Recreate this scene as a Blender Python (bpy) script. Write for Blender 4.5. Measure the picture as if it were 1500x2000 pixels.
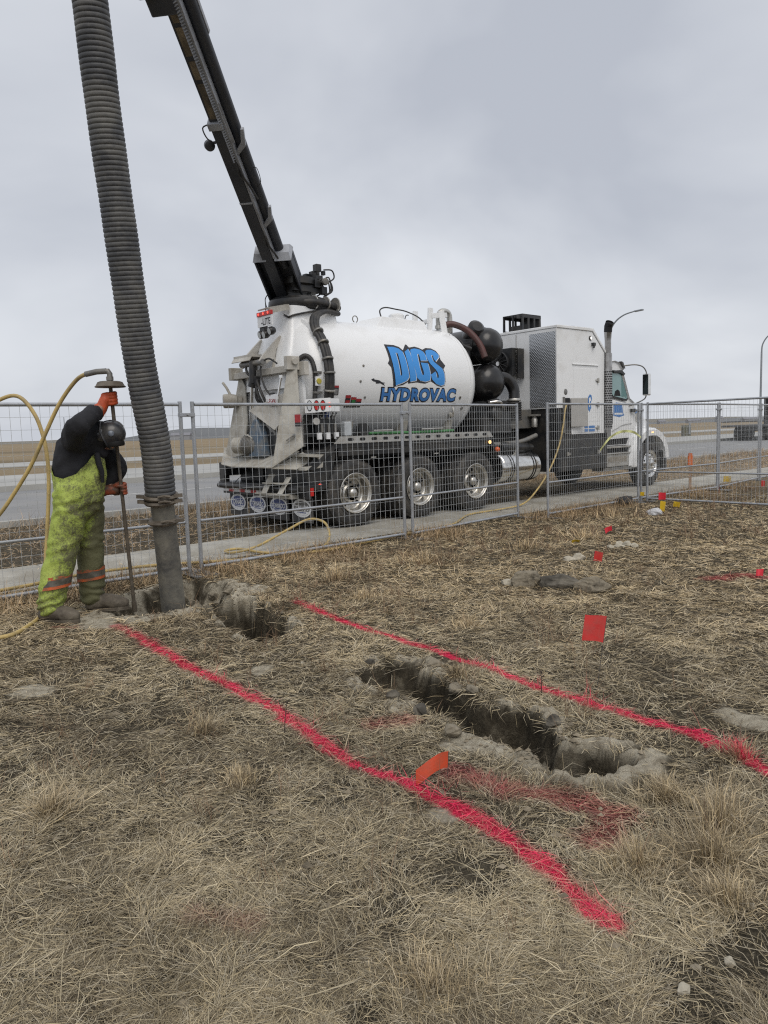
import bpy, bmesh, math, random
import numpy as np
from mathutils import Vector, Matrix
from mathutils.geometry import tessellate_polygon

for o in list(bpy.data.objects):
    bpy.data.objects.remove(o)
random.seed(7)
RNG = np.random.default_rng(11)
R = math.radians
SC = bpy.context.scene
COL = SC.collection

# ------------------------------------------------------------------ camera
CAM_H = 1.46
cam_data = bpy.data.cameras.new('camera')
cam_data.sensor_fit = 'HORIZONTAL'
cam_data.sensor_width = 36.0
cam_data.lens = 36.0 * 1450 / 1500
cam_data.clip_start = 0.05
cam_data.clip_end = 9000
cam = bpy.data.objects.new('camera', cam_data)
COL.objects.link(cam)
_p, _r = math.atan(157 / 1450), math.atan(48 / 1500)
_f = Vector((0, math.cos(_p), -math.sin(_p)))
_u0 = Vector((0, math.sin(_p), math.cos(_p)))
_x0 = Vector((1, 0, 0))
_x = _x0 * math.cos(_r) - _u0 * math.sin(_r)
_u = _x0 * math.sin(_r) + _u0 * math.cos(_r)
cam.matrix_world = Matrix(((_x.x, _u.x, -_f.x, 0), (_x.y, _u.y, -_f.y, 0), (_x.z, _u.z, -_f.z, CAM_H), (0, 0, 0, 1)))
SC.camera = cam

# ------------------------------------------------------------------ sky and sun (overcast)
SUN_EL, SUN_AZ = R(52), R(165)          # azimuth measured clockwise from +Y
world = bpy.data.worlds.new('World')
SC.world = world
world.use_nodes = True
nt = world.node_tree
nt.nodes.clear()
def wn(t, **k):
    n = nt.nodes.new(t)
    for a, b in k.items():
        setattr(n, a, b)
    return n
w_out = wn('ShaderNodeOutputWorld')
w_sky = wn('ShaderNodeTexSky', sky_type='NISHITA', sun_disc=False, sun_elevation=SUN_EL, sun_rotation=SUN_AZ, dust_density=3.0)
w_bg1 = wn('ShaderNodeBackground'); w_bg1.inputs['Strength'].default_value = 0.10
nt.links.new(w_sky.outputs[0], w_bg1.inputs['Color'])
w_tc = wn('ShaderNodeTexCoord')
w_sep = wn('ShaderNodeSeparateXYZ')
nt.links.new(w_tc.outputs['Generated'], w_sep.inputs[0])
# cloud deck: project the view direction on a plane overhead so the clouds flatten towards the horizon
w_add = wn('ShaderNodeMath', operation='MAXIMUM'); w_add.inputs[1].default_value = 0.0
nt.links.new(w_sep.outputs['Z'], w_add.inputs[0])
w_add2 = wn('ShaderNodeMath', operation='ADD'); w_add2.inputs[1].default_value = 0.45
nt.links.new(w_add.outputs[0], w_add2.inputs[0])
w_dx = wn('ShaderNodeMath', operation='DIVIDE'); w_dy = wn('ShaderNodeMath', operation='DIVIDE')
nt.links.new(w_sep.outputs['X'], w_dx.inputs[0]); nt.links.new(w_add2.outputs[0], w_dx.inputs[1])
nt.links.new(w_sep.outputs['Y'], w_dy.inputs[0]); nt.links.new(w_add2.outputs[0], w_dy.inputs[1])
w_cmb = wn('ShaderNodeCombineXYZ')
nt.links.new(w_dx.outputs[0], w_cmb.inputs['X']); nt.links.new(w_dy.outputs[0], w_cmb.inputs['Y'])
w_noise = wn('ShaderNodeTexNoise'); w_noise.inputs['Scale'].default_value = 1.15
w_noise.inputs['Detail'].default_value = 5.0; w_noise.inputs['Roughness'].default_value = 0.5
w_noise.inputs['Distortion'].default_value = 0.35
w_map = wn('ShaderNodeMapping'); w_map.inputs['Location'].default_value = (31.4, 17.8, 6.4); w_map.inputs['Scale'].default_value = (-1.0, 1.0, 1.0)
nt.links.new(w_cmb.outputs[0], w_map.inputs[0]); nt.links.new(w_map.outputs[0], w_noise.inputs['Vector'])
w_ramp = wn('ShaderNodeValToRGB')
w_ramp.color_ramp.elements[0].position = 0.34; w_ramp.color_ramp.elements[0].color = (0.515, 0.545, 0.610, 1)
w_ramp.color_ramp.elements[1].position = 0.68; w_ramp.color_ramp.elements[1].color = (0.85, 0.875, 0.915, 1)
nt.links.new(w_noise.outputs[0], w_ramp.inputs[0])
w_bg2 = wn('ShaderNodeBackground'); w_bg2.inputs['Strength'].default_value = 1.0
nt.links.new(w_ramp.outputs[0], w_bg2.inputs['Color'])
w_mix = wn('ShaderNodeMixShader'); w_mix.inputs[0].default_value = 0.93
nt.links.new(w_bg1.outputs[0], w_mix.inputs[1]); nt.links.new(w_bg2.outputs[0], w_mix.inputs[2])
nt.links.new(w_mix.outputs[0], w_out.inputs['Surface'])

sun_d = bpy.data.lights.new('sun', 'SUN')
sun_d.energy = 1.5
sun_d.angle = R(40)
sun_d.color = (1.0, 0.935, 0.85)
sun = bpy.data.objects.new('sun', sun_d)
COL.objects.link(sun)
_sd = Vector((math.sin(SUN_AZ) * math.cos(SUN_EL), math.cos(SUN_AZ) * math.cos(SUN_EL), math.sin(SUN_EL)))
sun.rotation_euler = _sd.to_track_quat('Z', 'Y').to_euler()
sun.location = (0, 0, 30)

SC.view_settings.view_transform = 'Standard'
SC.view_settings.look = 'None'
SC.view_settings.exposure = 0.0
SC.view_settings.gamma = 1.0
SC.view_settings.use_curve_mapping = False
SC.render.engine = 'CYCLES'
SC.cycles.use_denoising = False
SC.cycles.use_adaptive_sampling = False
SC.cycles.filter_width = 1.2
SC.cycles.max_bounces = 4
SC.cycles.diffuse_bounces = 2
SC.cycles.glossy_bounces = 3
SC.cycles.transmission_bounces = 4
SC.cycles.caustics_reflective = False
SC.cycles.caustics_refractive = False

# ------------------------------------------------------------------ site axes: U along truck, fence and road, V away from the camera
ANG = R(41)
UX, UY = math.cos(ANG), math.sin(ANG)
OX, OY = -0.419, 11.399
def site(u, v, w=0.0):
    return Vector((OX + UX * u - UY * v, OY + UY * u + UX * v, w))
def to_uv(x, y):
    dx, dy = x - OX, y - OY
    return dx * UX + dy * UY, -dx * UY + dy * UX

# ------------------------------------------------------------------ materials
MATS = {}
def mat(name, color, rough=0.6, metal=0.0, var=0.0, scale=8.0, dirt=None, dirt_amt=0.0, dirt_scale=3.0, bump=0.0, bump_scale=40.0,
        coat=0.0, attr=None, trans=0.0, emit=None, emit_s=0.0, spec=0.5, dirt_thr=0.5):
    if name in MATS:
        return MATS[name]
    m = bpy.data.materials.new(name)
    m.use_nodes = True
    t = m.node_tree
    b = t.nodes['Principled BSDF']
    b.inputs['Roughness'].default_value = rough
    b.inputs['Metallic'].default_value = metal
    b.inputs['Coat Weight'].default_value = coat
    b.inputs['Specular IOR Level'].default_value = spec
    if trans:
        b.inputs['Transmission Weight'].default_value = trans
    if emit:
        b.inputs['Emission Color'].default_value = (*emit, 1)
        b.inputs['Emission Strength'].default_value = emit_s
    tc = t.nodes.new('ShaderNodeTexCoord')
    src = None
    if attr:
        a = t.nodes.new('ShaderNodeAttribute'); a.attribute_name = attr
        src = a.outputs['Color']
    if var > 0:
        n = t.nodes.new('ShaderNodeTexNoise'); n.inputs['Scale'].default_value = scale; n.inputs['Detail'].default_value = 6
        t.links.new(tc.outputs['Object'], n.inputs['Vector'])
        r = t.nodes.new('ShaderNodeValToRGB')
        r.color_ramp.elements[0].position = 0.32; r.color_ramp.elements[1].position = 0.68
        c0 = tuple(max(0, c * (1 - var)) for c in color); c1 = tuple(min(1, c * (1 + var)) for c in color)
        r.color_ramp.elements[0].color = (*c0, 1); r.color_ramp.elements[1].color = (*c1, 1)
        t.links.new(n.outputs[0], r.inputs[0])
        src = r.outputs[0]
    if dirt is not None:
        n2 = t.nodes.new('ShaderNodeTexNoise'); n2.inputs['Scale'].default_value = dirt_scale; n2.inputs['Detail'].default_value = 9
        n2.inputs['Roughness'].default_value = 0.68
        t.links.new(tc.outputs['Object'], n2.inputs['Vector'])
        r2 = t.nodes.new('ShaderNodeValToRGB')
        r2.color_ramp.elements[0].position = dirt_thr - 0.07; r2.color_ramp.elements[1].position = dirt_thr + 0.14
        r2.color_ramp.elements[0].color = (0, 0, 0, 1); r2.color_ramp.elements[1].color = (dirt_amt, dirt_amt, dirt_amt, 1)
        t.links.new(n2.outputs[0], r2.inputs[0])
        mx = t.nodes.new('ShaderNodeMix'); mx.data_type = 'RGBA'
        t.links.new(r2.outputs[0], mx.inputs[0])
        if src is not None:
            t.links.new(src, mx.inputs[6])
        else:
            mx.inputs[6].default_value = (*color, 1)
        mx.inputs[7].default_value = (*dirt, 1)
        src = mx.outputs[2]
    if src is not None:
        t.links.new(src, b.inputs['Base Color'])
    else:
        b.inputs['Base Color'].default_value = (*color, 1)
    if bump > 0:
        n3 = t.nodes.new('ShaderNodeTexNoise'); n3.inputs['Scale'].default_value = bump_scale; n3.inputs['Detail'].default_value = 5
        t.links.new(tc.outputs['Object'], n3.inputs['Vector'])
        bp_ = t.nodes.new('ShaderNodeBump'); bp_.inputs['Strength'].default_value = bump; bp_.inputs['Distance'].default_value = 0.02
        t.links.new(n3.outputs[0], bp_.inputs['Height'])
        t.links.new(bp_.outputs[0], b.inputs['Normal'])
    MATS[name] = m
    return m

DUST = (0.23, 0.20, 0.155)
MUD = (0.26, 0.245, 0.205)
M_white = mat('white_paint', (0.80, 0.81, 0.815), 0.32, var=0.02, scale=1.2, coat=0.3, dirt=(0.50, 0.47, 0.42), dirt_amt=0.45, dirt_scale=1.6, dirt_thr=0.58)
M_tank = mat('tank_white_paint', (0.79, 0.80, 0.805), 0.36, var=0.02, scale=1.0, coat=0.25, dirt=(0.56, 0.54, 0.50), dirt_amt=0.35, dirt_scale=2.2, dirt_thr=0.58)
M_grime = mat('dusty_beige_paint', (0.43, 0.415, 0.37), 0.6, var=0.08, scale=5, dirt=DUST, dirt_amt=0.7, dirt_scale=4)
M_grime2 = mat('dusty_white_paint', (0.52, 0.50, 0.455), 0.55, var=0.06, scale=5, dirt=(0.30, 0.27, 0.22), dirt_amt=0.6, dirt_scale=4)
M_alu = mat('aluminium', (0.56, 0.55, 0.52), 0.42, metal=0.75, var=0.10, scale=9, dirt=(0.32, 0.29, 0.24), dirt_amt=0.6, dirt_scale=5)
M_chrome = mat('chrome', (0.75, 0.74, 0.72), 0.16, metal=1.0, var=0.05, scale=4, dirt=(0.36, 0.33, 0.28), dirt_amt=0.35, dirt_scale=6)
M_stack = mat('stack_chrome', (0.42, 0.41, 0.40), 0.22, metal=1.0, var=0.08, scale=4, dirt=(0.16, 0.14, 0.12), dirt_amt=0.5, dirt_scale=5)
M_dchrome = mat('dull_wheel_alloy', (0.60, 0.585, 0.55), 0.33, metal=0.8, var=0.12, scale=14, dirt=(0.33, 0.295, 0.23), dirt_amt=0.75, dirt_scale=9)
M_black = mat('black_paint', (0.016, 0.017, 0.019), 0.38, var=0.25, scale=4, dirt=(0.075, 0.067, 0.055), dirt_amt=0.55, dirt_scale=3)
M_blackg = mat('gloss_black_canister', (0.013, 0.013, 0.0145), 0.27, var=0.2, scale=3, coat=0.0, dirt=(0.05, 0.045, 0.038), dirt_amt=0.4)
M_boom = mat('boom_dark_paint', (0.033, 0.037, 0.047), 0.5, var=0.25, scale=3, dirt=(0.06, 0.060, 0.062), dirt_amt=0.5, dirt_scale=4)
M_boomg = mat('boom_grey_steel', (0.40, 0.42, 0.46), 0.5, var=0.15, scale=6, dirt=(0.09, 0.08, 0.07), dirt_amt=0.6)
M_boomt = mat('boom_worn_tan_steel', (0.21, 0.165, 0.105), 0.6, var=0.35, scale=3, dirt=(0.025, 0.023, 0.02), dirt_amt=0.8, dirt_scale=5)
M_rubber = mat('tyre_rubber', (0.028, 0.028, 0.029), 0.75, var=0.2, scale=10, dirt=(0.105, 0.092, 0.073), dirt_amt=0.55, dirt_scale=6, bump=0.3, bump_scale=60)
M_hose = mat('black_rubber_hose', (0.022, 0.022, 0.023), 0.55, var=0.3, scale=20, dirt=(0.09, 0.08, 0.065), dirt_amt=0.4, dirt_scale=8)
M_dark = mat('dark_recess', (0.009, 0.009, 0.010), 0.7, var=0.2)
M_steel = mat('grey_steel', (0.20, 0.20, 0.195), 0.5, metal=0.4, var=0.15, scale=12, dirt=DUST, dirt_amt=0.6, dirt_scale=6)
M_galv = mat('galvanised_tube', (0.43, 0.45, 0.48), 0.42, metal=0.55, var=0.12, scale=18, dirt=(0.24, 0.23, 0.21), dirt_amt=0.45, dirt_scale=9)
M_wire = mat('galvanised_wire', (0.52, 0.54, 0.55), 0.5, metal=0.3, var=0.1, scale=30)
M_red = mat('red_plastic', (0.50, 0.018, 0.015), 0.3, var=0.1)
M_redlit = mat('lit_red_lamp', (0.6, 0.03, 0.02), 0.3, emit=(1.0, 0.12, 0.08), emit_s=1.2)
M_ambl = mat('lit_amber_lamp', (0.8, 0.4, 0.1), 0.3, emit=(1.0, 0.62, 0.25), emit_s=1.6)
M_orng = mat('orange_marker', (0.62, 0.11, 0.02), 0.35, var=0.1)
M_lamp = mat('clear_lamp', (0.55, 0.58, 0.6), 0.15, var=0.05)
M_blue = mat('logo_blue', (0.045, 0.27, 0.68), 0.4, var=0.04, scale=3)
M_blue2 = mat('lettering_blue', (0.055, 0.19, 0.48), 0.4, var=0.04, scale=3)
M_wprint = mat('white_print', (0.78, 0.79, 0.80), 0.4, var=0.02)
M_kprint = mat('black_print', (0.018, 0.017, 0.021), 0.4, var=0.1)
M_gblue = mat('gearbox_blue', (0.09, 0.135, 0.19), 0.5, var=0.3, scale=9, dirt=DUST, dirt_amt=0.7, dirt_scale=5)
M_glass = mat('cab_glass', (0.17, 0.30, 0.30), 0.06, var=0.05, coat=0.4, spec=0.8)
M_navy = mat('badge_navy', (0.07, 0.10, 0.27), 0.45, var=0.1)
M_green = mat('green_hose_rubber', (0.05, 0.19, 0.06), 0.5, var=0.15)
M_yhose = mat('yellow_hose_rubber', (0.52, 0.38, 0.14), 0.5, var=0.12, scale=12, dirt=(0.22, 0.18, 0.11), dirt_amt=0.6, dirt_scale=7)
M_rust = mat('muddy_steel_rod', (0.13, 0.11, 0.085), 0.6, var=0.3, scale=16, dirt=(0.07, 0.055, 0.04), dirt_amt=0.7, dirt_scale=14)
M_diam = None

def diamond_plate():
    m = bpy.data.materials.new('diamond_plate'); m.use_nodes = True
    t = m.node_tree; b = t.nodes['Principled BSDF']
    b.inputs['Base Color'].default_value = (0.50, 0.51, 0.52, 1); b.inputs['Metallic'].default_value = 0.9; b.inputs['Roughness'].default_value = 0.3
    tc = t.nodes.new('ShaderNodeTexCoord'); sp = t.nodes.new('ShaderNodeSeparateXYZ')
    t.links.new(tc.outputs['Object'], sp.inputs[0])
    def mth(op, a, bb=None):
        n = t.nodes.new('ShaderNodeMath'); n.operation = op
        if isinstance(a, (int, float)): n.inputs[0].default_value = a
        else: t.links.new(a, n.inputs[0])
        if bb is not None:
            if isinstance(bb, (int, float)): n.inputs[1].default_value = bb
            else: t.links.new(bb, n.inputs[1])
        return n.outputs[0]
    a = mth('SINE', mth('MULTIPLY', mth('ADD', sp.outputs['Y'], sp.outputs['Z']), 58.0)); c = mth('SINE', mth('MULTIPLY', mth('SUBTRACT', sp.outputs['Y'], sp.outputs['Z']), 58.0))
    pr = mth('MULTIPLY', a, c)
    h = mth('MAXIMUM', mth('SUBTRACT', mth('ABSOLUTE', pr), 0.35), 0.0)
    bu = t.nodes.new('ShaderNodeBump'); bu.inputs['Strength'].default_value = 0.9; bu.inputs['Distance'].default_value = 0.008
    t.links.new(h, bu.inputs['Height']); t.links.new(bu.outputs[0], b.inputs['Normal'])
    MATS['diamond_plate'] = m
    return m
M_diam = diamond_plate()

# ------------------------------------------------------------------ mesh helpers
def tag(o, label=None, cat=None, group=None, kind=None):
    if label: o['label'] = label
    if cat: o['category'] = cat
    if group: o['group'] = group
    if kind: o['kind'] = kind
    return o

def empty(name, loc=(0, 0, 0), rz=0.0, parent=None):
    o = bpy.data.objects.new(name, None)
    o.empty_display_size = 0.2
    COL.objects.link(o)
    o.location = loc; o.rotation_euler = (0, 0, rz); o.parent = parent
    return o

class MB:
    def __init__(s):
        s.v = []; s.f = []
    def add(s, vs, fs):
        k = len(s.v)
        s.v += [tuple(p) for p in vs]
        s.f += [tuple(i + k for i in f) for f in fs]
        return s
    def box(s, lo, hi):
        x0, y0, z0 = lo; x1, y1, z1 = hi
        return s.add([(x0, y0, z0), (x1, y0, z0), (x1, y1, z0), (x0, y1, z0), (x0, y0, z1), (x1, y0, z1), (x1, y1, z1), (x0, y1, z1)],
                     [(0, 3, 2, 1), (4, 5, 6, 7), (0, 1, 5, 4), (1, 2, 6, 5), (2, 3, 7, 6), (3, 0, 4, 7)])
    def hexa(s, b, t):
        return s.add(list(b) + list(t), [(0, 3, 2, 1), (4, 5, 6, 7), (0, 1, 5, 4), (1, 2, 6, 5), (2, 3, 7, 6), (3, 0, 4, 7)])
    def beam(s, p0, p1, w, h, up=(0, 0, 1)):
        p0, p1 = Vector(p0), Vector(p1); a = (p1 - p0).normalized(); up = Vector(up)
        x = a.cross(up)
        if x.length < 1e-4: x = a.cross(Vector((1, 0, 0)))
        x.normalize(); y = x.cross(a).normalized()
        q = [(-x * w - y * h) / 2, (x * w - y * h) / 2, (x * w + y * h) / 2, (-x * w + y * h) / 2]
        return s.hexa([p0 + d for d in q], [p1 + d for d in q])
    def prism(s, poly, axis, lo, hi):
        """poly in the two other axes (cyclic order x,y,z without axis), extruded from lo to hi along axis"""
        n = len(poly)
        def P(a, b, c):
            return {'x': (c, a, b), 'y': (a, c, b), 'z': (a, b, c)}[axis]
        vs = [P(a, b, lo) for a, b in poly] + [P(a, b, hi) for a, b in poly]
        fs = [(i, (i + 1) % n, (i + 1) % n + n, i + n) for i in range(n)]
        tri = tessellate_polygon([[Vector((a, b, 0)) for a, b in poly]])
        for t in tri:
            fs.append(tuple(t)); fs.append(tuple(i + n for i in t[::-1]))
        return s.add(vs, fs)
    def plate(s, pts, th):
        """planar 3D polygon given thickness th along its normal"""
        pts = [Vector(p) for p in pts]
        nrm = Vector((0, 0, 0))
        for i in range(len(pts)):
            nrm += pts[i].cross(pts[(i + 1) % len(pts)])
        nrm.normalize()
        n = len(pts)
        tri = tessellate_polygon([pts])
        fs = [(i, (i + 1) % n, (i + 1) % n + n, i + n) for i in range(n)]
        for t in tri:
            fs.append(tuple(t)); fs.append(tuple(i + n for i in t[::-1]))
        return s.add([p - nrm * th / 2 for p in pts] + [p + nrm * th / 2 for p in pts], fs)
    def tube(s, path, r, n=10, caps=True, smooth=0, sx=1.0):
        path = [Vector(p) for p in path]
        rs = list(r) if hasattr(r, '__len__') else [r] * len(path)
        if smooth:
            path, rs = catmull(path, rs, smooth)
        m = len(path)
        tang = [(path[min(i + 1, m - 1)] - path[max(i - 1, 0)]).normalized() for i in range(m)]
        a = Vector((0, 0, 1)) if abs(tang[0].z) < 0.9 else Vector((1, 0, 0))
        x = tang[0].cross(a).normalized()
        vs = []
        for i in range(m):
            x = (x - tang[i] * x.dot(tang[i]))
            x.normalize()
            y = tang[i].cross(x)
            for k in range(n):
                an = 2 * math.pi * k / n
                vs.append(path[i] + (x * math.cos(an) * sx + y * math.sin(an)) * rs[i])
        fs = []
        for i in range(m - 1):
            for k in range(n):
                k2 = (k + 1) % n
                fs.append((i * n + k, i * n + k2, (i + 1) * n + k2, (i + 1) * n + k))
        if caps:
            fs.append(tuple(range(n))[::-1]); fs.append(tuple((m - 1) * n + k for k in range(n)))
        return s.add(vs, fs)
    def lathe(s, prof, org, axis, n=32, closed=False, caps=True):
        """prof: list of (radius, distance along axis)"""
        ax = Vector(axis).normalized(); org = Vector(org)
        a = Vector((0, 0, 1)) if abs(ax.z) < 0.9 else Vector((1, 0, 0))
        x = ax.cross(a).normalized(); y = ax.cross(x)
        vs = []
        for r, d in prof:
            for k in range(n):
                an = 2 * math.pi * k / n
                vs.append(org + ax * d + (x * math.cos(an) + y * math.sin(an)) * r)
        m = len(prof); fs = []
        for i in range(m if closed else m - 1):
            j = (i + 1) % m
            for k in range(n):
                k2 = (k + 1) % n
                fs.append((i * n + k, j * n + k, j * n + k2, i * n + k2))
        if not closed and caps:
            if prof[0][0] > 1e-4: fs.append(tuple(range(n)))
            if prof[-1][0] > 1e-4: fs.append(tuple((m - 1) * n + k for k in range(n))[::-1])
        return s.add(vs, fs)
    def ball(s, c, r, n=14, sc=(1, 1, 1)):
        c = Vector(c); vs = [c + Vector((0, 0, -r * sc[2]))]; fs = []
        h = n // 2
        for i in range(1, h):
            ph = -math.pi / 2 + math.pi * i / h
            for k in range(n):
                th = 2 * math.pi * k / n
                vs.append(c + Vector((r * sc[0] * math.cos(ph) * math.cos(th), r * sc[1] * math.cos(ph) * math.sin(th), r * sc[2] * math.sin(ph))))
        vs.append(c + Vector((0, 0, r * sc[2])))
        for k in range(n):
            k2 = (k + 1) % n
            fs.append((0, 1 + k2, 1 + k))
            for i in range(h - 2):
                a = 1 + i * n
                fs.append((a + k, a + k2, a + n + k2, a + n + k))
            fs.append((1 + (h - 2) * n + k, 1 + (h - 2) * n + k2, len(vs) - 1))
        return s.add(vs, fs)
    def build(s, name, m, parent=None, smooth=None, bevel=0.0, recalc=True, kind=None):
        me = bpy.data.meshes.new(name)
        me.from_pydata([tuple(p) for p in s.v], [], s.f)
        if recalc:
            b = bmesh.new(); b.from_mesh(me)
            bmesh.ops.remove_doubles(b, verts=b.verts, dist=1e-5)
            bmesh.ops.recalc_face_normals(b, faces=b.faces)
            b.to_mesh(me); b.free()
        me.materials.append(m)
        if smooth is not None:
            me.shade_smooth()
            if smooth < 179:
                me.set_sharp_from_angle(angle=R(smooth))
        o = bpy.data.objects.new(name, me)
        COL.objects.link(o); o.parent = parent
        if bevel > 0:
            md = o.modifiers.new('bevel', 'BEVEL'); md.width = bevel; md.segments = 2; md.limit_method = 'ANGLE'; md.angle_limit = R(40)
        if kind: o['kind'] = kind
        return o

def catmull(path, rs, k):
    out, ro = [], []
    n = len(path)
    for i in range(n - 1):
        p0, p1, p2, p3 = path[max(i - 1, 0)], path[i], path[i + 1], path[min(i + 2, n - 1)]
        for j in range(k):
            t = j / k
            out.append(0.5 * ((2 * p1) + (p2 - p0) * t + (2 * p0 - 5 * p1 + 4 * p2 - p3) * t * t + (3 * p1 - p0 - 3 * p2 + p3) * t ** 3))
            ro.append(rs[i] + (rs[i + 1] - rs[i]) * t)
    out.append(path[-1]); ro.append(rs[-1])
    return out, ro

def copy_tree(o, parent=None):
    c = o.copy(); COL.objects.link(c); c.parent = parent
    for ch in [x for x in CH.get(o.name, [])]:
        copy_tree(ch, c)
    return c
CH = {}
def index_children():
    CH.clear()
    for o in bpy.data.objects:
        if o.parent: CH.setdefault(o.parent.name, []).append(o)

def text_geo(body, offset=0.0, spacing=1.0, res=4):
    cu = bpy.data.curves.new('txt', 'FONT'); cu.body = body; cu.offset = offset; cu.space_character = spacing; cu.resolution_u = res
    o = bpy.data.objects.new('txt', cu); COL.objects.link(o)
    dg = bpy.context.evaluated_depsgraph_get(); dg.update()
    me = bpy.data.meshes.new_from_object(o.evaluated_get(dg))
    vs = [tuple(v.co) for v in me.vertices]; fs = [tuple(p.vertices) for p in me.polygons]
    bpy.data.objects.remove(o); bpy.data.curves.remove(cu); bpy.data.meshes.remove(me)
    return vs, fs
def fit2d(vs, x0, x1, y0, y1, ref=None):
    ref = ref or vs
    ax, bx = min(v[0] for v in ref), max(v[0] for v in ref); ay, by = min(v[1] for v in ref), max(v[1] for v in ref)
    return [(x0 + (v[0] - ax) / (bx - ax) * (x1 - x0), y0 + (v[1] - ay) / (by - ay) * (y1 - y0)) for v in vs]
def poly_geo(loops):
    pts = [p for l in loops for p in l]
    tri = tessellate_polygon([[Vector((a, b, 0)) for a, b in l] for l in loops])
    return pts, [tuple(t) for t in tri]
TVC, TWC, TR_ = 1.22, 2.30, 1.0
def on_tank(vs2, fs, off, name, m, parent, step=0.05):
    """lay a flat (u, arc) print on the curved tank side"""
    b = bmesh.new()
    bv = [b.verts.new((p[0], p[1], 0)) for p in vs2]
    for f in fs:
        try: b.faces.new([bv[i] for i in f])
        except ValueError: pass
    y0, y1 = min(p[1] for p in vs2), max(p[1] for p in vs2)
    y = y0 + step
    while y < y1:
        bmesh.ops.bisect_plane(b, geom=b.verts[:] + b.edges[:] + b.faces[:], plane_co=(0, y, 0), plane_no=(0, 1, 0), dist=1e-5)
        y += step
    for v in b.verts:
        u, s_ = v.co.x, v.co.y
        a = s_ / TR_
        v.co = (u, TVC - (TR_ + off) * math.cos(a), TWC + (TR_ + off) * math.sin(a))
    me = bpy.data.meshes.new(name); b.to_mesh(me); b.free()
    me.materials.append(m)
    o = bpy.data.objects.new(name, me); COL.objects.link(o); o.parent = parent
    return o

# ------------------------------------------------------------------ noise
_LAT = RNG.random((64, 256, 256))
def vnoise(x, y, scale, seed=0):
    x = np.asarray(x, float) / scale + 37.3 * seed; y = np.asarray(y, float) / scale + 17.7 * seed
    xi = np.floor(x).astype(int); yi = np.floor(y).astype(int)
    fx = x - xi; fy = y - yi
    fx = fx * fx * (3 - 2 * fx); fy = fy * fy * (3 - 2 * fy)
    L = _LAT[seed % 64]
    a = L[xi % 256, yi % 256]; b = L[(xi + 1) % 256, yi % 256]; c = L[xi % 256, (yi + 1) % 256]; d = L[(xi + 1) % 256, (yi + 1) % 256]
    return (a * (1 - fx) + b * fx) * (1 - fy) + (c * (1 - fx) + d * fx) * fy
def fbm(x, y, scale, seed=0, oct=4, rough=0.5):
    t = 0; amp = 1; tot = 0
    for i in range(oct):
        t = t + amp * vnoise(x, y, scale / 2 ** i, seed + i); tot += amp; amp *= rough
    return t / tot
def sstep(a, b, x):
    t = np.clip((x - a) / (b - a), 0, 1)
    return t * t * (3 - 2 * t)
def seg_dist(x, y, pts):
    d = np.full(np.shape(x), 1e9)
    for (ax, ay), (bx, by) in zip(pts[:-1], pts[1:]):
        dx, dy = bx - ax, by - ay
        t = np.clip(((x - ax) * dx + (y - ay) * dy) / (dx * dx + dy * dy + 1e-12), 0, 1)
        d = np.minimum(d, np.hypot(x - ax - t * dx, y - ay - t * dy))
    return d
def poly_sd(x, y, pts):
    """signed distance, positive inside"""
    d = seg_dist(x, y, list(pts) + [pts[0]])
    ins = np.zeros(np.shape(x), bool)
    n = len(pts)
    for i in range(n):
        ax, ay = pts[i]; bx, by = pts[(i + 1) % n]
        c = ((ay > y) != (by > y)) & (x < (bx - ax) * (y - ay) / (by - ay + 1e-12) + ax)
        ins ^= c
    return np.where(ins, d, -d)

# ================================================================== THE GROUND
LINE_A = [(-2.157, 5.757), (-1.652, 5.098), (-1.152, 4.512), (-0.752, 4.035), (-0.509, 3.694), (-0.273, 3.316), (-0.149, 3.136), (0.070, 2.954), (0.205, 2.782), (0.342, 2.605), (0.479, 2.358), (0.556, 2.187), (0.631, 2.037)]
LINE_B = [(-0.778, 6.303), (-0.480, 5.852), (-0.029, 5.198), (0.308, 4.765), (0.596, 4.416), (0.829, 4.030), (1.003, 3.816), (1.144, 3.658), (1.320, 3.433), (1.458, 3.297), (1.564, 2.952), (1.657, 2.681)]
OVER = [([(0.249, 3.034), (0.327, 2.959), (0.479, 2.847), (0.630, 2.787), (0.758, 2.738), (0.837, 2.675), (0.785, 2.568), (0.697, 2.455)], 0.085, 0.62),
        ([(-0.621, 2.133), (-0.520, 2.104), (-0.436, 2.065)], 0.05, 0.2), ([(-0.086, 3.625), (0.096, 3.644)], 0.08, 0.45),
        ([(3.056, 6.855), (3.391, 6.950), (3.608, 6.716)], 0.11, 0.9), ([(-2.6, 5.70), (-2.45, 5.72)], 0.05, 0.4)]
TRENCH = [(-0.171, 4.366), (-0.030, 4.635), (0.225, 4.504), (0.320, 4.120), (0.545, 3.856), (0.719, 3.626), (0.80, 3.36), (0.76, 3.16), (0.626, 3.10), (0.553, 3.270), (0.338, 3.462), (0.307, 3.660), (0.182, 3.776), (0.078, 3.882), (-0.106, 4.117)]
HOLE2 = [(-1.543, 6.257), (-1.263, 6.529), (-1.006, 6.058), (-0.756, 5.585), (-0.800, 5.329), (-0.961, 5.280), (-1.221, 5.642)]
HOLE1 = [(-2.62, 6.378), (-2.526, 6.858), (-2.282, 7.164), (-2.052, 7.55), (-1.690, 7.40), (-1.310, 6.790), (-1.580, 6.318), (-1.822, 6.078), (-2.180, 6.125)]
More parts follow.
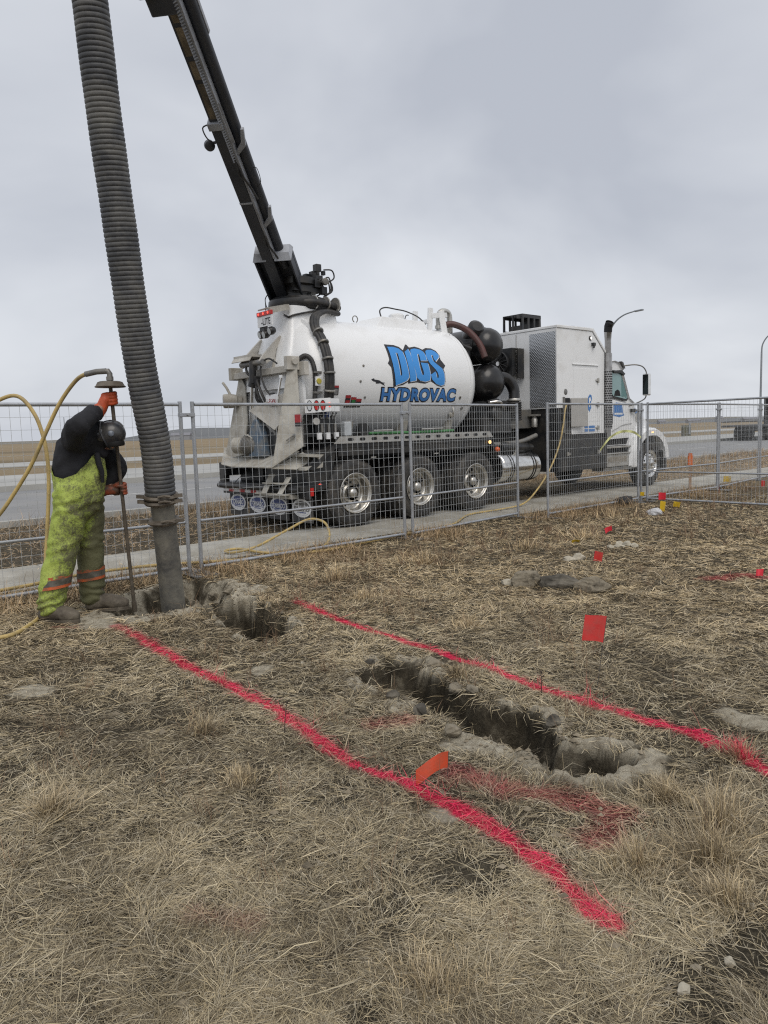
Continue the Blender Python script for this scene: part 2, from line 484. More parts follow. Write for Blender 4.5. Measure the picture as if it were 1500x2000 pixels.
MUDP = [(-0.791, 4.556, 0.10), (-2.115, 4.242, 0.13), (0.165, 2.70, 0.085), (1.735, 3.475, 0.14), (-2.0, 5.95, 0.18), (-1.75, 6.05, 0.14), (-1.45, 7.0, 0.22), (-1.66, 7.38, 0.18), (-2.3, 6.2, 0.2), (-2.45, 6.0, 0.15),
        (0.62, 3.12, 0.10), (0.05, 3.80, 0.08), (-0.2, 4.22, 0.09), (0.42, 3.30, 0.16), (-1.58, 6.62, 0.12), (-1.3, 6.95, 0.2), (-2.35, 5.9, 0.25)]

def paint_mask(x, y):
    """1 = sprayed fluorescent pink, second value = thin dark red overspray"""
    nz = fbm(x, y, 0.07, 3, 3)
    da = seg_dist(x, y, LINE_A); db = seg_dist(x, y, LINE_B)
    wa = 0.019 + 0.012 * vnoise(x, y, 0.3, 9) + 0.0045 * np.clip(y - 2.0, 0, 3); wb = 0.024 + 0.014 * vnoise(x, y, 0.3, 10)
    fade_a = sstep(5.9, 4.9, y); fade_b = sstep(6.5, 5.9, y)
    m = np.maximum(sstep(1.3, 0.75, da / wa + (nz - 0.5) * 1.9) * (0.35 + 0.65 * fade_a), sstep(1.3, 0.75, db / wb + (nz - 0.5) * 1.9) * (0.35 + 0.65 * fade_b))
    haze_ = np.maximum(sstep(2.6, 1.0, da / wa), sstep(2.4, 1.0, db / wb)) * 0.14
    ov = haze_
    for pts, w, s in OVER:
        ov = np.maximum(ov, sstep(1.3, 0.2, seg_dist(x, y, pts) / w + (nz - 0.5) * 1.1) * s)
    return m, ov

def ground_shape(x, y):
    """height, mud cover (pale dried slurry), dug (bare wall/floor)"""
    u, v = to_uv(x, y)
    near = sstep(-1.15, -2.2, v)                       # tussocky only on the field side of the pavement
    z = near * (0.050 * (fbm(x, y, 1.1, 20, 3) - 0.5) + 0.045 * (fbm(x, y, 0.22, 25, 3) - 0.5))
    mud = np.zeros(np.shape(x)); dug = np.zeros(np.shape(x))
    wob = (fbm(x, y, 0.16, 30, 3) - 0.5) * 0.14
    wob2 = (fbm(x, y, 0.07, 34, 3, 0.6) - 0.5)
    for poly, dep, edge, rim in ((TRENCH, 0.29, 0.17, 0.10), (HOLE2, 0.55, 0.11, 0.08), (HOLE1, 0.24, 0.17, 0.12)):
        sd = poly_sd(x, y, poly) + wob * 1.0 + wob2 * 0.10 + (0.05 if poly is HOLE2 else 0.02)
        k = sstep(-0.015, edge, sd)
        lump = 0.45 + 1.1 * fbm(x, y, 0.26, 38, 3)
        z = z - dep * k * lump + sstep(0.0, 0.25, k) * (wob2 * 0.17 + (fbm(x, y, 0.045, 36, 3, 0.7) - 0.5) * 0.09)
        dug = np.maximum(dug, sstep(0.0, 0.04, sd))
        if True:
            r_ = sstep(-rim, -0.01, sd) * (1 - k)
            patch = sstep(0.47, 0.57, fbm(x, y, 0.20, 42, 4, 0.6) + 0.0)
            z = z + 0.022 * r_ * patch + 0.05 * r_ * patch * wob2
            mud = np.maximum(mud, sstep(-rim, -rim * 0.55, sd) * sstep(0.035, -0.005, sd) * patch * 1.1)
    # scooped bowl at the near end of the trench, ringed with pale clay
    rn = np.hypot((x - 0.85) / 0.215, (y - 3.075) / 0.145) + wob * 1.6 + wob2 * 0.35
    kb = sstep(1.08, 0.45, rn)
    z = z - 0.22 * kb + kb * wob2 * 0.06 - 0.10 * sstep(0.07, 0.03, np.hypot(x - 0.86, (y - 3.0) * 1.3))
    dug = np.maximum(dug, sstep(1.0, 0.88, rn))
    ring = sstep(1.7, 1.4, rn) * sstep(0.84, 0.98, rn) * sstep(0.34, 0.46, fbm(x, y, 0.16, 47, 4, 0.6) + 0.08)
    z = z + 0.035 * ring + 0.05 * ring * wob2
    mud = np.maximum(mud, ring)
    floor_ = sstep(0.75, 0.5, rn) * sstep(0.45, 0.6, fbm(x, y, 0.12, 49, 3)) * 0.8
    for cx, cy, r in MUDP:
        d = np.hypot(x - cx, (y - cy)) / r + (fbm(x, y, 0.12, 50, 3) - 0.5) * 1.3
        mud = np.maximum(mud, sstep(1.05, 0.75, d))
    d1 = poly_sd(x, y, HOLE1)
    mud = np.maximum(mud, sstep(-0.2, 0.1, d1) * sstep(0.36, 0.50, fbm(x, y, 0.18, 55, 4, 0.6)))
    mud = np.maximum(mud * (1 - dug * np.where(d1 > 0.0, 0.25, 0.85)), floor_)
    return z, np.clip(mud, 0, 1), dug

def axis_grid(lo, hi, fine, mid, mid_hi, outer):
    a = list(np.arange(lo, hi, fine)); 
    b = list(np.arange(hi, mid_hi, mid))
    return a + b
gx = sorted(set([-3000, -1500, -800, -400, -200, -120, -80, -50, -35, -25, -18, -14, -11, -9, -7.5, -6.5, -5.8] + list(np.round(np.arange(-5.2, -3.3, 0.08), 4)) +
                list(np.round(np.arange(-3.3, -0.3, 0.018), 4)) + list(np.round(np.arange(-0.3, 1.3, 0.011), 4)) + list(np.round(np.arange(1.3, 2.3, 0.018), 4)) + list(np.round(np.arange(2.3, 9.5, 0.07), 4)) + [10, 11, 12.5, 14, 16, 19, 23, 28, 35, 45, 60, 80, 120, 200, 400, 800, 1500, 3000]))
gy = sorted(set([-600, -100, -30, -10, -4, -1, 0.5, 1.0] + list(np.round(np.arange(1.3, 2.75, 0.018), 4)) + list(np.round(np.arange(2.75, 4.75, 0.011), 4)) + list(np.round(np.arange(4.75, 7.8, 0.018), 4)) + list(np.round(np.arange(7.8, 17.5, 0.08), 4)) +
                [18, 19, 20.5, 22, 24, 27, 30, 35, 42, 50, 60, 80, 110, 160, 250, 400, 700, 1200, 2000, 3500, 6000]))
GX, GY = np.meshgrid(np.array(gx), np.array(gy), indexing='ij')
GZ, GMUD, GDUG = ground_shape(GX, GY)
near_area = (np.abs(GX) < 30) & (GY < 60) & (GY > -5)
GZ = np.where(near_area, GZ, 0.0)
PA, PO = paint_mask(GX, GY)
nx_, ny_ = GX.shape
co = np.stack([GX, GY, GZ], -1).reshape(-1, 3)
ii = np.arange(nx_ * ny_).reshape(nx_, ny_)
fq = np.stack([ii[:-1, :-1], ii[1:, :-1], ii[1:, 1:], ii[:-1, 1:]], -1).reshape(-1, 4)
def mesh_np(name, co, faces, nper):
    me = bpy.data.meshes.new(name)
    me.vertices.add(len(co)); me.vertices.foreach_set('co', np.ascontiguousarray(co, dtype=np.float32).ravel())
    me.loops.add(faces.size); me.loops.foreach_set('vertex_index', faces.ravel().astype(np.int32))
    me.polygons.add(len(nper))
    st = np.concatenate([[0], np.cumsum(nper)[:-1]]).astype(np.int32)
    me.polygons.foreach_set('loop_start', st)
    me.update(calc_edges=True)
    me.validate()
    return me
gme = mesh_np('ground', co, fq, np.full(len(fq), 4))
gme.shade_smooth()
for nm, ar in (('mud', GMUD), ('dug', GDUG), ('paint', PA), ('over', PO)):
    at = gme.attributes.new(nm, 'FLOAT', 'POINT'); at.data.foreach_set('value', np.ascontiguousarray(ar, dtype=np.float32).ravel())

def ground_material():
    m = bpy.data.materials.new('dry_prairie_soil'); m.use_nodes = True
    t = m.node_tree; b = t.nodes['Principled BSDF']; b.inputs['Roughness'].default_value = 0.95; b.inputs['Specular IOR Level'].default_value = 0.15
    tc = t.nodes.new('ShaderNodeTexCoord')
    def noise(sc, det=6, rough=0.6):
        n = t.nodes.new('ShaderNodeTexNoise'); n.inputs['Scale'].default_value = sc; n.inputs['Detail'].default_value = det; n.inputs['Roughness'].default_value = rough
        t.links.new(tc.outputs['Object'], n.inputs['Vector']); return n.outputs[0]
    def ramp(f, stops):
        r = t.nodes.new('ShaderNodeValToRGB')
        while len(r.color_ramp.elements) < len(stops): r.color_ramp.elements.new(0.5)
        for e, (p, c) in zip(r.color_ramp.elements, stops): e.position = p; e.color = (*c, 1)
        t.links.new(f, r.inputs[0]); return r.outputs[0]
    def mix(f, a, c):
        n = t.nodes.new('ShaderNodeMix'); n.data_type = 'RGBA'
        if isinstance(f, float): n.inputs[0].default_value = f
        else: t.links.new(f, n.inputs[0])
        for s_, i in ((a, 6), (c, 7)):
            if isinstance(s_, tuple): n.inputs[i].default_value = (*s_, 1)
            else: t.links.new(s_, n.inputs[i])
        return n.outputs[2]
    def attr(n_):
        a = t.nodes.new('ShaderNodeAttribute'); a.attribute_name = n_; return a.outputs['Fac']
    soil = ramp(noise(5.0), [(0.3, (0.042, 0.036, 0.026)), (0.55, (0.082, 0.070, 0.050)), (0.75, (0.15, 0.128, 0.09))])
    soil = mix(ramp(noise(60, 4), [(0.4, (0, 0, 0)), (0.65, (0.55, 0.55, 0.55))]), soil, (0.19, 0.162, 0.112))
    # far fields: dry stubble in broad bands
    geo = t.nodes.new('ShaderNodeNewGeometry'); sp = t.nodes.new('ShaderNodeSeparateXYZ'); t.links.new(geo.outputs['Position'], sp.inputs[0])
    mp = t.nodes.new('ShaderNodeMapping'); mp.inputs['Rotation'].default_value = (0, 0, -ANG); mp.inputs['Scale'].default_value = (0.006, 0.035, 1)
    t.links.new(geo.outputs['Position'], mp.inputs['Vector'])
    nb = t.nodes.new('ShaderNodeTexNoise'); nb.inputs['Scale'].default_value = 1.0; nb.inputs['Detail'].default_value = 8; nb.inputs['Roughness'].default_value = 0.65
    t.links.new(mp.outputs[0], nb.inputs['Vector'])
    field = ramp(nb.outputs[0], [(0.33, (0.155, 0.125, 0.083)), (0.5, (0.27, 0.215, 0.138)), (0.66, (0.215, 0.157, 0.10))])
    mr = t.nodes.new('ShaderNodeMapRange'); mr.inputs['From Min'].default_value = 12; mr.inputs['From Max'].default_value = 22
    t.links.new(sp.outputs['Y'], mr.inputs['Value'])
    base = mix(mr.outputs[0], soil, field)
    wall = ramp(noise(9.0, 7, 0.65), [(0.32, (0.030, 0.025, 0.017)), (0.52, (0.075, 0.063, 0.044)), (0.70, (0.20, 0.175, 0.128))])
    base = mix(attr('dug'), base, wall)
    mudc = ramp(noise(14.0, 6), [(0.28, (0.18, 0.15, 0.105)), (0.40, (0.42, 0.37, 0.28)), (0.60, (0.62, 0.565, 0.445))])
    base = mix(attr('mud'), base, mudc)
    base = mix(attr('over'), base, (0.26, 0.05, 0.05))
    base = mix(attr('paint'), base, (0.78, 0.035, 0.10))
    t.links.new(base, b.inputs['Base Color'])
    bu = t.nodes.new('ShaderNodeBump'); bu.inputs['Strength'].default_value = 1.0; bu.inputs['Distance'].default_value = 0.04
    t.links.new(noise(42.0, 9, 0.75), bu.inputs['Height']); t.links.new(bu.outputs[0], b.inputs['Normal'])
    return m
gme.materials.append(ground_material())
ground = bpy.data.objects.new('ground', gme); COL.objects.link(ground)
tag(ground, 'dry grassy field with dug holes and pink sprayed lines', 'ground', kind='structure')

# ------------------------------------------------------------------ pavement, road, kerbs
def strip(name, v0, v1, z0, z1, m, u0=-400, u1=600, label=None):
    b = MB()
    b.hexa([site(u0, v0, z0), site(u1, v0, z0), site(u1, v1, z0), site(u0, v1, z0)], [site(u0, v0, z1), site(u1, v0, z1), site(u1, v1, z1), site(u0, v1, z1)])
    o = b.build(name, m)
    tag(o, label, kind='structure')
    return o
M_conc = mat('concrete_pavement', (0.40, 0.385, 0.34), 0.85, var=0.13, scale=1.6, dirt=(0.24, 0.215, 0.165), dirt_amt=0.75, dirt_scale=1.1, bump=0.25, bump_scale=30)
M_asph = mat('asphalt', (0.225, 0.228, 0.232), 0.9, var=0.10, scale=0.6, dirt=(0.29, 0.28, 0.26), dirt_amt=0.6, dirt_scale=0.35, bump=0.2, bump_scale=60)
M_kerb = mat('kerb_concrete', (0.36, 0.355, 0.33), 0.85, var=0.1, scale=0.8)
M_median = mat('median_concrete', (0.36, 0.36, 0.345), 0.9, var=0.1, scale=0.3)
pav = empty('pavement'); tag(pav, 'pale concrete footpath slabs under the truck wheels', 'pavement', kind='structure')
slab0 = None
for i in range(-8, 16):
    u0, u1 = i * 1.52 + 0.006, (i + 1) * 1.52 - 0.006
    if slab0 is None:
        b = MB(); b.box((0, -0.98, -0.12), (1.508, 0.48, 0.0)); slab0 = b.build('paving_slab', M_conc, pav, bevel=0.008)
        o = slab0
    else:
        o = slab0.copy(); COL.objects.link(o); o.parent = pav
    o.location = site(u0, 0, 0.012 + random.uniform(-0.002, 0.002)); o.rotation_euler = (0, 0, ANG)
strip('road', 5.4, 15.2, -0.1, 0.03, M_asph, label='grey asphalt road beyond the truck')
strip('near_kerb', 5.15, 5.4, -0.1, 0.11, M_kerb, label='concrete kerb along the near road edge')
strip('far_kerb', 15.2, 15.6, -0.1, 0.20, M_kerb, label='concrete kerb along the far road edge')
strip('median', 15.6, 23.5, -0.1, 0.19, M_median, label='pale concrete median across the road')
strip('service_road', 40.0, 50.0, -0.1, 0.05, M_median, label='pale far road across the fields')
M_lane = mat('road_line_paint', (0.55, 0.55, 0.53), 0.8, var=0.15, scale=3)
lm = empty('lane_marking'); tag(lm, 'worn white dashes painted on the road', 'marking', kind='structure')
for i in range(-6, 30):
    b = MB(); p = [site(i * 6, 10.2, 0.034), site(i * 6 + 3, 10.2, 0.034), site(i * 6 + 3, 10.33, 0.034), site(i * 6, 10.33, 0.034)]
    b.add(p, [(0, 1, 2, 3)]); b.build('dash', M_lane, lm, recalc=False)

# distant hills, and small far things
def hill(name, pts, y, m, label):
    b = MB(); n = len(pts)
    vs = []
    for x, h in pts: vs += [(x, y - 120, -1), (x, y, h), (x, y + 160, -1)]
    fs = []
    for i in range(n - 1):
        a = i * 3
        fs += [(a, a + 3, a + 4, a + 1), (a + 1, a + 4, a + 5, a + 2)]
    b.add(vs, fs)
    o = b.build(name, m, smooth=180); tag(o, label, kind='structure'); return o
M_hill = mat('far_grass_hill', (0.16, 0.145, 0.115), 0.95, var=0.2, scale=0.01)
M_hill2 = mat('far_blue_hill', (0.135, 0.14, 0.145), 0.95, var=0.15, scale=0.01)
hill('hills', [(-1400 + 70 * i, 3 + 8 * float(vnoise(i * 1.0, 0.5, 2.2, 5))) for i in range(50)], 1500, M_hill, 'low brown ridge along the horizon')
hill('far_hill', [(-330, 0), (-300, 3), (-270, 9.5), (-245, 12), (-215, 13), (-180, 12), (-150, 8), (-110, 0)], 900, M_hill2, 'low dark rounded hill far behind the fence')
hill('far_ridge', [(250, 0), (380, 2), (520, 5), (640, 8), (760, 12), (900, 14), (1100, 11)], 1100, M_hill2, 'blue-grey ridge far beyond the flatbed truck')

# ================================================================== HYDROVAC TRUCK (local axes: x forward, y to the far side, z up)
truck = empty('vacuum_truck', (OX, OY, 0.012), ANG)
tag(truck, 'white vacuum excavation truck with raised black boom parked behind the fence', 'truck')

# frame and axles
b = MB()
b.box((-0.7, 0.83, 0.72), (9.0, 0.91, 1.0)); b.box((-0.7, 1.53, 0.72), (9.0, 1.61, 1.0))
for x in (-0.5, 0.69, 2.07, 3.3, 4.4, 5.6, 6.6): b.box((x - 0.05, 0.91, 0.78), (x + 0.05, 1.53, 0.95))
b.build('chassis_frame', M_black, truck, bevel=0.008)
for x in (0, 1.38, 2.76):
    b = MB(); b.lathe([(0.07, 0.3), (0.07, 0.9), (0.2, 1.05), (0.24, 1.22), (0.2, 1.39), (0.07, 1.54), (0.07, 2.14)], (x, 0, 0.52), (0, 1, 0), 16)
    b.build('axle', M_black, truck, smooth=40)
b = MB(); b.box((8.72, 0.3, 0.42), (8.86, 2.14, 0.54)); b.build('axle', M_black, truck)

# wheels
def tyre_mesh():
    p = [(0.292, 0.03), (0.33, 0.012), (0.40, 0.0), (0.455, 0.004), (0.485, 0.018), (0.497, 0.03), (0.505, 0.045), (0.516, 0.052), (0.521, 0.066)]
    for k in range(4):
        y = 0.07 + k * 0.043
        p += [(0.522, y + 0.004), (0.522, y + 0.030), (0.507, y + 0.033), (0.507, y + 0.041)]
    p += [(0.521, 0.245), (0.505, 0.262), (0.485, 0.272), (0.455, 0.283), (0.40, 0.286), (0.33, 0.275), (0.292, 0.255)]
    b = MB(); b.lathe(p, (0, 0, 0), (0, 1, 0), 56, caps=False)
    # shoulder lugs and raised sidewall rings
    for k in range(44):
        a = 2 * math.pi * k / 44
        for y0, y1 in ((0.040, 0.068), (0.222, 0.252)):
            c, s = math.cos(a), math.sin(a); t = Vector((-s, 0, c)); r = Vector((c, 0, s))
            q = [r * 0.500 - t * 0.022, r * 0.500 + t * 0.022, r * 0.527 + t * 0.020, r * 0.527 - t * 0.020]
            b.hexa([p_ + Vector((0, y0, 0)) for p_ in q], [p_ + Vector((0, y1, 0)) for p_ in q])
    for rr in (0.36, 0.43):
        b.lathe([(rr - 0.006, 0.006), (rr, -0.001), (rr + 0.006, 0.004)], (0, 0, 0), (0, 1, 0), 56, caps=False)
    return b
def drive_wheel(x, near=True):
    b = MB()
    b.lathe([(0.296, 0.030), (0.312, 0.012), (0.314, 0.0), (0.306, -0.004), (0.297, 0.004), (0.291, 0.022), (0.272, 0.036), (0.268, 0.10), (0.262, 0.158), (0.245, 0.172),
             (0.16, 0.178), (0.150, 0.172), (0.146, 0.15), (0.12, 0.13), (0.115, 0.09)], (0, 0, 0), (0, 1, 0), 44, caps=False)
    w = b.build('wheel', M_dchrome, truck, smooth=35)
    b = MB()
    for k in range(10):
        a = 2 * math.pi * k / 10 + 0.1; c, s = math.cos(a) * 0.168, math.sin(a) * 0.168
        b.lathe([(0.0, -0.03), (0.013, -0.03), (0.016, -0.022), (0.016, 0.0)], (c, 0.175, s), (0, 1, 0), 6)
    b.build('lug_nuts', M_steel, w, smooth=30, kind='stuff')
    b = MB(); b.lathe([(0.0, 0.028), (0.035, 0.032), (0.066, 0.047), (0.08, 0.075), (0.082, 0.135)], (0, 0, 0), (0, 1, 0), 24)
    b.build('hub_cap', M_dchrome, w, smooth=60)
    for k in range(5):
        a = 2 * math.pi * k / 5 + 0.45
        b = MB(); b.lathe([(0.0, -0.004), (0.030, -0.004), (0.033, 0.01)], (math.cos(a) * 0.215, 0.174, math.sin(a) * 0.215), (0, 1, 0), 14)
        b.build('vent_hole', M_dark, w)
    t1 = TYRE.copy(); COL.objects.link(t1); t1.parent = w
    t2 = TYRE.copy(); COL.objects.link(t2); t2.parent = w; t2.location = (0, 0.335, 0)
    return w
TYRE = tyre_mesh().build('tyre', M_rubber, None, smooth=30)
dw = drive_wheel(0)
index_children()
dw.location = (0, 0, 0.52)
spots = [(1.38, 0), (2.76, 0), (0, 1), (1.38, 1), (2.76, 1)]
for k, (x, far) in enumerate(spots):
    c = copy_tree(dw, truck); c.location = (x, 2.44 if far else 0.0, 0.52)
    c.rotation_euler = (0, 0.5 * k, math.pi if far else 0) if not far else (0, 0.4 * k, math.pi)
# steer wheels
b = MB()
b.lathe([(0.296, 0.03), (0.313, 0.012), (0.313, -0.002), (0.300, 0.002), (0.288, 0.022), (0.275, 0.036), (0.25, 0.042), (0.225, 0.020), (0.15, -0.005), (0.13, -0.012), (0.10, -0.015), (0.095, -0.04), (0.06, -0.055), (0.0, -0.058)], (0, 0, 0), (0, 1, 0), 44, caps=False)
sw = b.build('wheel', M_chrome, truck, smooth=40)
for k in range(10):
    a = 2 * math.pi * k / 10
    b = MB(); b.lathe([(0.0, -0.065), (0.012, -0.06), (0.020, -0.03), (0.024, 0.0)], (math.cos(a) * 0.165, 0.0, math.sin(a) * 0.165), (0, 1, 0), 8)
    b.build('lug_nut', M_chrome, sw, smooth=50)
    b = MB(); b.lathe([(0.0, -0.002), (0.020, -0.002), (0.022, 0.02)], (math.cos(a + .31) * 0.225, 0.018, math.sin(a + .31) * 0.225), (0, 1, 0), 12)
    b.build('vent_hole', M_dark, sw)
t1 = TYRE.copy(); COL.objects.link(t1); t1.parent = sw
index_children()
sw.location = (8.79, 0.03, 0.52)
c = copy_tree(sw, truck); c.location = (8.79, 2.41, 0.52); c.rotation_euler = (0, 0.2, math.pi)
bpy.data.objects.remove(TYRE)

# fenders over the drive axles
for y0, y1, nm in ((0.0, 0.62, 'near'), (1.82, 2.44, 'far')):
    b = MB()
    prof = [(-0.87, 0.93), (-0.36, 1.285), (3.16, 1.285), (3.50, 0.95), (3.42, 0.95), (3.10, 1.20), (2.95, 1.215), (-0.34, 1.215), (-0.78, 0.90)]
    b.prism(prof, 'y', y0 + 0.01, y1)
    b.build('fender', M_black, truck, bevel=0.01)
    b = MB(); b.box((-0.30, y0 + 0.018 if nm == 'near' else y1 - 0.03, 1.10), (3.10, y0 + 0.03 if nm == 'near' else y1 - 0.018, 1.225)); b.build('fender_skirt', M_black, truck)
b = MB(); b.prism([(-0.40, 1.287), (-0.27, 1.395), (3.13, 1.395), (3.22, 1.287)], 'y', -0.012, 0.0); b.box((-0.27, 0.0, 1.383), (3.13, 0.34, 1.395))
cw = b.build('catwalk_rail', M_alu, truck)
for k in range(14):
    x = -0.08 + k * 0.236
    b = MB(); b.prism([(x - 0.055, 1.338), (x - 0.04, 1.322), (x + 0.04, 1.322), (x + 0.055, 1.338), (x + 0.055, 1.352), (x + 0.04, 1.368), (x - 0.04, 1.368), (x - 0.055, 1.352)], 'y', -0.0145, -0.004)
    b.build('rail_slot', M_dark, cw)
b = MB(); b.lathe([(0, -0.02), (0.03, -0.015), (0.032, 0.0)], (3.12, -0.012, 1.20), (0, 1, 0), 14); b.build('marker_lamp', M_ambl, truck, smooth=50)
b = MB(); b.ball((3.32, -0.02, 1.06), 0.05, 12); b.build('marker_lamp', M_orng, truck, smooth=180)
for x in (0.33, 1.72): 
    b = MB(); b.box((x, 0.0, 1.045), (x + 0.10, 0.014, 1.065)); b.build('fender_bracket', M_alu, truck)
b = MB(); b.box((-0.6, 0.66, 1.0), (3.35, 0.70, 1.30)); b.box((-0.6, 0.70, 1.02), (3.35, 1.75, 1.28)); b.build('subframe', M_black, truck)

# debris tank
b = MB()
prof = [(0.0, -0.78), (0.25, -0.765), (0.5, -0.71), (0.72, -0.61), (0.88, -0.48), (0.965, -0.36), (0.998, -0.24), (1.0, -0.12), (1.0, 0.0)]
prof += [(1.0, 0.3 * k) for k in range(1, 10)]
prof += [(1.0, 2.86), (0.995, 2.95), (0.97, 3.03), (0.90, 3.13), (0.78, 3.22), (0.6, 3.30), (0.35, 3.36), (0.0, 3.39)]
b.lathe(prof, (0, TVC, TWC), (1, 0, 0), 96)
tank = b.build('tank', M_tank, truck, smooth=50)
b = MB(); b.lathe([(1.0, -0.34), (1.028, -0.335), (1.032, -0.30), (1.028, -0.26), (1.0, -0.255)], (0, TVC, TWC), (1, 0, 0), 96); b.build('door_ring', M_tank, tank, smooth=40)
b = MB(); b.lathe([(1.0, 2.90), (1.012, 2.905), (1.012, 2.95), (0.99, 2.955)], (0, TVC, TWC), (1, 0, 0), 96); b.build('weld_band', M_tank, tank, smooth=40)
# tank cradle and top gear
b = MB()
for x in (0.3, 1.5, 2.6): b.prism([(0.55, 1.28), (1.9, 1.28), (2.0, 1.62), (0.45, 1.62)], 'x', x - 0.06, x + 0.06)
b.build('tank_cradle', M_grime, truck)
b = MB(); b.hexa([(1.25, 0.85, 3.22), (2.5, 0.85, 3.22), (2.5, 1.6, 3.22), (1.25, 1.6, 3.22)], [(1.45, 0.92, 3.42), (2.46, 0.92, 3.40), (2.46, 1.52, 3.40), (1.45, 1.52, 3.42)])
b.build('top_cover', M_tank, truck, bevel=0.01)
b = MB(); b.lathe([(0.14, 0), (0.14, 0.09), (0.11, 0.115), (0.0, 0.12)], (1.95, 1.1, 3.40), (0, 0, 1), 20); b.build('top_port', M_tank, truck, smooth=40)
b = MB(); b.tube([(1.55, 1.05, 3.42), (1.52, 1.05, 3.54), (1.65, 1.05, 3.60), (1.9, 1.05, 3.59), (2.15, 1.05, 3.57), (2.4, 1.0, 3.48), (2.55, 0.98, 3.36)], 0.012, 8, smooth=5); b.build('control_cable', M_hose, truck, smooth=60)
b = MB(); b.tube([(2.1, 1.05, 3.41), (2.14, 1.05, 3.5), (2.2, 1.05, 3.51)], 0.009, 6, smooth=4); b.build('control_cable', M_hose, truck, smooth=60)
b = MB(); b.tube([(1.0 + 0.055 * math.cos(a), 1.1, 3.36 + 0.055 * math.sin(a)) for a in [i * math.pi / 8 for i in range(-3, 12)]], 0.009, 6); b.build('lifting_eye', M_steel, truck, smooth=60)
b = MB()
b.beam((2.62, 0.95, 3.25), (2.66, 0.95, 3.66), 0.05, 0.10); b.beam((2.62, 1.35, 3.25), (2.66, 1.35, 3.66), 0.05, 0.10)
b.beam((2.66, 0.93, 3.52), (3.05, 0.93, 3.56), 0.05, 0.09); b.beam((2.95, 0.86, 3.05), (2.88, 0.9, 3.62), 0.05, 0.11); b.beam((2.60, 0.95, 3.42), (2.62, 1.4, 3.42), 0.05, 0.08)
b.build('valve_bracket', M_tank, truck, bevel=0.006)
b = MB(); b.tube([(2.92, 1.0, 3.30), (2.92, 1.0, 3.52), (2.98, 1.0, 3.62), (3.10, 1.0, 3.64), (3.20, 1.0, 3.57), (3.21, 1.0, 3.25)], 0.055, 12, smooth=4)
b.lathe([(0.075, 0), (0.075, 0.05)], (2.92, 1.0, 3.32), (0, 0, 1), 14); b.lathe([(0.075, 0), (0.075, 0.04)], (3.21, 1.0, 3.40), (0, 0, 1), 14)
b.build('vent_pipe', M_alu, truck, smooth=40)
M_redhose = mat('dark_red_hose', (0.085, 0.03, 0.026), 0.5, var=0.2, dirt=(0.05, 0.045, 0.04), dirt_amt=0.6)
b = MB(); b.tube([(2.95, 0.92, 3.36), (3.1, 0.80, 3.38), (3.3, 0.62, 3.25), (3.42, 0.45, 3.0), (3.46, 0.36, 2.75)], 0.06, 12, smooth=6); b.build('suction_line', M_redhose, truck, smooth=60)
b = MB()
b.box((3.2, 0.55, 2.55), (3.27, 1.9, 3.0)); b.tube([(2.98, 0.5, 2.96), (3.08, 0.46, 2.92), (3.16, 0.44, 2.90)], 0.04, 10)
b.build('work_lamp', M_black, truck, smooth=40)
b = MB(); b.tube([(2.9, 0.72, 3.17), (2.99, 0.60, 3.10), (3.02, 0.5, 3.0), (3.04, 0.48, 2.94)], 0.008, 6, smooth=4); b.build('lamp_cable', M_hose, truck)
# front fittings on tank side
for (du, ds, r) in ((0.429, 0.189, 0.020), (0.346, -0.057, 0.020), (0.46, -0.306, 0.020), (2.66, -0.30, 0.028), (2.78, -0.50, 0.030)):
    a = ds; p = Vector((du, TVC - math.cos(a), TWC + math.sin(a))); n = Vector((0, -math.cos(a), math.sin(a)))
    b = MB(); b.lathe([(r, -0.005), (r, 0.008), (r * 0.72, 0.012), (r * 0.7, 0.006), (0, 0.006)], p, n, 16); b.build('sight_port', M_steel, tank, smooth=30)
b = MB(); a = -0.62; p = Vector((2.55, TVC - math.cos(a), TWC + math.sin(a))); n = Vector((0, -math.cos(a), math.sin(a)))
b.lathe([(0.05, 0), (0.05, 0.05), (0.03, 0.07), (0.0, 0.07)], p, n, 14); b.tube([p + n * 0.06, p + n * 0.1 + Vector((0, 0, 0.1)), p + n * 0.06 + Vector((0, 0, 0.18))], 0.02, 8, smooth=4)
b.build('side_valve', M_alu, tank, smooth=40)

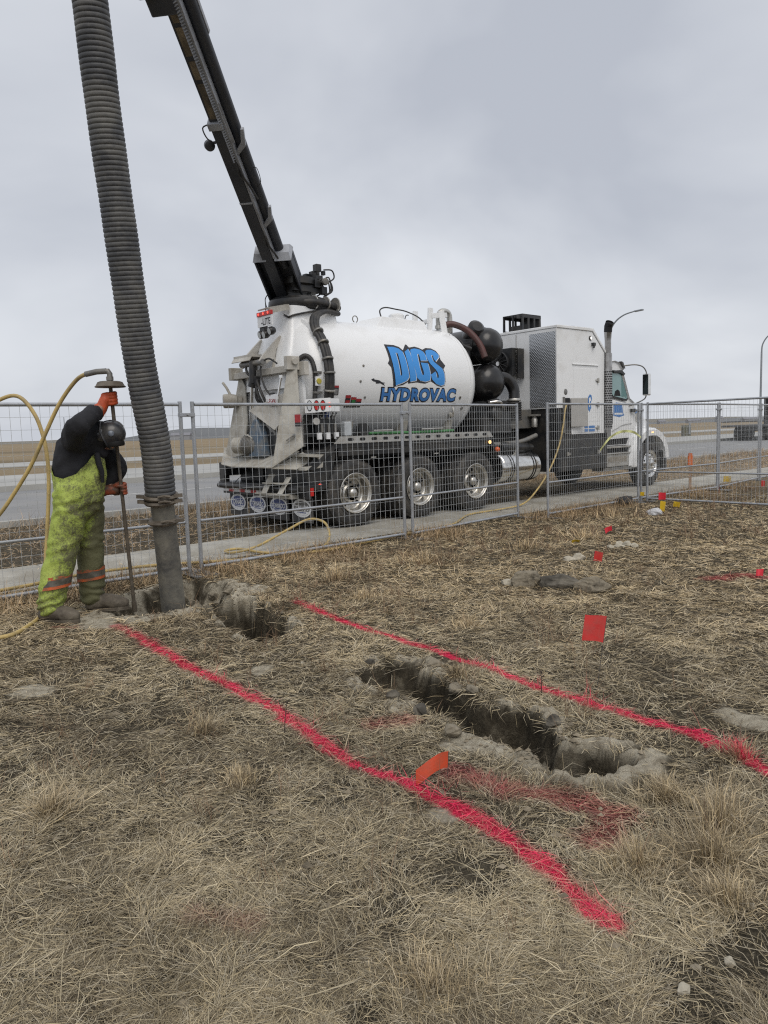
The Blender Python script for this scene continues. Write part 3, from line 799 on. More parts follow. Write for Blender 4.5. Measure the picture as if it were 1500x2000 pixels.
# lettering on the tank side
LOGO = dict(
outline=[(1.007,0.599),(1.215,0.597),(1.322,0.565),(1.380,0.500),(1.496,0.629),(1.525,0.624),(1.553,0.566),(1.690,0.595),(1.779,0.574),(1.848,0.539),(1.943,0.580),(2.076,0.579),(2.170,0.532),(2.215,0.440),(2.204,0.363),(2.288,0.252),(2.226,0.190),(2.250,0.115),(2.254,-0.022),(2.233,-0.091),(2.152,-0.118),(2.045,-0.094),(1.895,-0.024),(1.763,-0.067),(1.648,-0.059),(1.576,-0.050),(1.449,-0.062),(1.365,-0.074),(1.365,-0.044),(1.255,-0.096),(1.040,-0.134),(1.022,0.073),(1.013,0.183),(0.954,0.248),(1.004,0.307),(1.005,0.439)],
D=[(1.048,0.548),(1.191,0.551),(1.288,0.526),(1.351,0.469),(1.368,0.355),(1.373,0.237),(1.384,0.123),(1.388,0.032),(1.337,-0.024),(1.227,-0.066),(1.085,-0.109),(1.077,-0.005),(1.061,0.154),(1.052,0.309),(1.051,0.453)],
Dh=[(1.185,0.443),(1.226,0.433),(1.224,0.338),(1.229,0.211),(1.233,0.079),(1.224,0.050),(1.193,0.057),(1.190,0.158),(1.186,0.283)],
I=[(1.395,0.465),(1.507,0.532),(1.517,0.466),(1.512,0.328),(1.533,0.169),(1.554,0.046),(1.548,-0.020),(1.407,-0.043),(1.409,0.063),(1.396,0.217),(1.392,0.345)],
G=[(1.539,0.497),(1.569,0.529),(1.664,0.548),(1.773,0.535),(1.839,0.495),(1.863,0.435),(1.863,0.326),(1.709,0.320),(1.711,0.348),(1.712,0.440),(1.678,0.444),(1.660,0.345),(1.659,0.194),(1.690,0.080),(1.733,0.076),(1.734,0.133),(1.717,0.196),(1.698,0.286),(1.869,0.276),(1.881,0.179),(1.892,0.064),(1.873,-0.009),(1.763,-0.036),(1.633,-0.018),(1.571,0.026),(1.547,0.128),(1.520,0.263),(1.518,0.384)],
S=[(1.895,0.504),(1.948,0.536),(2.057,0.545),(2.136,0.511),(2.185,0.457),(2.185,0.409),(2.067,0.317),(2.035,0.373),(2.046,0.432),(2.012,0.440),(2.000,0.394),(2.011,0.326),(2.075,0.273),(2.191,0.200),(2.227,0.115),(2.232,-0.001),(2.217,-0.075),(2.135,-0.097),(2.013,-0.063),(1.925,0.003),(1.899,0.085),(2.014,0.141),(2.031,0.110),(2.038,0.042),(2.075,0.029),(2.086,0.074),(2.064,0.132),(2.016,0.189),(1.925,0.267),(1.884,0.344),(1.870,0.400)])
on_tank(*poly_geo([LOGO['outline']]), 0.004, 'logo_backing', M_kprint, tank)
for ch in 'DIGS':
    loops = [LOGO[ch]] + ([LOGO['Dh']] if ch == 'D' else [])
    wl = [[(x + 0.011, y - 0.008) for x, y in l] for l in loops]
    on_tank(*poly_geo(wl), 0.007, 'letter_edge', M_wprint, tank)
    on_tank(*poly_geo(loops), 0.010, 'letter', M_blue, tank)
def slant(pts):
    return pts
tv, tf = text_geo('HYDROVAC', 0.045, 1.12); ov, of = text_geo('HYDROVAC', 0.085, 1.12)
on_tank(fit2d(ov, 0.775, 2.54, -0.385, -0.130), of, 0.004, 'lettering_outline', M_kprint, tank)
on_tank(fit2d(tv, 0.797, 2.518, -0.364, -0.151), tf, 0.008, 'lettering', M_blue2, tank)
on_tank(*poly_geo([[(0.565,-0.021),(0.623,-0.003),(0.635,-0.024),(0.726,-0.032),(0.797,-0.064),(0.863,-0.070),(0.824,-0.083),(0.859,-0.117),(0.818,-0.103),(0.758,-0.080),(0.668,-0.086),(0.654,-0.057),(0.609,-0.053)]]), 0.004, 'arrow_emblem', M_kprint, tank)
def decal(u0, u1, s0, s1, m, name='warning_decal', off=0.004):
    return on_tank([(u0, s0), (u1, s0), (u1, s1), (u0, s1)], [(0, 1, 2, 3)], off, name, m, tank)
M_decr = mat('decal_red', (0.34, 0.03, 0.035), 0.45, var=0.2, scale=30); M_deck = mat('decal_black', (0.03, 0.028, 0.03), 0.45, var=0.4, scale=40)
M_decg = mat('decal_green', (0.03, 0.17, 0.05), 0.45, var=0.2, scale=30); M_decgr = mat('decal_grey', (0.22, 0.22, 0.22), 0.5, var=0.4, scale=60)
decal(-0.215, -0.08, -0.275, -0.130, M_deck); decal(-0.215, -0.08, -0.160, -0.130, M_decr, off=0.007); decal(-0.205, -0.10, -0.265, -0.18, M_decgr, off=0.007)
for i, (u0, top) in enumerate(((0.07, -0.275), (0.185, -0.305), (0.295, -0.330))):
    decal(u0, u0 + 0.105, -0.475, top, M_deck); decal(u0, u0 + 0.105, top - 0.045, top, M_decr, off=0.007)
    if i == 1: decal(u0 + 0.02, u0 + 0.085, -0.40, -0.345, M_decg, off=0.007)
    if i == 0: decal(u0 + 0.01, u0 + 0.095, -0.42, -0.355, M_decr, off=0.007)
for u0, s0 in ((2.50, -0.415),): decal(u0, u0 + 0.085, s0 - 0.02, s0 + 0.012, M_kprint)

# boom pedestal at the tank rear
def loft(name, rings, m, parent, smooth=None, bevel=0.0):
    b = MB(); n = len(rings[0])
    vs = [p for r_ in rings for p in r_]; fs = []
    for i in range(len(rings) - 1):
        for k in range(n):
            k2 = (k + 1) % n
            fs.append((i * n + k, i * n + k2, (i + 1) * n + k2, (i + 1) * n + k))
    fs.append(tuple(range(n))[::-1]); fs.append(tuple((len(rings) - 1) * n + k for k in range(n)))
    b.add(vs, fs)
    return b.build(name, m, parent, smooth=smooth, bevel=bevel)
def rrect(x0, x1, y0, y1, z, r=0.08, k=3):
    out = []
    for cx, cy, a0 in ((x1 - r, y1 - r, 0), (x0 + r, y1 - r, 90), (x0 + r, y0 + r, 180), (x1 - r, y0 + r, 270)):
        for j in range(k + 1):
            a = R(a0 + 90 * j / k); out.append((cx + r * math.cos(a), cy + r * math.sin(a), z))
    return out
rings = []
for z, x0, x1, y0, y1 in ((2.15, -0.80, 0.55, 0.62, 1.82), (2.55, -0.74, 0.60, 0.60, 1.84), (2.80, -0.66, 0.55, 0.66, 1.78), (3.0, -0.58, 0.48, 0.74, 1.70), (3.2, -0.52, 0.42, 0.80, 1.64), (3.34, -0.50, 0.40, 0.81, 1.63), (3.43, -0.50, 0.40, 0.81, 1.63)):
    rings.append(rrect(x0, x1, y0, y1, z))
loft('boom_pedestal', rings, M_tank, truck, smooth=35)
b = MB()
for y in (0.95, 1.5):
    b.prism([(-0.62, 2.98), (-0.56, 2.86), (-0.74, 2.62), (-0.98, 2.50), (-1.02, 2.58), (-0.96, 2.66), (-0.78, 2.84)], 'y', y, y + 0.04)
    b.prism([(-0.70, 2.80), (-0.62, 2.80), (-0.72, 2.44), (-0.80, 2.44)], 'y', y, y + 0.04)
b.build('door_hinge_arm', M_grime2, truck, bevel=0.006)
b = MB(); b.lathe([(0.045, -0.62), (0.045, 0.02)], (-0.97, 1.55, 2.56), (0, 1, 0), 14); b.build('hinge_pin', M_steel, truck, smooth=40)
b = MB(); b.box((-1.02, 1.18, 2.66), (-0.70, 1.72, 2.70)); b.plate([(-1.02, 1.18, 2.66), (-1.02, 1.72, 2.66), (-1.06, 1.72, 2.60), (-1.06, 1.18, 2.60)], 0.012); b.build('camera_hood', M_grime2, truck)

# turret ring and turret hoses
b = MB(); b.lathe([(0.40, 0), (0.46, 0.02), (0.48, 0.06), (0.47, 0.13), (0.42, 0.17), (0.20, 0.175), (0.20, 0.28), (0.0, 0.28)], (-0.08, 1.22, 3.43), (0, 0, 1), 40)
b.build('slew_ring', M_black, truck, smooth=35)
for dy, dz in ((0.0, 0.0), (0.10, 0.05), (0.05, -0.05)):
    b = MB(); b.tube([(-0.35, 0.90 + dy, 3.50 + dz), (-0.1, 0.76 + dy, 3.50 + dz), (0.2, 0.78 + dy, 3.49 + dz), (0.46, 0.86 + dy, 3.46 + dz)], 0.055, 12, smooth=5); b.build('turret_hose', M_hose, truck, smooth=60)
for x in (-0.05, 0.18, 0.38):
    b = MB(); b.lathe([(0.118, -0.012), (0.122, 0.0), (0.118, 0.012)], (x, 0.84, 3.50), (1, 0.1, -0.05), 20); b.build('hose_strap', M_alu, truck, smooth=40)
# hose bundle running down the rear ring
def ring_pt(a, off=0.05, x=-0.30): return (x, TVC - (1.0 + off) * math.cos(a), TWC + (1.0 + off) * math.sin(a))
for k, (dx, of_) in enumerate(((0.0, 0.055), (0.05, 0.045), (-0.045, 0.04))):
    path = [(0.42, 0.80 + 0.02 * k, 3.36), (0.10, 0.70, 3.36), (-0.18 + dx, 0.62, 3.26)] + [ring_pt(a, of_ + 0.015, -0.30 + dx) for a in (0.80, 0.60, 0.40, 0.2, 0.0, -0.2, -0.36)]
    path += [(-0.36 + dx, 0.26, 1.84), (-0.42 + dx, 0.30, 1.72)]
    b = MB(); b.tube(path, 0.036, 10, smooth=5); b.build('hydraulic_hose', M_hose, truck, smooth=60)
for a in (0.70, 0.5, 0.25, 0.05, -0.2):
    p = ring_pt(a, 0.06); t = Vector((0, math.sin(a), math.cos(a)))
    b = MB(); b.lathe([(0.088, -0.014), (0.092, 0), (0.088, 0.014)], p, t, 18); b.build('hose_clamp', M_steel if a != -0.2 else M_alu, truck, smooth=40)
b = MB(); b.tube([(-0.66, 0.58, 2.44), (-0.62, 0.50, 2.56), (-0.55, 0.42, 2.62), (-0.48, 0.36, 2.55), (-0.46, 0.31, 2.35), (-0.48, 0.30, 2.1), (-0.50, 0.32, 1.8)], 0.036, 10, smooth=5); b.build('hydraulic_hose', M_hose, truck, smooth=60)
for z in (2.35, 2.05):
    b = MB(); b.box((-0.52, 0.25, z), (-0.38, 0.29, z + 0.03)); b.build('hose_bracket', M_steel, truck)
b = MB(); b.box((-0.50, 0.23, 2.16), (-0.405, 0.27, 2.30)); ebx = b.build('switch_box', M_tank, truck, bevel=0.006)
b = MB(); b.lathe([(0.0, -0.02), (0.04, -0.018), (0.045, 0.0)], (-0.455, 0.23, 2.23), (0, 1, 0), 16); b.build('estop', mat('estop_yellow', (0.42, 0.36, 0.05), 0.5, var=0.2), ebx, smooth=40)

# lamp cluster hung on the pedestal, pointing back
b = MB(); b.plate([(-0.94, 0.78, 3.34), (-0.52, 0.90, 3.44), (-0.52, 1.10, 3.44), (-0.94, 1.06, 3.34)], 0.02); b.beam((-0.52, 0.84, 3.40), (-0.92, 0.76, 3.30), 0.03, 0.08)
lb = b.build('lamp_bracket', M_grime, truck)
b = MB(); b.box((-0.97, 0.66, 3.235), (-0.93, 1.06, 3.30)); b.build('brake_lamp_bar', M_red, truck, bevel=0.006)
for y in (0.74, 0.87, 1.0):
    b = MB(); b.lathe([(0, -0.006), (0.017, -0.004), (0.018, 0.006)], (-0.973, y, 3.268), (1, 0, 0), 10); b.build('lit_lens', M_redlit, lb)
b = MB(); b.box((-0.955, 0.66, 3.08), (-0.94, 1.06, 3.23)); pl = b.build('lamp_plate', M_wprint, truck)
tv, tf = text_geo('-LITE', 0.02)
tv2 = fit2d(tv, 0.95, 0.70, 3.10, 3.20)
b = MB(); b.add([(-0.958, p[0], p[1]) for p in tv2], tf); b.build('plate_text', M_kprint, pl, recalc=False)
for (y, z) in ((1.02, 2.99), (0.90, 2.985), (0.74, 3.02)):
    b = MB(); b.lathe([(0.0, -0.10), (0.055, -0.098), (0.062, -0.085), (0.062, -0.04), (0.04, 0.0), (0.0, 0.0)], (-0.86, y, z), (1, -0.1, 0.25), 20); wl = b.build('work_lamp', M_black, truck, smooth=40)
    b = MB(); b.lathe([(0.0, -0.104), (0.05, -0.101)], (-0.86, y, z), (1, -0.1, 0.25), 20); b.build('lens', M_lamp, wl, smooth=40)
b = MB(); b.box((-0.93, 0.93, 3.02), (-0.86, 1.05, 3.10)); b.build('lamp_mount', M_black, truck)
b = MB(); b.tube([(-0.90, 0.9, 3.32), (-0.90, 0.9, 3.44)], 0.006, 6); b.build('aerial', M_black, truck)
b = MB(); b.tube([(-0.5, 1.0, 3.3), (-0.52, 0.86, 3.25), (-0.45, 0.79, 3.28), (-0.1, 0.78, 3.36), (0.2, 0.78, 3.42)], 0.016, 8, smooth=5); b.build('wiring_loom', M_hose, truck, smooth=60)

# rear guard: two tapered side wings on a sloping tray
def mir(p): return (p[0], 2.44 - p[1], p[2])
wing = [(-1.2, 0.46, 0.97), (-0.9, 0.07, 1.27), (-0.80, 0.26, 1.9), (-0.75, 0.36, 2.44), (-0.80, 0.405, 2.50), (-0.85, 0.445, 2.46), (-1.03, 0.45, 1.7)]
b = MB(); b.plate(wing, 0.02); wr = b.build('side_wing', M_grime, truck)
b = MB(); b.plate([(-1.0, 2.19, 1.075), (-0.97, 1.62, 1.15), (-0.86, 1.66, 1.69), (-0.80, 1.77, 2.24), (-0.80, 1.86, 2.37), (-0.80, 1.95, 2.39)], 0.02); b.build('side_wing', M_grime, truck)
b = MB(); b.plate([(-1.0, 2.19, 1.075), (-0.80, 1.95, 2.39), (-0.62, 2.0, 2.39), (-0.62, 2.3, 1.2)], 0.02); b.build('side_wing', M_grime, truck)
b = MB(); b.plate([(-1.2, 0.46, 0.965), (-1.2, 1.66, 0.965), (-0.75, 1.9, 1.19), (-0.75, 0.40, 1.19)], 0.016)
b.plate([(-1.2, 1.66, 0.965), (-1.2, 1.98, 1.0), (-0.9, 2.37, 1.26), (-0.75, 1.9, 1.19)], 0.016); b.plate([(-1.2, 0.47, 0.955), (-0.75, 0.3, 1.18), (-0.7, 0.12, 1.05), (-0.95, 0.2, 0.93)], 0.016)
b.build('sludge_tray', M_grime, truck)
b = MB(); b.tube([(-1.05, 0.46, 1.98), (-1.0, 0.42, 2.3)], 0.018, 8); b.build('grab_handle', M_chrome, truck, smooth=60)
b = MB(); b.lathe([(0.03, 0), (0.03, 0.04)], (-1.06, 0.46, 1.97), (0, 0, 1), 10); b.lathe([(0.03, 0), (0.03, 0.04)], (-1.0, 0.42, 2.28), (0, 0, 1), 10); b.build('handle_socket', M_chrome, truck, smooth=40)
def wing_decal(z0, z1, f0, f1, m, off):
    pa = Vector((-1.2, 0.46, 0.97)); pb = Vector((-0.9, 0.07, 1.27))
    h = Vector((pb.x - pa.x, pb.y - pa.y, 0)).normalized(); n = Vector((-h.y, h.x, 0))
    if n.y > 0: n = -n
    def P(f, z):
        return Vector((-1.04, 0.30, 0)) + h * f + Vector((0, 0, z)) + n * off
    b = MB(); b.add([P(f0, z0), P(f1, z0), P(f1, z1), P(f0, z1)], [(0, 1, 2, 3)]); b.build('warning_decal', m, truck, recalc=False)
wing_decal(1.62, 1.74, 0.16, 0.26, M_decr, 0.045); wing_decal(1.56, 1.62, 0.16, 0.26, M_deck, 0.045)
b = MB(); b.beam((-1.06, 0.27, 1.36), (-0.97, 0.17, 1.44), 0.02, 0.02); b.lathe([(0.02, 0), (0.02, 0.05)], (-0.97, 0.18, 1.44), (-.7, -.6, 0), 10); b.build('tray_latch', M_steel, truck)
b = MB(); b.box((-0.88, 0.45, 2.37), (-0.74, 2.02, 2.47)); b.build('cross_beam', M_grime2, truck, bevel=0.008)
b = MB(); b.box((-0.92, 0.36, 2.40), (-0.70, 0.45, 2.60)); b.box((-0.70, 0.24, 2.32), (-0.62, 0.44, 2.52)); b.lathe([(0.05, 0), (0.05, 0.14)], (-0.80, 0.32, 2.52), (0, 1, 0), 14); b.build('latch_block', M_grime2, truck, bevel=0.006)
b = MB(); b.box((-0.92, 1.99, 2.36), (-0.70, 2.08, 2.56)); b.lathe([(0.06, 0), (0.06, 0.14)], (-0.80, 1.97, 2.46), (0, 1, 0), 14); b.build('latch_block', M_grime, truck, bevel=0.006)
b = MB(); b.lathe([(0.0, -0.02), (0.10, -0.02), (0.115, 0.0), (0.115, 0.12), (0.10, 0.2), (0.075, 0.21), (0.075, 0.28), (0.0, 0.28)], (-1.08, 1.98, 2.02), (0.85, -0.4, 0), 22); b.tube([(-1.0, 1.90, 2.10), (-1.03, 1.98, 2.24), (-1.05, 2.05, 2.32)], 0.022, 8)
b.build('locking_hub', M_grime, truck, smooth=40)
# rear door face inside the wings
b = MB(); b.lathe([(0.80, -0.02), (0.84, 0.0), (0.84, 0.05), (0.80, 0.08)], (-0.64, 1.22, 2.02), (1, 0, 0), 48); b.box((-0.74, 0.5, 1.26), (-0.55, 1.94, 2.38)); b.build('rear_door', M_tank, truck, smooth=35)
b = MB(); b.tube([(-0.98, 1.22, 2.60), (-0.99, 1.23, 2.26)], 0.055, 14); b.tube([(-0.99, 1.23, 2.26), (-1.0, 1.25, 2.2)], 0.065, 14); hy = b.build('hydraulic_ram', M_black, truck, smooth=50)
b = MB(); b.tube([(-1.0, 1.24, 2.2), (-1.0, 1.28, 1.86)], 0.026, 12); b.build('ram_rod', M_chrome, hy, smooth=60)
b = MB(); b.box((-1.0, 1.14, 2.22), (-0.90, 1.34, 2.36)); b.build('ram_manifold', M_black, hy, bevel=0.008)
b = MB(); b.plate([(-1.02, 1.32, 1.84), (-0.90, 1.30, 1.90), (-0.88, 0.55, 2.06), (-0.88, 0.50, 1.72), (-0.95, 0.72, 1.52)], 0.03); b.beam((-1.0, 1.3, 1.84), (-0.92, 1.0, 1.66), 0.04, 0.04); b.build('lifting_bracket', M_grime2, truck)
for k, (y, z0) in enumerate(((1.12, 2.10), (1.02, 2.12), (1.17, 2.05))):
    b = MB(); b.tube([(-0.96, 1.2 - 0.03 * k, 2.32), (-0.98, y, z0), (-0.92, y - 0.05, 1.92)], 0.022, 8, smooth=5); b.build('hydraulic_hose', M_hose, truck, smooth=60)
b = MB(); b.tube([(-0.86, 0.72, 2.52), (-0.92, 0.84, 2.60), (-0.95, 0.97, 2.56), (-0.97, 1.02, 2.42), (-0.97, 0.92, 2.18), (-0.95, 0.80, 2.05)], 0.014, 8, smooth=5); b.build('wiring_loom', M_hose, truck, smooth=60)
b = MB(); b.tube([(-0.90, 1.30, 2.62), (-0.98, 1.40, 2.55), (-1.0, 1.36, 2.42), (-0.98, 1.28, 2.38)], 0.02, 8, smooth=5); b.build('hydraulic_hose', M_hose, truck, smooth=60)
b = MB(); b.box((-0.955, 0.62, 1.885), (-0.945, 0.93, 2.06)); lp = b.build('licence_plate', M_wprint, truck)
tv, tf = text_geo('L-95490', 0.015); tv2 = fit2d(tv, 0.905, 0.645, 1.915, 1.995)
b = MB(); b.add([(-0.957, p[0], p[1]) for p in tv2], tf); b.build('plate_number', mat('plate_red', (0.30, 0.05, 0.05), 0.5, var=0.1), lp, recalc=False)
b = MB(); b.box((-0.96, 0.72, 2.06), (-0.92, 0.84, 2.085)); b.build('plate_lamp', M_black, truck)
# gearbox, motor and chute at the door foot
b = MB(); b.prism([(0.98, 1.12), (1.42, 1.12), (1.36, 1.5), (1.24, 1.70), (1.14, 1.70), (1.02, 1.45)], 'x', -1.02, -0.78); gb = b.build('gearbox', M_gblue, truck, bevel=0.02)
b = MB(); b.lathe([(0.0, -0.02), (0.11, -0.02), (0.13, 0.0), (0.13, 0.12), (0.115, 0.13), (0.115, 0.3), (0.0, 0.3)], (-1.10, 1.66, 1.30), (0.45, -0.9, 0), 22); b.lathe([(0.0, -0.03), (0.018, -0.03), (0.02, 0)], (-1.10, 1.66, 1.30), (0.45, -0.9, 0), 8); b.build('electric_motor', M_grime, truck, smooth=40)
b = MB(); b.lathe([(0.135, 0.16), (0.14, 0.17), (0.14, 0.40), (0.12, 0.42), (0.0, 0.42)], (-1.10, 1.66, 1.30), (0.45, -0.9, 0), 22)
for k in range(8): b.lathe([(0.14, 0.185 + k * 0.027), (0.15, 0.19 + k * 0.027), (0.15, 0.197 + k * 0.027), (0.14, 0.202 + k * 0.027)], (-1.10, 1.66, 1.30), (0.45, -0.9, 0), 22)
b.build('motor_fins', M_steel, truck, smooth=30)
b = MB(); b.tube([(-1.0, 1.46, 1.42), (-1.03, 1.4, 1.46), (-1.03, 1.32, 1.43), (-1.0, 1.26, 1.38)], 0.015, 7, smooth=4); b.tube([(-0.98, 1.6, 1.43), (-1.0, 1.52, 1.47), (-1.02, 1.45, 1.45)], 0.015, 7, smooth=4); b.build('motor_cables', M_grime, truck, smooth=60)
b = MB(); b.prism([(0.66, 1.1), (1.0, 1.1), (1.12, 1.55), (1.0, 1.74), (0.82, 1.70), (0.72, 1.5)], 'x', -0.9, -0.74); b.build('discharge_chute', M_black, truck, bevel=0.015)
b = MB(); b.beam((-0.95, 0.94, 1.62), (-0.93, 0.80, 1.50), 0.03, 0.04); b.beam((-0.95, 0.86, 1.66), (-0.93, 0.74, 1.46), 0.03, 0.03); b.beam((-0.98, 1.18, 1.86), (-0.98, 1.16, 1.66), 0.05, 0.03); b.beam((-0.96, 1.12, 1.84), (-0.96, 1.13, 1.64), 0.03, 0.03); b.build('turnbuckle', M_steel, truck)

# tail lamp panel, valve bank
pa_, pb_ = Vector((-0.69, 0.285, 0)), Vector((-0.40, 0.03, 0))
ph = (pb_ - pa_).normalized(); pn = Vector((ph.y, -ph.x, 0))
def pq(f, z, off=0.0): return pa_ + ph * f + Vector((0, 0, z)) + pn * off
PW = (pb_ - pa_).length
b = MB(); b.plate([pq(0, 1.755), pq(PW, 1.775), pq(PW, 1.975), pq(0, 1.96)], 0.02); b.beam(pq(PW, 1.87), pq(PW, 1.87) + Vector((0.2, 0.06, 0)), 0.02, 0.19); tp = b.build('tail_lamp_panel', M_wprint, truck)
for f, m in ((0.07, M_lamp), (0.175, M_red), (0.27, M_red)):
    ring = [(0.040 * math.cos(i * math.pi / 10), 0.080 * math.sin(i * math.pi / 10)) for i in range(20)]
    b = MB(); b.plate([pq(f + p[0], 1.865 + p[1], 0.014) for p in ring], 0.006); b.build('lamp_gasket', M_black, tp)
    b = MB(); b.plate([pq(f + p[0] * 0.76, 1.865 + p[1] * 0.85, 0.020) for p in ring], 0.010); b.build('tail_lamp', m, tp)
b = MB(); b.plate([pq(PW - 0.03, 1.84, 0.015), pq(PW - 0.005, 1.84, 0.015), pq(PW - 0.005, 1.90, 0.015), pq(PW - 0.03, 1.90, 0.015)], 0.008); b.build('side_marker', M_redlit, tp)
vb = empty('valve_bank', (0, 0, 0), 0, truck)
rr = random.Random(3)
b = MB(); b.box((-0.60, 0.22, 1.40), (-0.16, 0.42, 1.46)); b.box((-0.60, 0.20, 1.60), (-0.20, 0.34, 1.66)); b.box((-0.62, 0.40, 1.3), (-0.16, 0.44, 1.75)); b.build('manifold', M_black, vb, bevel=0.006)
for k in range(6):
    x = -0.52 + k * 0.062
    b = MB(); b.box((x - 0.022, 0.18, 1.46), (x + 0.022, 0.26, 1.60)); b.lathe([(0.016, 0), (0.016, 0.05)], (x, 0.2, 1.66), (0, 0, 1), 8); b.build('valve_section', M_steel if k % 2 else M_black, vb, bevel=0.004)
    b = MB(); b.tube([(x, 0.2, 1.68), (x + 0.005, 0.17, 1.74 + 0.02 * rr.random())], 0.012, 7); b.ball((x + 0.005, 0.165, 1.75), 0.016, 8); b.build('valve_lever', M_black if k not in (2, 3) else mat('valve_blue', (0.03, 0.06, 0.22), 0.4, var=0.1), vb, smooth=50)
    b = MB(); b.tube([(x, 0.2, 1.46), (x + 0.01, 0.16, 1.38), (x + 0.03, 0.22, 1.28)], 0.013, 7, smooth=4); b.build('hydraulic_hose', M_hose, vb, smooth=60)
for k in range(3):
    x = -0.60 + k * 0.16
    b = MB(); b.box((x, 0.10, 1.36), (x + 0.07, 0.14, 1.46)); b.build('terminal_box', M_wprint, vb, bevel=0.004)
b = MB(); b.lathe([(0, -0.03), (0.05, -0.03), (0.055, -0.02), (0.055, 0.0)], (-0.60, 0.14, 1.63), (0.4, 1, 0), 18); b.build('pressure_gauge', M_alu, vb, smooth=40)
b = MB(); b.box((-0.05, 0.16, 1.40), (0.09, 0.28, 1.62)); b.build('oil_bottle', mat('milky_plastic', (0.45, 0.48, 0.5), 0.4, var=0.1), truck, bevel=0.015)
b = MB(); b.lathe([(0.105, 0), (0.11, 0.02), (0.11, 0.08), (0.09, 0.1), (0, 0.1)], (0.34, 0.16, 1.49), (0, 1, 0), 24); b.build('hose_reel', M_black, truck, smooth=40)
b = MB(); b.tube([(0.42, 0.14, 1.43), (0.9, 0.10, 1.425), (1.6, 0.12, 1.42), (2.3, 0.10, 1.43)], 0.022, 8, smooth=4); b.build('green_hose', M_green, truck, smooth=60)
b = MB(); b.tube([(0.45, 0.06, 1.47), (0.85, 0.06, 1.47)], 0.012, 6); b.tube([(1.5, 0.06, 1.47), (2.0, 0.06, 1.475)], 0.012, 6); b.build('stowed_lance', M_alu, truck, smooth=50)

# rear bumper, steps, mud flaps
b = MB(); b.box((-1.02, 0.0, 0.62), (-0.60, 2.44, 0.70)); b.tube([(-1.02, 0.05, 0.64), (-1.02, 2.42, 0.64)], 0.045, 12); b.box((-0.66, 0.12, 0.70), (-0.60, 2.32, 1.0)); b.build('rear_bumper', M_black, truck, bevel=0.008)
b = MB(); b.box((-1.0, 2.2, 0.80), (-0.66, 2.42, 1.02)); b.box((-1.0, 2.26, 0.70), (-0.9, 2.42, 0.8)); b.beam((-0.98, 1.95, 0.70), (-0.72, 1.85, 0.94), 0.03, 0.01); b.build('bumper_bracket', M_black, truck, bevel=0.008)
b = MB(); b.box((-0.93, 0.0, 0.50), (-0.84, 2.44, 0.62)); b.build('bumper_valance', M_black, truck)
for k in range(7):
    y = 1.20 + k * 0.175
    b = MB(); b.box((-0.936, y, 0.535), (-0.929, y + 0.175, 0.60)); b.build('reflective_tape', M_red if k % 2 else M_wprint, truck)
b = MB(); b.box((-1.06, 0.20, 0.50), (-0.93, 1.10, 0.56)); b.box((-1.16, 0.24, 0.555), (-0.95, 1.06, 0.575)); b.plate([(-1.16, 0.72, 0.575), (-1.16, 0.86, 0.575), (-1.0, 0.86, 0.86), (-0.98, 0.72, 0.86)], 0.012); b.plate([(-1.16, 0.30, 0.575), (-1.16, 0.42, 0.575), (-0.98, 0.42, 0.82), (-0.98, 0.30, 0.82)], 0.012); b.box((-1.14, 0.30, 0.72), (-0.98, 0.86, 0.735))
b.build('folding_step', M_grime, truck, bevel=0.004)
b = MB(); b.prism([(-0.92, 0.92), (-0.60, 0.95), (-0.58, 1.14), (-0.90, 1.16), (-0.90, 1.12), (-0.66, 1.10), (-0.68, 1.0), (-0.92, 0.96)], 'y', 0.02, 0.42); b.build('side_step', M_grime, truck)
b = MB(); b.prism([(-0.84, 0.62), (-0.45, 0.62), (-0.30, 1.21), (-0.60, 1.21), (-0.86, 0.95)], 'y', 0.06, 0.60); b.build('rear_corner_panel', M_black, truck, bevel=0.01)
b = MB(); b.lathe([(0, -0.02), (0.038, -0.016), (0.04, 0.0)], (-0.66, 0.03, 0.67), (0, 1, 0), 16); b.build('side_marker', M_redlit, truck, smooth=50)
b = MB(); b.box((-0.86, -0.004, 0.54), (-0.80, 0.01, 0.66)); b.build('reflector', M_red, truck)
M_flap = mat('mud_flap_rubber', (0.045, 0.047, 0.05), 0.7, var=0.2, scale=6, dirt=(0.12, 0.105, 0.085), dirt_amt=0.5)
for k, y0 in enumerate((1.90, 1.28, 0.66, 0.03)):
    b = MB(); b.box((-0.812, y0, 0.13), (-0.80, y0 + 0.54, 0.50)); fl = b.build('mud_flap', M_flap, truck)
    yc, zc = y0 + 0.27, 0.345
    ell = lambda rx, rz, x: [(x, yc + rx * math.cos(i * math.pi / 18), zc + rz * math.sin(i * math.pi / 18)) for i in range(36)]
    b = MB(); b.add(ell(0.245, 0.140, -0.816), [tuple(range(36))]); b.build('badge_rim', M_wprint, fl, recalc=False)
    b = MB(); b.add(ell(0.205, 0.106, -0.819), [tuple(range(36))]); b.build('badge', M_navy if k < 3 else M_steel, fl, recalc=False)
    b = MB(); b.add([(-0.821, yc + 0.19 * math.cos(a), zc - 0.05 + 0.055 * math.sin(a)) for a in [math.pi + i * math.pi / 12 for i in range(13)]], [tuple(range(13))]); b.build('badge_panel', M_wprint, fl, recalc=False)
    tv, tf = text_geo('TORNADO', 0.03); tv2 = fit2d(tv, yc + 0.185, yc - 0.185, zc - 0.035, zc + 0.045)
    b = MB(); b.add([(-0.823, p[0], p[1]) for p in tv2], tf); b.build('badge_text', M_wprint, fl, recalc=False)
    b = MB(); b.box((-0.8225, yc - 0.11, zc - 0.075), (-0.8215, yc + 0.11, zc - 0.06)); b.build('badge_line', M_navy, fl)

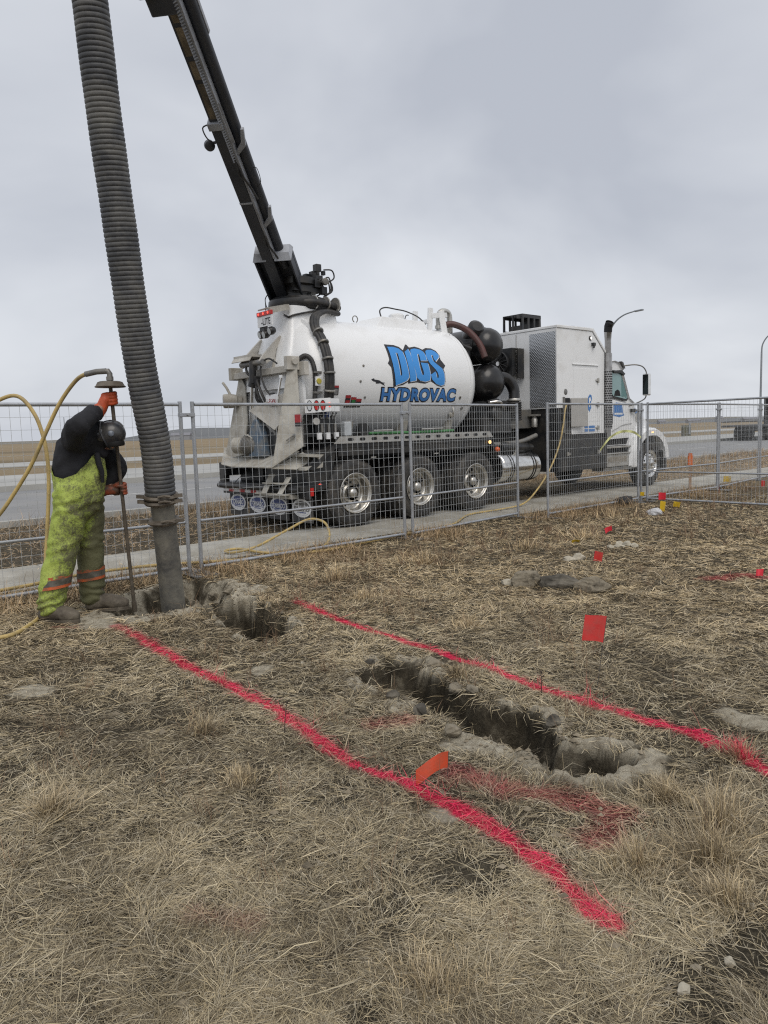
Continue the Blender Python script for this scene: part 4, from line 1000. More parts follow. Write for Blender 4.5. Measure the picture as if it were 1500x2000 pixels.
# fuel tank
b = MB(); b.lathe([(0.0, -0.02), (0.2, -0.015), (0.26, 0.0), (0.285, 0.025), (0.29, 0.05), (0.29, 1.08), (0.285, 1.105), (0.26, 1.13), (0.2, 1.145), (0.0, 1.15)], (3.56, 0.30, 0.70), (1, 0, 0), 44)
ft = b.build('fuel_tank', M_chrome, truck, smooth=50)
for x in (0.2, 0.27, 0.86, 0.93):
    b = MB(); b.lathe([(0.291, 0), (0.296, 0.003), (0.296, 0.022), (0.291, 0.025)], (3.56 + x, 0.30, 0.70), (1, 0, 0), 44); b.build('tank_strap', M_dark, ft, smooth=40)
b = MB(); b.lathe([(0.05, 0), (0.05, 0.05), (0.055, 0.055), (0.055, 0.09), (0, 0.09)], (4.1, 0.2, 0.965), (0, -0.35, 1), 16); b.build('filler_cap', M_alu, ft, smooth=40)
# pipes and pump between tank and fuel tank
b = MB(); b.tube([(3.35, 0.28, 1.14), (4.2, 0.22, 1.16), (4.75, 0.2, 1.28)], 0.045, 12, smooth=4); b.build('steel_pipe', M_steel, truck, smooth=60)
b = MB(); b.lathe([(0.0, 0), (0.10, 0.0), (0.11, 0.02), (0.11, 0.75), (0.08, 0.8), (0.07, 0.95), (0.0, 0.95)], (3.7, 0.25, 1.08), (1, 0, -0.03), 20); b.build('silencer', M_black, truck, smooth=40)
b = MB(); b.lathe([(0, 0), (0.10, 0), (0.14, 0.03), (0.14, 0.22), (0.10, 0.25), (0, 0.25)], (3.62, 0.2, 1.72), (0, 1, 0), 22); b.tube([(3.45, 0.3, 1.9), (3.62, 0.22, 1.93), (3.76, 0.3, 1.8), (3.72, 0.5, 1.6)], 0.06, 10, smooth=4); b.box((3.3, 0.3, 1.35), (4.1, 0.9, 1.75)); b.build('blower', M_black, truck, smooth=35)
b = MB(); b.tube([(3.44, 0.24, 1.92), (3.60, 0.14, 1.93), (3.74, 0.2, 1.84)], 0.028, 8, smooth=5); b.build('chrome_pipe', M_chrome, truck, smooth=60)
b = MB(); b.box((3.3, 1.0, 1.3), (5.1, 2.3, 2.0)); b.build('pump_housing', M_black, truck, bevel=0.02)
b = MB(); b.box((4.35, 0.62, 1.42), (5.16, 1.1, 1.80)); b.build('water_box', M_steel, truck, bevel=0.01)
# black filter canisters
for nm, zc, xc, y0, rr_ in (('u', 3.0, 3.74, 0.28, 0.335), ('l', 2.31, 3.74, 0.26, 0.345)):
    prof = [(0.0, 0.0), (rr_ * 0.35, 0.012), (rr_ * 0.62, 0.05), (rr_ * 0.84, 0.115), (rr_ * 0.96, 0.20), (rr_, 0.30), (rr_, 0.32), (rr_ + 0.012, 0.325), (rr_ + 0.012, 0.345), (rr_, 0.35), (rr_, 1.5), (0, 1.6)]
    b = MB(); b.lathe(prof, (xc, y0, zc), (0, 1, 0), 44); b.build('filter_canister', M_blackg, truck, smooth=40)
b = MB(); b.lathe([(0.16, 0), (0.16, 0.4), (0.10, 0.45), (0, 0.45)], (3.62, 0.9, 3.15), (-0.3, -0.7, 0.35), 22); b.build('canister_inlet', M_blackg, truck, smooth=40)
b = MB(); b.tube([(3.90, 0.5, 2.42), (4.18, 0.45, 2.38), (4.32, 0.40, 2.18), (4.30, 0.38, 1.95)], 0.11, 16, smooth=5); b.build('canister_elbow', M_blackg, truck, smooth=60)
b = MB()
pr = []
for k in range(8): pr += [(0.135, k * 0.045), (0.155, k * 0.045 + 0.012), (0.155, k * 0.045 + 0.03), (0.135, k * 0.045 + 0.042)]
b.lathe(pr, (4.30, 0.38, 1.58), (0, 0, 1), 24); b.build('bellows', M_hose, truck, smooth=40)
b = MB(); b.lathe([(0.13, 0), (0.138, 0.01), (0.138, 0.04), (0.13, 0.05)], (4.30, 0.38, 1.95), (0, 0, 1), 24); b.build('bellows_clamp', M_alu, truck, smooth=40)

# white equipment box
prof = [(5.18, 1.80), (5.66, 1.80), (5.66, 1.27), (6.84, 1.27), (6.84, 2.95), (6.38, 3.36), (5.18, 3.36)]
b = MB(); b.prism(prof, 'y', 0.0, 2.44); bx_ = b.build('equipment_box', M_white, truck, bevel=0.006)
b = MB(); b.prism([(5.17, 3.362), (6.39, 3.362), (6.87, 2.94), (6.91, 2.965), (6.41, 3.43), (5.17, 3.42)], 'y', -0.02, 2.46); b.build('roof_cap', M_white, bx_, bevel=0.012)
b = MB(); b.prism([(5.20, 0.53), (6.96, 0.53), (6.96, 1.265), (5.658, 1.265), (5.658, 1.795), (5.20, 1.795)], 'y', 0.012, 2.43); b.build('lower_box', M_black, truck, bevel=0.006)
b = MB(); b.box((5.172, 0.02, 1.83), (5.178, 0.66, 3.30)); b.build('diamond_plate_panel', M_diam, truck)
b = MB(); b.box((5.168, 0.0, 1.80), (5.18, 0.025, 3.36)); b.build('corner_trim', M_white, bx_)
for y in (1.0, 1.55): 
    b = MB(); b.box((5.172, y, 1.82), (5.179, y + 0.012, 3.34)); b.build('panel_seam', M_alu, bx_)
# cooler with fan on the rear wall
b = MB(); b.box((4.86, 0.86, 2.49), (4.98, 1.50, 3.02)); b.box((4.98, 0.80, 2.44), (5.172, 0.84, 3.04)); b.box((4.98, 1.48, 2.44), (5.172, 1.52, 3.04)); b.box((4.86, 0.86, 3.02), (5.15, 1.50, 3.05)); ck = b.build('oil_cooler', M_black, truck, bevel=0.008)
b = MB(); b.lathe([(0.235, 0), (0.25, 0.01), (0.25, 0.05), (0.235, 0.05)], (4.80, 1.18, 2.755), (1, 0, 0), 36, closed=True)
for k in range(12):
    a = 2 * math.pi * k / 12
    b.tube([(4.81, 1.18 + 0.03 * math.cos(a), 2.755 + 0.03 * math.sin(a)), (4.81, 1.18 + 0.16 * math.cos(a + .25), 2.755 + 0.16 * math.sin(a + .25)), (4.81, 1.18 + 0.24 * math.cos(a + .35), 2.755 + 0.24 * math.sin(a + .35))], 0.006, 5)
b.build('fan_guard', M_black, ck, smooth=40)
b = MB(); b.lathe([(0, -0.01), (0.045, -0.01), (0.05, 0.02)], (4.80, 1.18, 2.755), (1, 0, 0), 18); b.build('fan_hub', M_chrome, ck, smooth=40)
b = MB()
for k in range(7):
    a = 2 * math.pi * k / 7
    r_ = Vector((0, math.cos(a), math.sin(a))); t = Vector((0, -math.sin(a), math.cos(a)))
    b.plate([Vector((4.835, 1.18, 2.755)) + r_ * 0.04 - t * 0.02, Vector((4.835, 1.18, 2.755)) + r_ * 0.22 - t * 0.05, Vector((4.85, 1.18, 2.755)) + r_ * 0.22 + t * 0.05, Vector((4.85, 1.18, 2.755)) + r_ * 0.04 + t * 0.02], 0.004)
b.build('fan_blades', M_dark, ck)
# box details, near side
b = MB(); b.box((5.68, -0.012, 2.672), (6.60, 0.0, 2.69)); b.box((5.68, -0.022, 2.668), (6.60, -0.012, 2.676)); b.build('rain_gutter', M_white, bx_)
def frame_lines(x0, x1, z0, z1, w=0.008, y=-0.004):
    b = MB(); b.box((x0, y, z0), (x0 + w, y + 0.006, z1)); b.box((x1 - w, y, z0), (x1, y + 0.006, z1)); b.box((x0, y, z1 - w), (x1, y + 0.006, z1)); b.box((x0, y, z0), (x1, y + 0.006, z0 + w)); return b
b = MB(); b.box((5.72, -0.006, 1.30), (6.56, 0.0, 2.60)); dr = b.build('access_door', M_white, bx_, bevel=0.003)
for z in (2.35, 1.85, 1.37):
    b = MB(); b.box((6.50, -0.03, z), (6.58, -0.006, z + 0.035)); b.box((6.56, -0.04, z - 0.03), (6.60, -0.006, z + 0.065)); b.build('door_latch', M_alu, dr, bevel=0.004)
b = MB(); b.lathe([(0, -0.025), (0.038, -0.02), (0.05, 0)], (6.32, 0.0, 3.22), (0, 1, 0), 20); lmp = b.build('scene_lamp', M_black, bx_, smooth=40)
b = MB(); b.lathe([(0, -0.030), (0.030, -0.026)], (6.32, 0.0, 3.22), (0, 1, 0), 20); b.build('lens', mat('lit_white_lamp', (0.8, 0.8, 0.78), 0.3, emit=(1.0, 0.95, 0.88), emit_s=0.9), lmp, smooth=50)
b = MB(); b.box((6.36, -0.06, 3.07), (6.44, 0.0, 3.13)); b.tube([(6.40, -0.02, 3.13), (6.40, -0.05, 3.06), (6.36, -0.06, 3.03)], 0.02, 8); b.build('side_camera', M_black, bx_)
b = MB(); b.lathe([(0, -0.008), (0.05, -0.008), (0.062, 0)], (5.46, 0, 2.12), (0, 1, 0), 22); b.build('maker_badge', M_steel, bx_, smooth=40)
b = MB(); b.box((5.40, -0.02, 1.62), (5.58, 0.006, 2.0)); b.build('hose_hatch', M_dark, bx_)
b = MB(); b.box((5.36, -0.03, 1.30), (5.40, 0.0, 2.02)); b.box((5.40, -0.03, 1.28), (5.62, 0.0, 1.30)); b.build('hatch_frame', M_steel, bx_)
b = MB(); b.hexa([(5.60, -0.04, 1.42), (6.0, -0.16, 1.42), (6.0, -0.13, 1.42), (5.60, -0.01, 1.42)], [(5.60, -0.04, 2.0), (6.0, -0.16, 2.0), (6.0, -0.13, 2.0), (5.60, -0.01, 2.0)]); b.build('hatch_door', mat('grey_hatch_door', (0.40, 0.39, 0.37), 0.5, var=0.05), bx_, bevel=0.012)
b = MB(); pts = [(x + 0.13, z + 0.02) for x, z in [(6.06, 1.86), (6.10, 2.0), (6.16, 2.06), (6.22, 2.04), (6.24, 1.96), (6.19, 1.88), (6.21, 1.78), (6.15, 1.70), (6.09, 1.76)]]
v2, f2 = poly_geo([pts]); b.add([(p[0], -0.010, p[1]) for p in v2], f2); b.build('side_emblem', M_blue2, bx_, recalc=False)
b = MB(); pts = [(x + 0.13, z + 0.02) for x, z in [(6.12, 1.98), (6.18, 2.0), (6.20, 1.94), (6.15, 1.90), (6.17, 1.80), (6.13, 1.80)]]; v2, f2 = poly_geo([pts]); b.add([(p[0], -0.013, p[1]) for p in v2], f2); b.build('side_emblem_mark', M_wprint, bx_, recalc=False)
for z in (1.385, 1.315):
    for x0, x1 in ((6.10, 6.22), (6.25, 6.47)):
        b = MB(); b.box((x0, -0.0105, z), (x1, -0.0085, z + 0.05)); b.build('printed_word', M_blue2, bx_)
for x in (5.50, 6.60):
    b = MB(); b.box((x, -0.012, 0.86), (x + 0.10, 0.012, 0.90)); b.box((x - 0.01, -0.02, 0.84), (x + 0.03, 0.012, 0.92)); b.build('box_latch', M_alu, truck)
b = MB(); b.lathe([(0.0, 0), (0.055, 0.0), (0.06, 0.02), (0.06, 0.17), (0.045, 0.19), (0.045, 0.23), (0, 0.23)], (5.10, 0.50, 1.44), (0, 0, 1), 18); b.box((5.02, 0.40, 1.66), (5.18, 0.62, 1.70)); b.tube([(5.10, 0.60, 1.68), (5.10, 0.66, 1.68), (5.10, 0.66, 1.60)], 0.014, 7); b.build('water_filter', M_alu, truck, smooth=40)
# roof intake and fan
ri = empty('roof_intake', (0, 0, 0), 0, truck)
b = MB(); y0, y1, x0, x1, z0, z1 = 0.98, 1.50, 5.36, 5.98, 3.42, 3.76
for yy in (y0, y1 - 0.03): b.box((x0, yy, z0), (x1, yy + 0.03, z0 + 0.05)); b.box((x0, yy, z1 - 0.05), (x1, yy + 0.03, z1))
for k in range(4):
    xx = x0 + (x1 - x0 - 0.05) * k / 3
    for yy in (y0, y1 - 0.03): b.box((xx, yy, z0 + 0.05), (xx + 0.05, yy + 0.03, z1 - 0.05))
b.box((x0, y0, z1 + 0.0), (x1, y1, z1 + 0.02)); b.box((x0 + 0.0, y0 + 0.24, z0), (x0 + 0.03, y0 + 0.28, z1)); b.box((x1 - 0.03, y0 + 0.03, z0), (x1, y1 - 0.03, z1)); b.box((x0 + 0.2, y0 + 0.03, z0), (x0 + 0.22, y1 - 0.03, z0 + 0.16))
b.build('intake_frame', M_black, ri, bevel=0.004)
b = MB(); b.lathe([(0.30, 0), (0.30, 0.07), (0.24, 0.11), (0.0, 0.12)], (6.0, 0.42, 3.36), (0, 0, 1), 28); b.build('roof_fan', M_black, truck, smooth=40)

# exhaust stack
b = MB(); b.tube([(6.945, -0.02, 1.15), (6.945, -0.02, 3.20), (6.945, -0.02, 3.36), (6.93, -0.04, 3.50), (6.905, -0.09, 3.57)], [0.066, 0.066, 0.080, 0.082, 0.082], 20, caps=False); st = b.build('exhaust_stack', M_stack, truck, smooth=60)
b = MB(); b.lathe([(0.0, 0), (0.078, 0.0)], (6.908, -0.085, 3.56), (-0.2, -0.5, 1), 20); b.tube([(6.942, -0.022, 3.38), (6.93, -0.04, 3.50), (6.905, -0.09, 3.575)], [0.083, 0.0845, 0.085], 20, caps=False); b.build('stack_tip', M_dark, st)
b = MB(); b.lathe([(0.088, 0), (0.088, 1.30)], (6.945, -0.02, 1.35), (0, 0, 1), 24); b.lathe([(0.084, 0), (0.084, 0.32)], (6.945, -0.02, 2.62), (0, 0, 1), 24); hg = b.build('heat_guard', M_stack, st, smooth=60)
b = MB()
for r_ in range(24):
    for k in range(10):
        a = R(-235 + k * 24 + (12 if r_ % 2 else 0)); p = Vector((6.945 + 0.0895 * math.cos(a), -0.02 + 0.0895 * math.sin(a), 1.40 + r_ * 0.05)); n = Vector((math.cos(a), math.sin(a), 0)); t = Vector((-n.y, n.x, 0))
        q = [p - t * 0.019, p - Vector((0, 0, 0.018)), p + t * 0.019, p + Vector((0, 0, 0.018))]
        b.add([x_ + n * 0.0015 for x_ in q], [(0, 1, 2, 3)])
b.build('guard_holes', M_dark, hg, recalc=False, kind='stuff')

# cab
cab = empty('cab', (0, 0, 0), 0, truck)
prof = [(7.12, 0.98), (7.12, 2.70), (7.20, 2.80), (7.45, 2.83), (7.62, 2.80), (7.74, 2.68), (8.06, 2.02), (8.26, 1.92), (8.30, 1.2), (8.24, 0.98)]
def cab_ring(y, inset):
    cx, cz = 7.6, 1.9
    return [(cx + (x - cx) * (1 - inset), y, cz + (z - cz) * (1 - inset * 0.8)) for x, z in prof]
loft('cab_shell', [cab_ring(0.16, 0.05), cab_ring(0.12, 0.012), cab_ring(0.14, 0.0), cab_ring(2.30, 0.0), cab_ring(2.32, 0.012), cab_ring(2.28, 0.05)], M_white, cab, smooth=40)
# sloping upper cab sides are lost at this size; door, window and trim stand proud of the shell
win = [(7.20, 2.52), (7.34, 2.58), (7.60, 2.57), (7.66, 2.50), (7.90, 2.03), (7.86, 1.99), (7.34, 2.06), (7.24, 2.14)]
b = MB(); cx, cz = 7.53, 2.3; b.prism([(cx + (x - cx) * 1.12, cz + (z - cz) * 1.12) for x, z in win], 'y', 0.098, 0.125); b.build('window_frame', M_black, cab)
b = MB(); b.prism(win, 'y', 0.090, 0.099); b.build('side_window', M_glass, cab)
b = MB(); v2, f2 = poly_geo([[(7.36, 2.06), (7.40, 2.16), (7.50, 2.20), (7.58, 2.17), (7.62, 2.06)]]); b.add([(p[0], 0.0885, p[1]) for p in v2], f2); b.build('seat_silhouette', M_dark, cab, recalc=False)
b = MB(); b.prism([(7.20, 1.12), (7.20, 2.0), (7.9, 1.90), (8.1, 1.78), (8.22, 1.42), (8.10, 1.14)], 'y', 0.104, 0.124); dr = b.build('cab_door', M_white, cab, bevel=0.008)
b = MB(); b.box((7.26, 0.085, 1.46), (7.32, 0.104, 1.68)); b.build('door_handle', M_black, dr, bevel=0.006)
b = MB(); b.tube([(7.30, 0.09, 1.30), (7.7, 0.092, 1.42), (8.1, 0.092, 1.46)], 0.007, 6, smooth=4); b.build('door_crease', M_alu, dr, smooth=50)
b = MB(); v2, f2 = poly_geo([[(7.36, 1.63), (7.36, 1.86), (7.46, 1.92), (7.70, 1.90), (7.74, 1.70), (7.80, 1.64), (7.60, 1.60)]]); b.add([(p[0], 0.1005, p[1]) for p in v2], f2); b.build('door_emblem', M_blue2, dr, recalc=False)
b = MB(); b.box((7.40, 0.0985, 1.655), (7.72, 0.0995, 1.69)); b.build('door_emblem_line', M_wprint, dr)
b = MB(); b.tube([(7.16, 0.06, 1.2), (7.16, 0.05, 2.35), (7.20, 0.06, 2.55)], 0.016, 8, smooth=4); b.build('grab_rail', M_chrome, cab, smooth=60)
b = MB(); b.prism([(7.30, 2.60), (7.62, 2.62), (7.76, 2.54), (7.70, 2.50), (7.58, 2.55), (7.30, 2.55)], 'y', 0.05, 0.14); b.build('window_visor', M_black, cab, bevel=0.008)
b = MB(); b.prism([(7.66, 2.78), (7.92, 2.70), (7.90, 2.64), (7.70, 2.66)], 'y', 0.18, 2.26); b.build('sun_visor', M_blackg, cab, bevel=0.006)
b = MB(); b.add([(7.755, 0.24, 2.66), (7.755, 2.20, 2.66), (8.075, 2.24, 2.03), (8.075, 0.20, 2.03)], [(0, 1, 2, 3)]); b.build('windscreen', M_glass, cab, recalc=False)
b = MB(); b.tube([(7.2, 0.5, 2.84), (7.25, 0.45, 2.92), (7.5, 0.42, 2.90), (7.66, 0.42, 2.82)], 0.014, 8, smooth=4); b.build('roof_rail', M_alu, cab, smooth=60)
b = MB(); b.lathe([(0.06, 0), (0.06, 0.10), (0.045, 0.13), (0, 0.13)], (7.16, 0.5, 2.95), (0, 0, 1), 16); b.box((7.12, 0.45, 2.80), (7.2, 0.55, 2.95)); b.build('beacon', M_white, cab, smooth=40)
for x0, z0 in ((7.78, 2.74),):
    b = MB(); b.hexa([(7.74, 0.10, 2.68), (7.84, 0.10, 2.66), (7.84, 0.20, 2.66), (7.74, 0.20, 2.68)], [(7.72, 0.12, 2.82), (7.79, 0.12, 2.80), (7.79, 0.2, 2.80), (7.72, 0.2, 2.82)]); b.build('mirror_base', M_black, cab, bevel=0.006)
b = MB(); b.tube([(7.80, 0.12, 2.72), (8.0, -0.02, 2.74), (8.15, -0.12, 2.70), (8.24, -0.16, 2.60), (8.25, -0.17, 2.50)], 0.014, 8, smooth=4); b.tube([(8.25, -0.17, 2.08), (8.24, -0.12, 1.98), (8.10, 0.04, 1.88), (7.98, 0.10, 1.84)], 0.014, 8, smooth=4); b.build('mirror_arm', M_steel, cab, smooth=60)
b = MB(); b.box((8.20, -0.25, 2.06), (8.31, -0.10, 2.54)); mr_ = b.build('mirror', M_chrome, cab, bevel=0.02)
b = MB(); b.box((8.192, -0.24, 2.08), (8.199, -0.11, 2.52)); b.build('mirror_glass', mat('mirror_glass', (0.05, 0.055, 0.06), 0.06, metal=0.6, var=0.1), mr_)
b = MB(); b.box((8.02, 0.04, 1.70), (8.20, 0.12, 1.78)); b.build('hinge_cover', M_black, cab, bevel=0.01)
b = MB(); b.lathe([(0.0, -0.02), (0.035, -0.01), (0.035, 0.02)], (7.8, 0.118, 1.26), (0, 1, 0), 12); b.build('lock_barrel', M_black, dr)
# hood and front fenders
hood = [[(8.14, 0.28, 1.0), (8.14, 0.22, 1.72), (8.14, 0.42, 1.98), (8.14, 1.22, 2.04), (8.14, 2.02, 1.98), (8.14, 2.22, 1.72), (8.14, 2.16, 1.0)],
        [(8.6, 0.30, 1.0), (8.6, 0.24, 1.64), (8.6, 0.44, 1.90), (8.6, 1.22, 1.96), (8.6, 2.0, 1.90), (8.6, 2.20, 1.64), (8.6, 2.14, 1.0)],
        [(9.1, 0.36, 0.9), (9.1, 0.32, 1.52), (9.1, 0.52, 1.76), (9.1, 1.22, 1.82), (9.1, 1.92, 1.76), (9.1, 2.12, 1.52), (9.1, 2.08, 0.9)],
        [(9.45, 0.46, 0.8), (9.46, 0.46, 1.36), (9.40, 0.62, 1.62), (9.38, 1.22, 1.68), (9.40, 1.82, 1.62), (9.46, 1.98, 1.36), (9.45, 1.98, 0.8)]]
loft('hood', hood, M_white, cab, smooth=40)
b = MB(); b.lathe([(0, -0.02), (0.11, -0.015), (0.12, 0)], (8.60, 0.245, 1.60), (0, 1, 0), 20); b.build('air_intake', M_alu, cab, smooth=40)
b = MB(); v2, f2 = poly_geo([[(8.30, 1.70), (8.34, 1.86), (8.56, 1.82), (8.62, 1.72), (8.46, 1.68)]]); b.add([(p[0], 0.228 + (p[0] - 8.3) * 0.05 + max(0, p[1] - 1.69) * 0.75 - 0.03, p[1]) for p in v2], f2); b.build('hood_emblem', M_blue2, cab, recalc=False)
for far in (0, 1):
    n = 16; ring = []
    for k in range(n + 1):
        a = R(178 - k * (178 - 18) / n); ring.append((a,))
    rings = []
    for k in range(n + 1):
        a = R(186 - k * 180 / n); ro, ri_ = 0.745, 0.60
        c, s = math.cos(a), math.sin(a); zz = 0.56
        sq = 1.0 + 0.06 * abs(math.sin(2 * a))
        y0, y1, y2 = (-0.03, 0.05, 0.50) if not far else (2.47, 2.39, 1.94)
        rings.append([(8.79 + ri_ * c * sq, y0, zz + ri_ * s * sq), (8.79 + ro * c * sq * 0.99, y0, zz + ro * s * sq * 0.985), (8.79 + ro * c * sq * 1.03, y1, zz + ro * s * sq * 1.05), (8.79 + ro * c * sq * 1.03, y2, zz + (ro * s * sq) * 1.10 + 0.05), (8.79 + ri_ * c * sq, y2, zz + ri_ * s * sq)])
    loft('front_fender', rings, M_white, cab, smooth=45)
b = MB(); b.box((8.2, 0.3, 0.55), (9.4, 2.14, 0.98)); b.build('engine_bay', M_dark, cab)
b = MB(); b.box((8.74, -0.034, 1.225), (8.84, 0.0, 1.25)); b.build('fender_marker', M_ambl, cab)
b = MB(); b.box((9.42, 0.06, 0.32), (9.62, 2.38, 0.62)); b.box((9.36, 0.02, 0.34), (9.44, 0.5, 0.9)); b.build('front_bumper', M_black, cab, bevel=0.03)
b = MB(); b.box((9.36, 0.03, 0.95), (9.52, 0.30, 1.12)); b.build('headlamp', M_lamp, cab, bevel=0.03)
# steps and battery box under the door
b = MB(); b.box((6.98, 0.06, 0.52), (8.12, 0.52, 0.80)); b.build('battery_box', M_alu, cab, bevel=0.015)
b = MB(); b.box((6.98, 0.02, 0.93), (7.95, 0.50, 0.97)); b.box((6.98, 0.02, 0.80), (7.95, 0.40, 0.83)); b.build('cab_step', M_alu, cab, bevel=0.006)
b = MB(); b.box((6.96, 0.10, 0.83), (7.95, 0.55, 0.93)); b.box((6.98, 0.13, 0.97), (8.2, 0.6, 1.14)); b.build('step_recess', M_dark, cab)
b = MB(); b.prism([(7.92, 0.50), (8.18, 0.50), (8.24, 1.16), (8.02, 1.16), (7.92, 0.98)], 'y', 0.05, 0.40); b.build('step_fairing', M_white, cab, bevel=0.015)
b = MB(); b.box((6.90, 0.05, 0.44), (8.16, 0.34, 0.51)); b.build('lower_step', M_steel, cab, bevel=0.006)
b = MB(); b.box((7.08, 0.055, 0.62), (7.82, 0.062, 0.74)); b.build('battery_box_panel', M_chrome, cab)

# ---- boom
BP = Vector((-0.113, 1.40, 3.60)); BT = Vector((-4.703, -2.402, 7.491))
ba = (BT - BP).normalized(); bs = ba.cross(Vector((0, 0, 1))).normalized(); bt = bs.cross(ba).normalized()
BL = (BT - BP).length
def bq(a, s, t): return BP + ba * a + bs * s + bt * t
SGN = -1.0 if bs.dot(Vector((1, -1, 0))) > 0 else 1.0    # side of the boom that carries the debris pipe
boom = empty('boom', (0, 0, 0), 0, truck)
def bbeam(a0, a1, s0, s1, t0, t1, name, m, bevel=0.006):
    b = MB()
    q = lambda a: [bq(a, s0, t0), bq(a, s1, t0), bq(a, s1, t1), bq(a, s0, t1)]
    b.hexa(q(a0), q(a1)); return b.build(name, m, boom, bevel=bevel)
bbeam(-0.28, 0.98, -0.29, 0.29, 0.06, 0.16, 'boom_cover', M_boom, 0.02)
bbeam(-0.22, 0.98, 0.262, 0.288, -0.10, 0.06, 'cover_side', M_boom); bbeam(-0.22, 0.98, -0.288, -0.262, -0.10, 0.06, 'cover_side', M_boom)
b = MB(); b.hexa([bq(0.98, 0.30, -0.11), bq(0.98, 0.09, -0.11), bq(0.98, 0.09, 0.16), bq(0.98, 0.30, 0.16)], [bq(1.06, 0.27, -0.02), bq(1.06, 0.09, -0.02), bq(1.06, 0.09, 0.14), bq(1.06, 0.27, 0.14)]); b.build('cover_lip', M_boomg, boom)
b = MB(); b.hexa([bq(0.98, -0.04, -0.11), bq(0.98, -0.30, -0.11), bq(0.98, -0.30, 0.16), bq(0.98, -0.04, 0.16)], [bq(1.06, -0.04, -0.02), bq(1.06, -0.27, -0.02), bq(1.06, -0.27, 0.14), bq(1.06, -0.04, 0.14)]); b.build('cover_lip', M_boomg, boom)
bbeam(-0.30, 3.22, -0.02, 0.15, -0.09, 0.10, 'outer_boom', M_boom, 0.01)
bbeam(2.02, 2.05, -0.022, 0.152, -0.094, 0.10, 'boom_weld', M_boomg, 0.0)
bbeam(3.16, 3.26, -0.02, 0.17, -0.11, 0.12, 'boom_collar', M_boomg, 0.008)
bbeam(3.22, 7.05, 0.0, 0.135, -0.07, 0.08, 'inner_boom', M_boom, 0.008)
for a0, a1 in ((3.30, 3.75), (3.80, 4.02), (4.08, 4.40), (4.45, 4.78)):
    bbeam(a0, a1, 0.018, 0.105, -0.074, -0.069, 'worn_patch', M_boomt, 0.0)
bbeam(1.0, 5.9, -0.058, -0.024, -0.085, 0.02, 'guide_rail', M_boomg, 0.004)
b = MB(); b.tube([bq(0.7, -0.105, 0.08), bq(2.5, -0.105, 0.08), bq(4.5, -0.105, 0.09), bq(6.9, -0.105, 0.10)], 0.075, 18); b.build('debris_pipe', M_boom, boom, smooth=60)
# cable chain
b = MB(); n = 64
for k in range(n):
    a = 2.7 + k * 0.034; b.beam(bq(a, 0.012, -0.10 + 0.0), bq(a + 0.012, -0.028, -0.085), 0.012, 0.03)
b.build('cable_chain', M_boomg, boom)
zz = [bq(3.9 + 0.035 * k, -0.03 + (0.016 if k % 2 else -0.016), 0.0) for k in range(26)]
b = MB(); b.tube(zz, 0.006, 5); b.build('coil_cable', M_hose, boom)
bbeam(4.55, 5.2, 0.0, 0.30, -0.12, 0.10, 'boom_head', M_boom, 0.02)
bbeam(4.75, 5.0, 0.18, 0.36, -0.16, -0.02, 'boom_roller', M_boom, 0.03)
bbeam(4.2, 5.6, -0.19, -0.10, 0.10, 0.16, 'pipe_saddle', M_boomg, 0.006)
b = MB(); b.lathe([(0.0, -0.05), (0.06, -0.045), (0.066, -0.03), (0.066, 0.03), (0.04, 0.05), (0, 0.05)], bq(2.92, 0.27, -0.03), (-0.2, -0.8, -0.5), 22); b.build('boom_lamp', M_boom, boom, smooth=40)
b = MB(); b.beam(bq(2.94, 0.15, 0.0), bq(2.94, 0.25, -0.02), 0.025, 0.025); b.build('lamp_stalk', M_boom, boom)
b = MB()
b.tube([bq(3.2, 0.17, -0.02), bq(3.18, 0.26, -0.05), bq(3.05, 0.24, -0.08), bq(2.98, 0.15, -0.09)], 0.009, 6, smooth=4); b.build('lamp_cable', M_hose, boom, smooth=60)
for a in (2.75, 1.55):
    b = MB(); b.plate([bq(a, -0.06, -0.03), bq(a + 0.12, -0.20, -0.02), bq(a + 0.34, -0.24, 0.0), bq(a + 0.34, -0.20, 0.0), bq(a + 0.16, -0.15, -0.02), bq(a + 0.06, -0.05, -0.03)], 0.05); b.build('pipe_bracket', M_boomg, boom)
    b = MB(); b.tube([bq(a - 0.1, -0.02, -0.08), bq(a - 0.25, -0.05, -0.12), bq(a - 0.45, -0.09, -0.10), bq(a - 0.7, -0.10, -0.03)], 0.016, 7, smooth=5); b.build('boom_hose', M_hose, boom, smooth=60)
    b = MB(); b.tube([bq(a + 0.0, -0.02, -0.09), bq(a - 0.2, -0.01, -0.13), bq(a - 0.32, -0.03, -0.10)], 0.010, 6, smooth=5); b.build('boom_hose', M_hose, boom, smooth=60)
b = MB(); b.plate([bq(2.95, -0.03, -0.075), bq(3.5, -0.01, -0.075), bq(3.5, -0.07, -0.06), bq(2.95, -0.09, -0.06)], 0.01); b.build('slide_plate', M_boomg, boom)
b = MB(); b.tube([bq(2.2, -0.14, 0.02), bq(2.3, -0.22, 0.0), bq(2.5, -0.23, 0.0), bq(2.52, -0.18, 0.0)], 0.005, 5, smooth=5); b.build('loose_wire', M_hose, boom)
b = MB(); b.tube([bq(-0.22, 0.28, -0.08), bq(-0.05, 0.37, -0.1), bq(0.15, 0.36, -0.08), bq(0.25, 0.29, -0.06)], 0.008, 6, smooth=5); b.build('loose_wire', M_hose, boom)
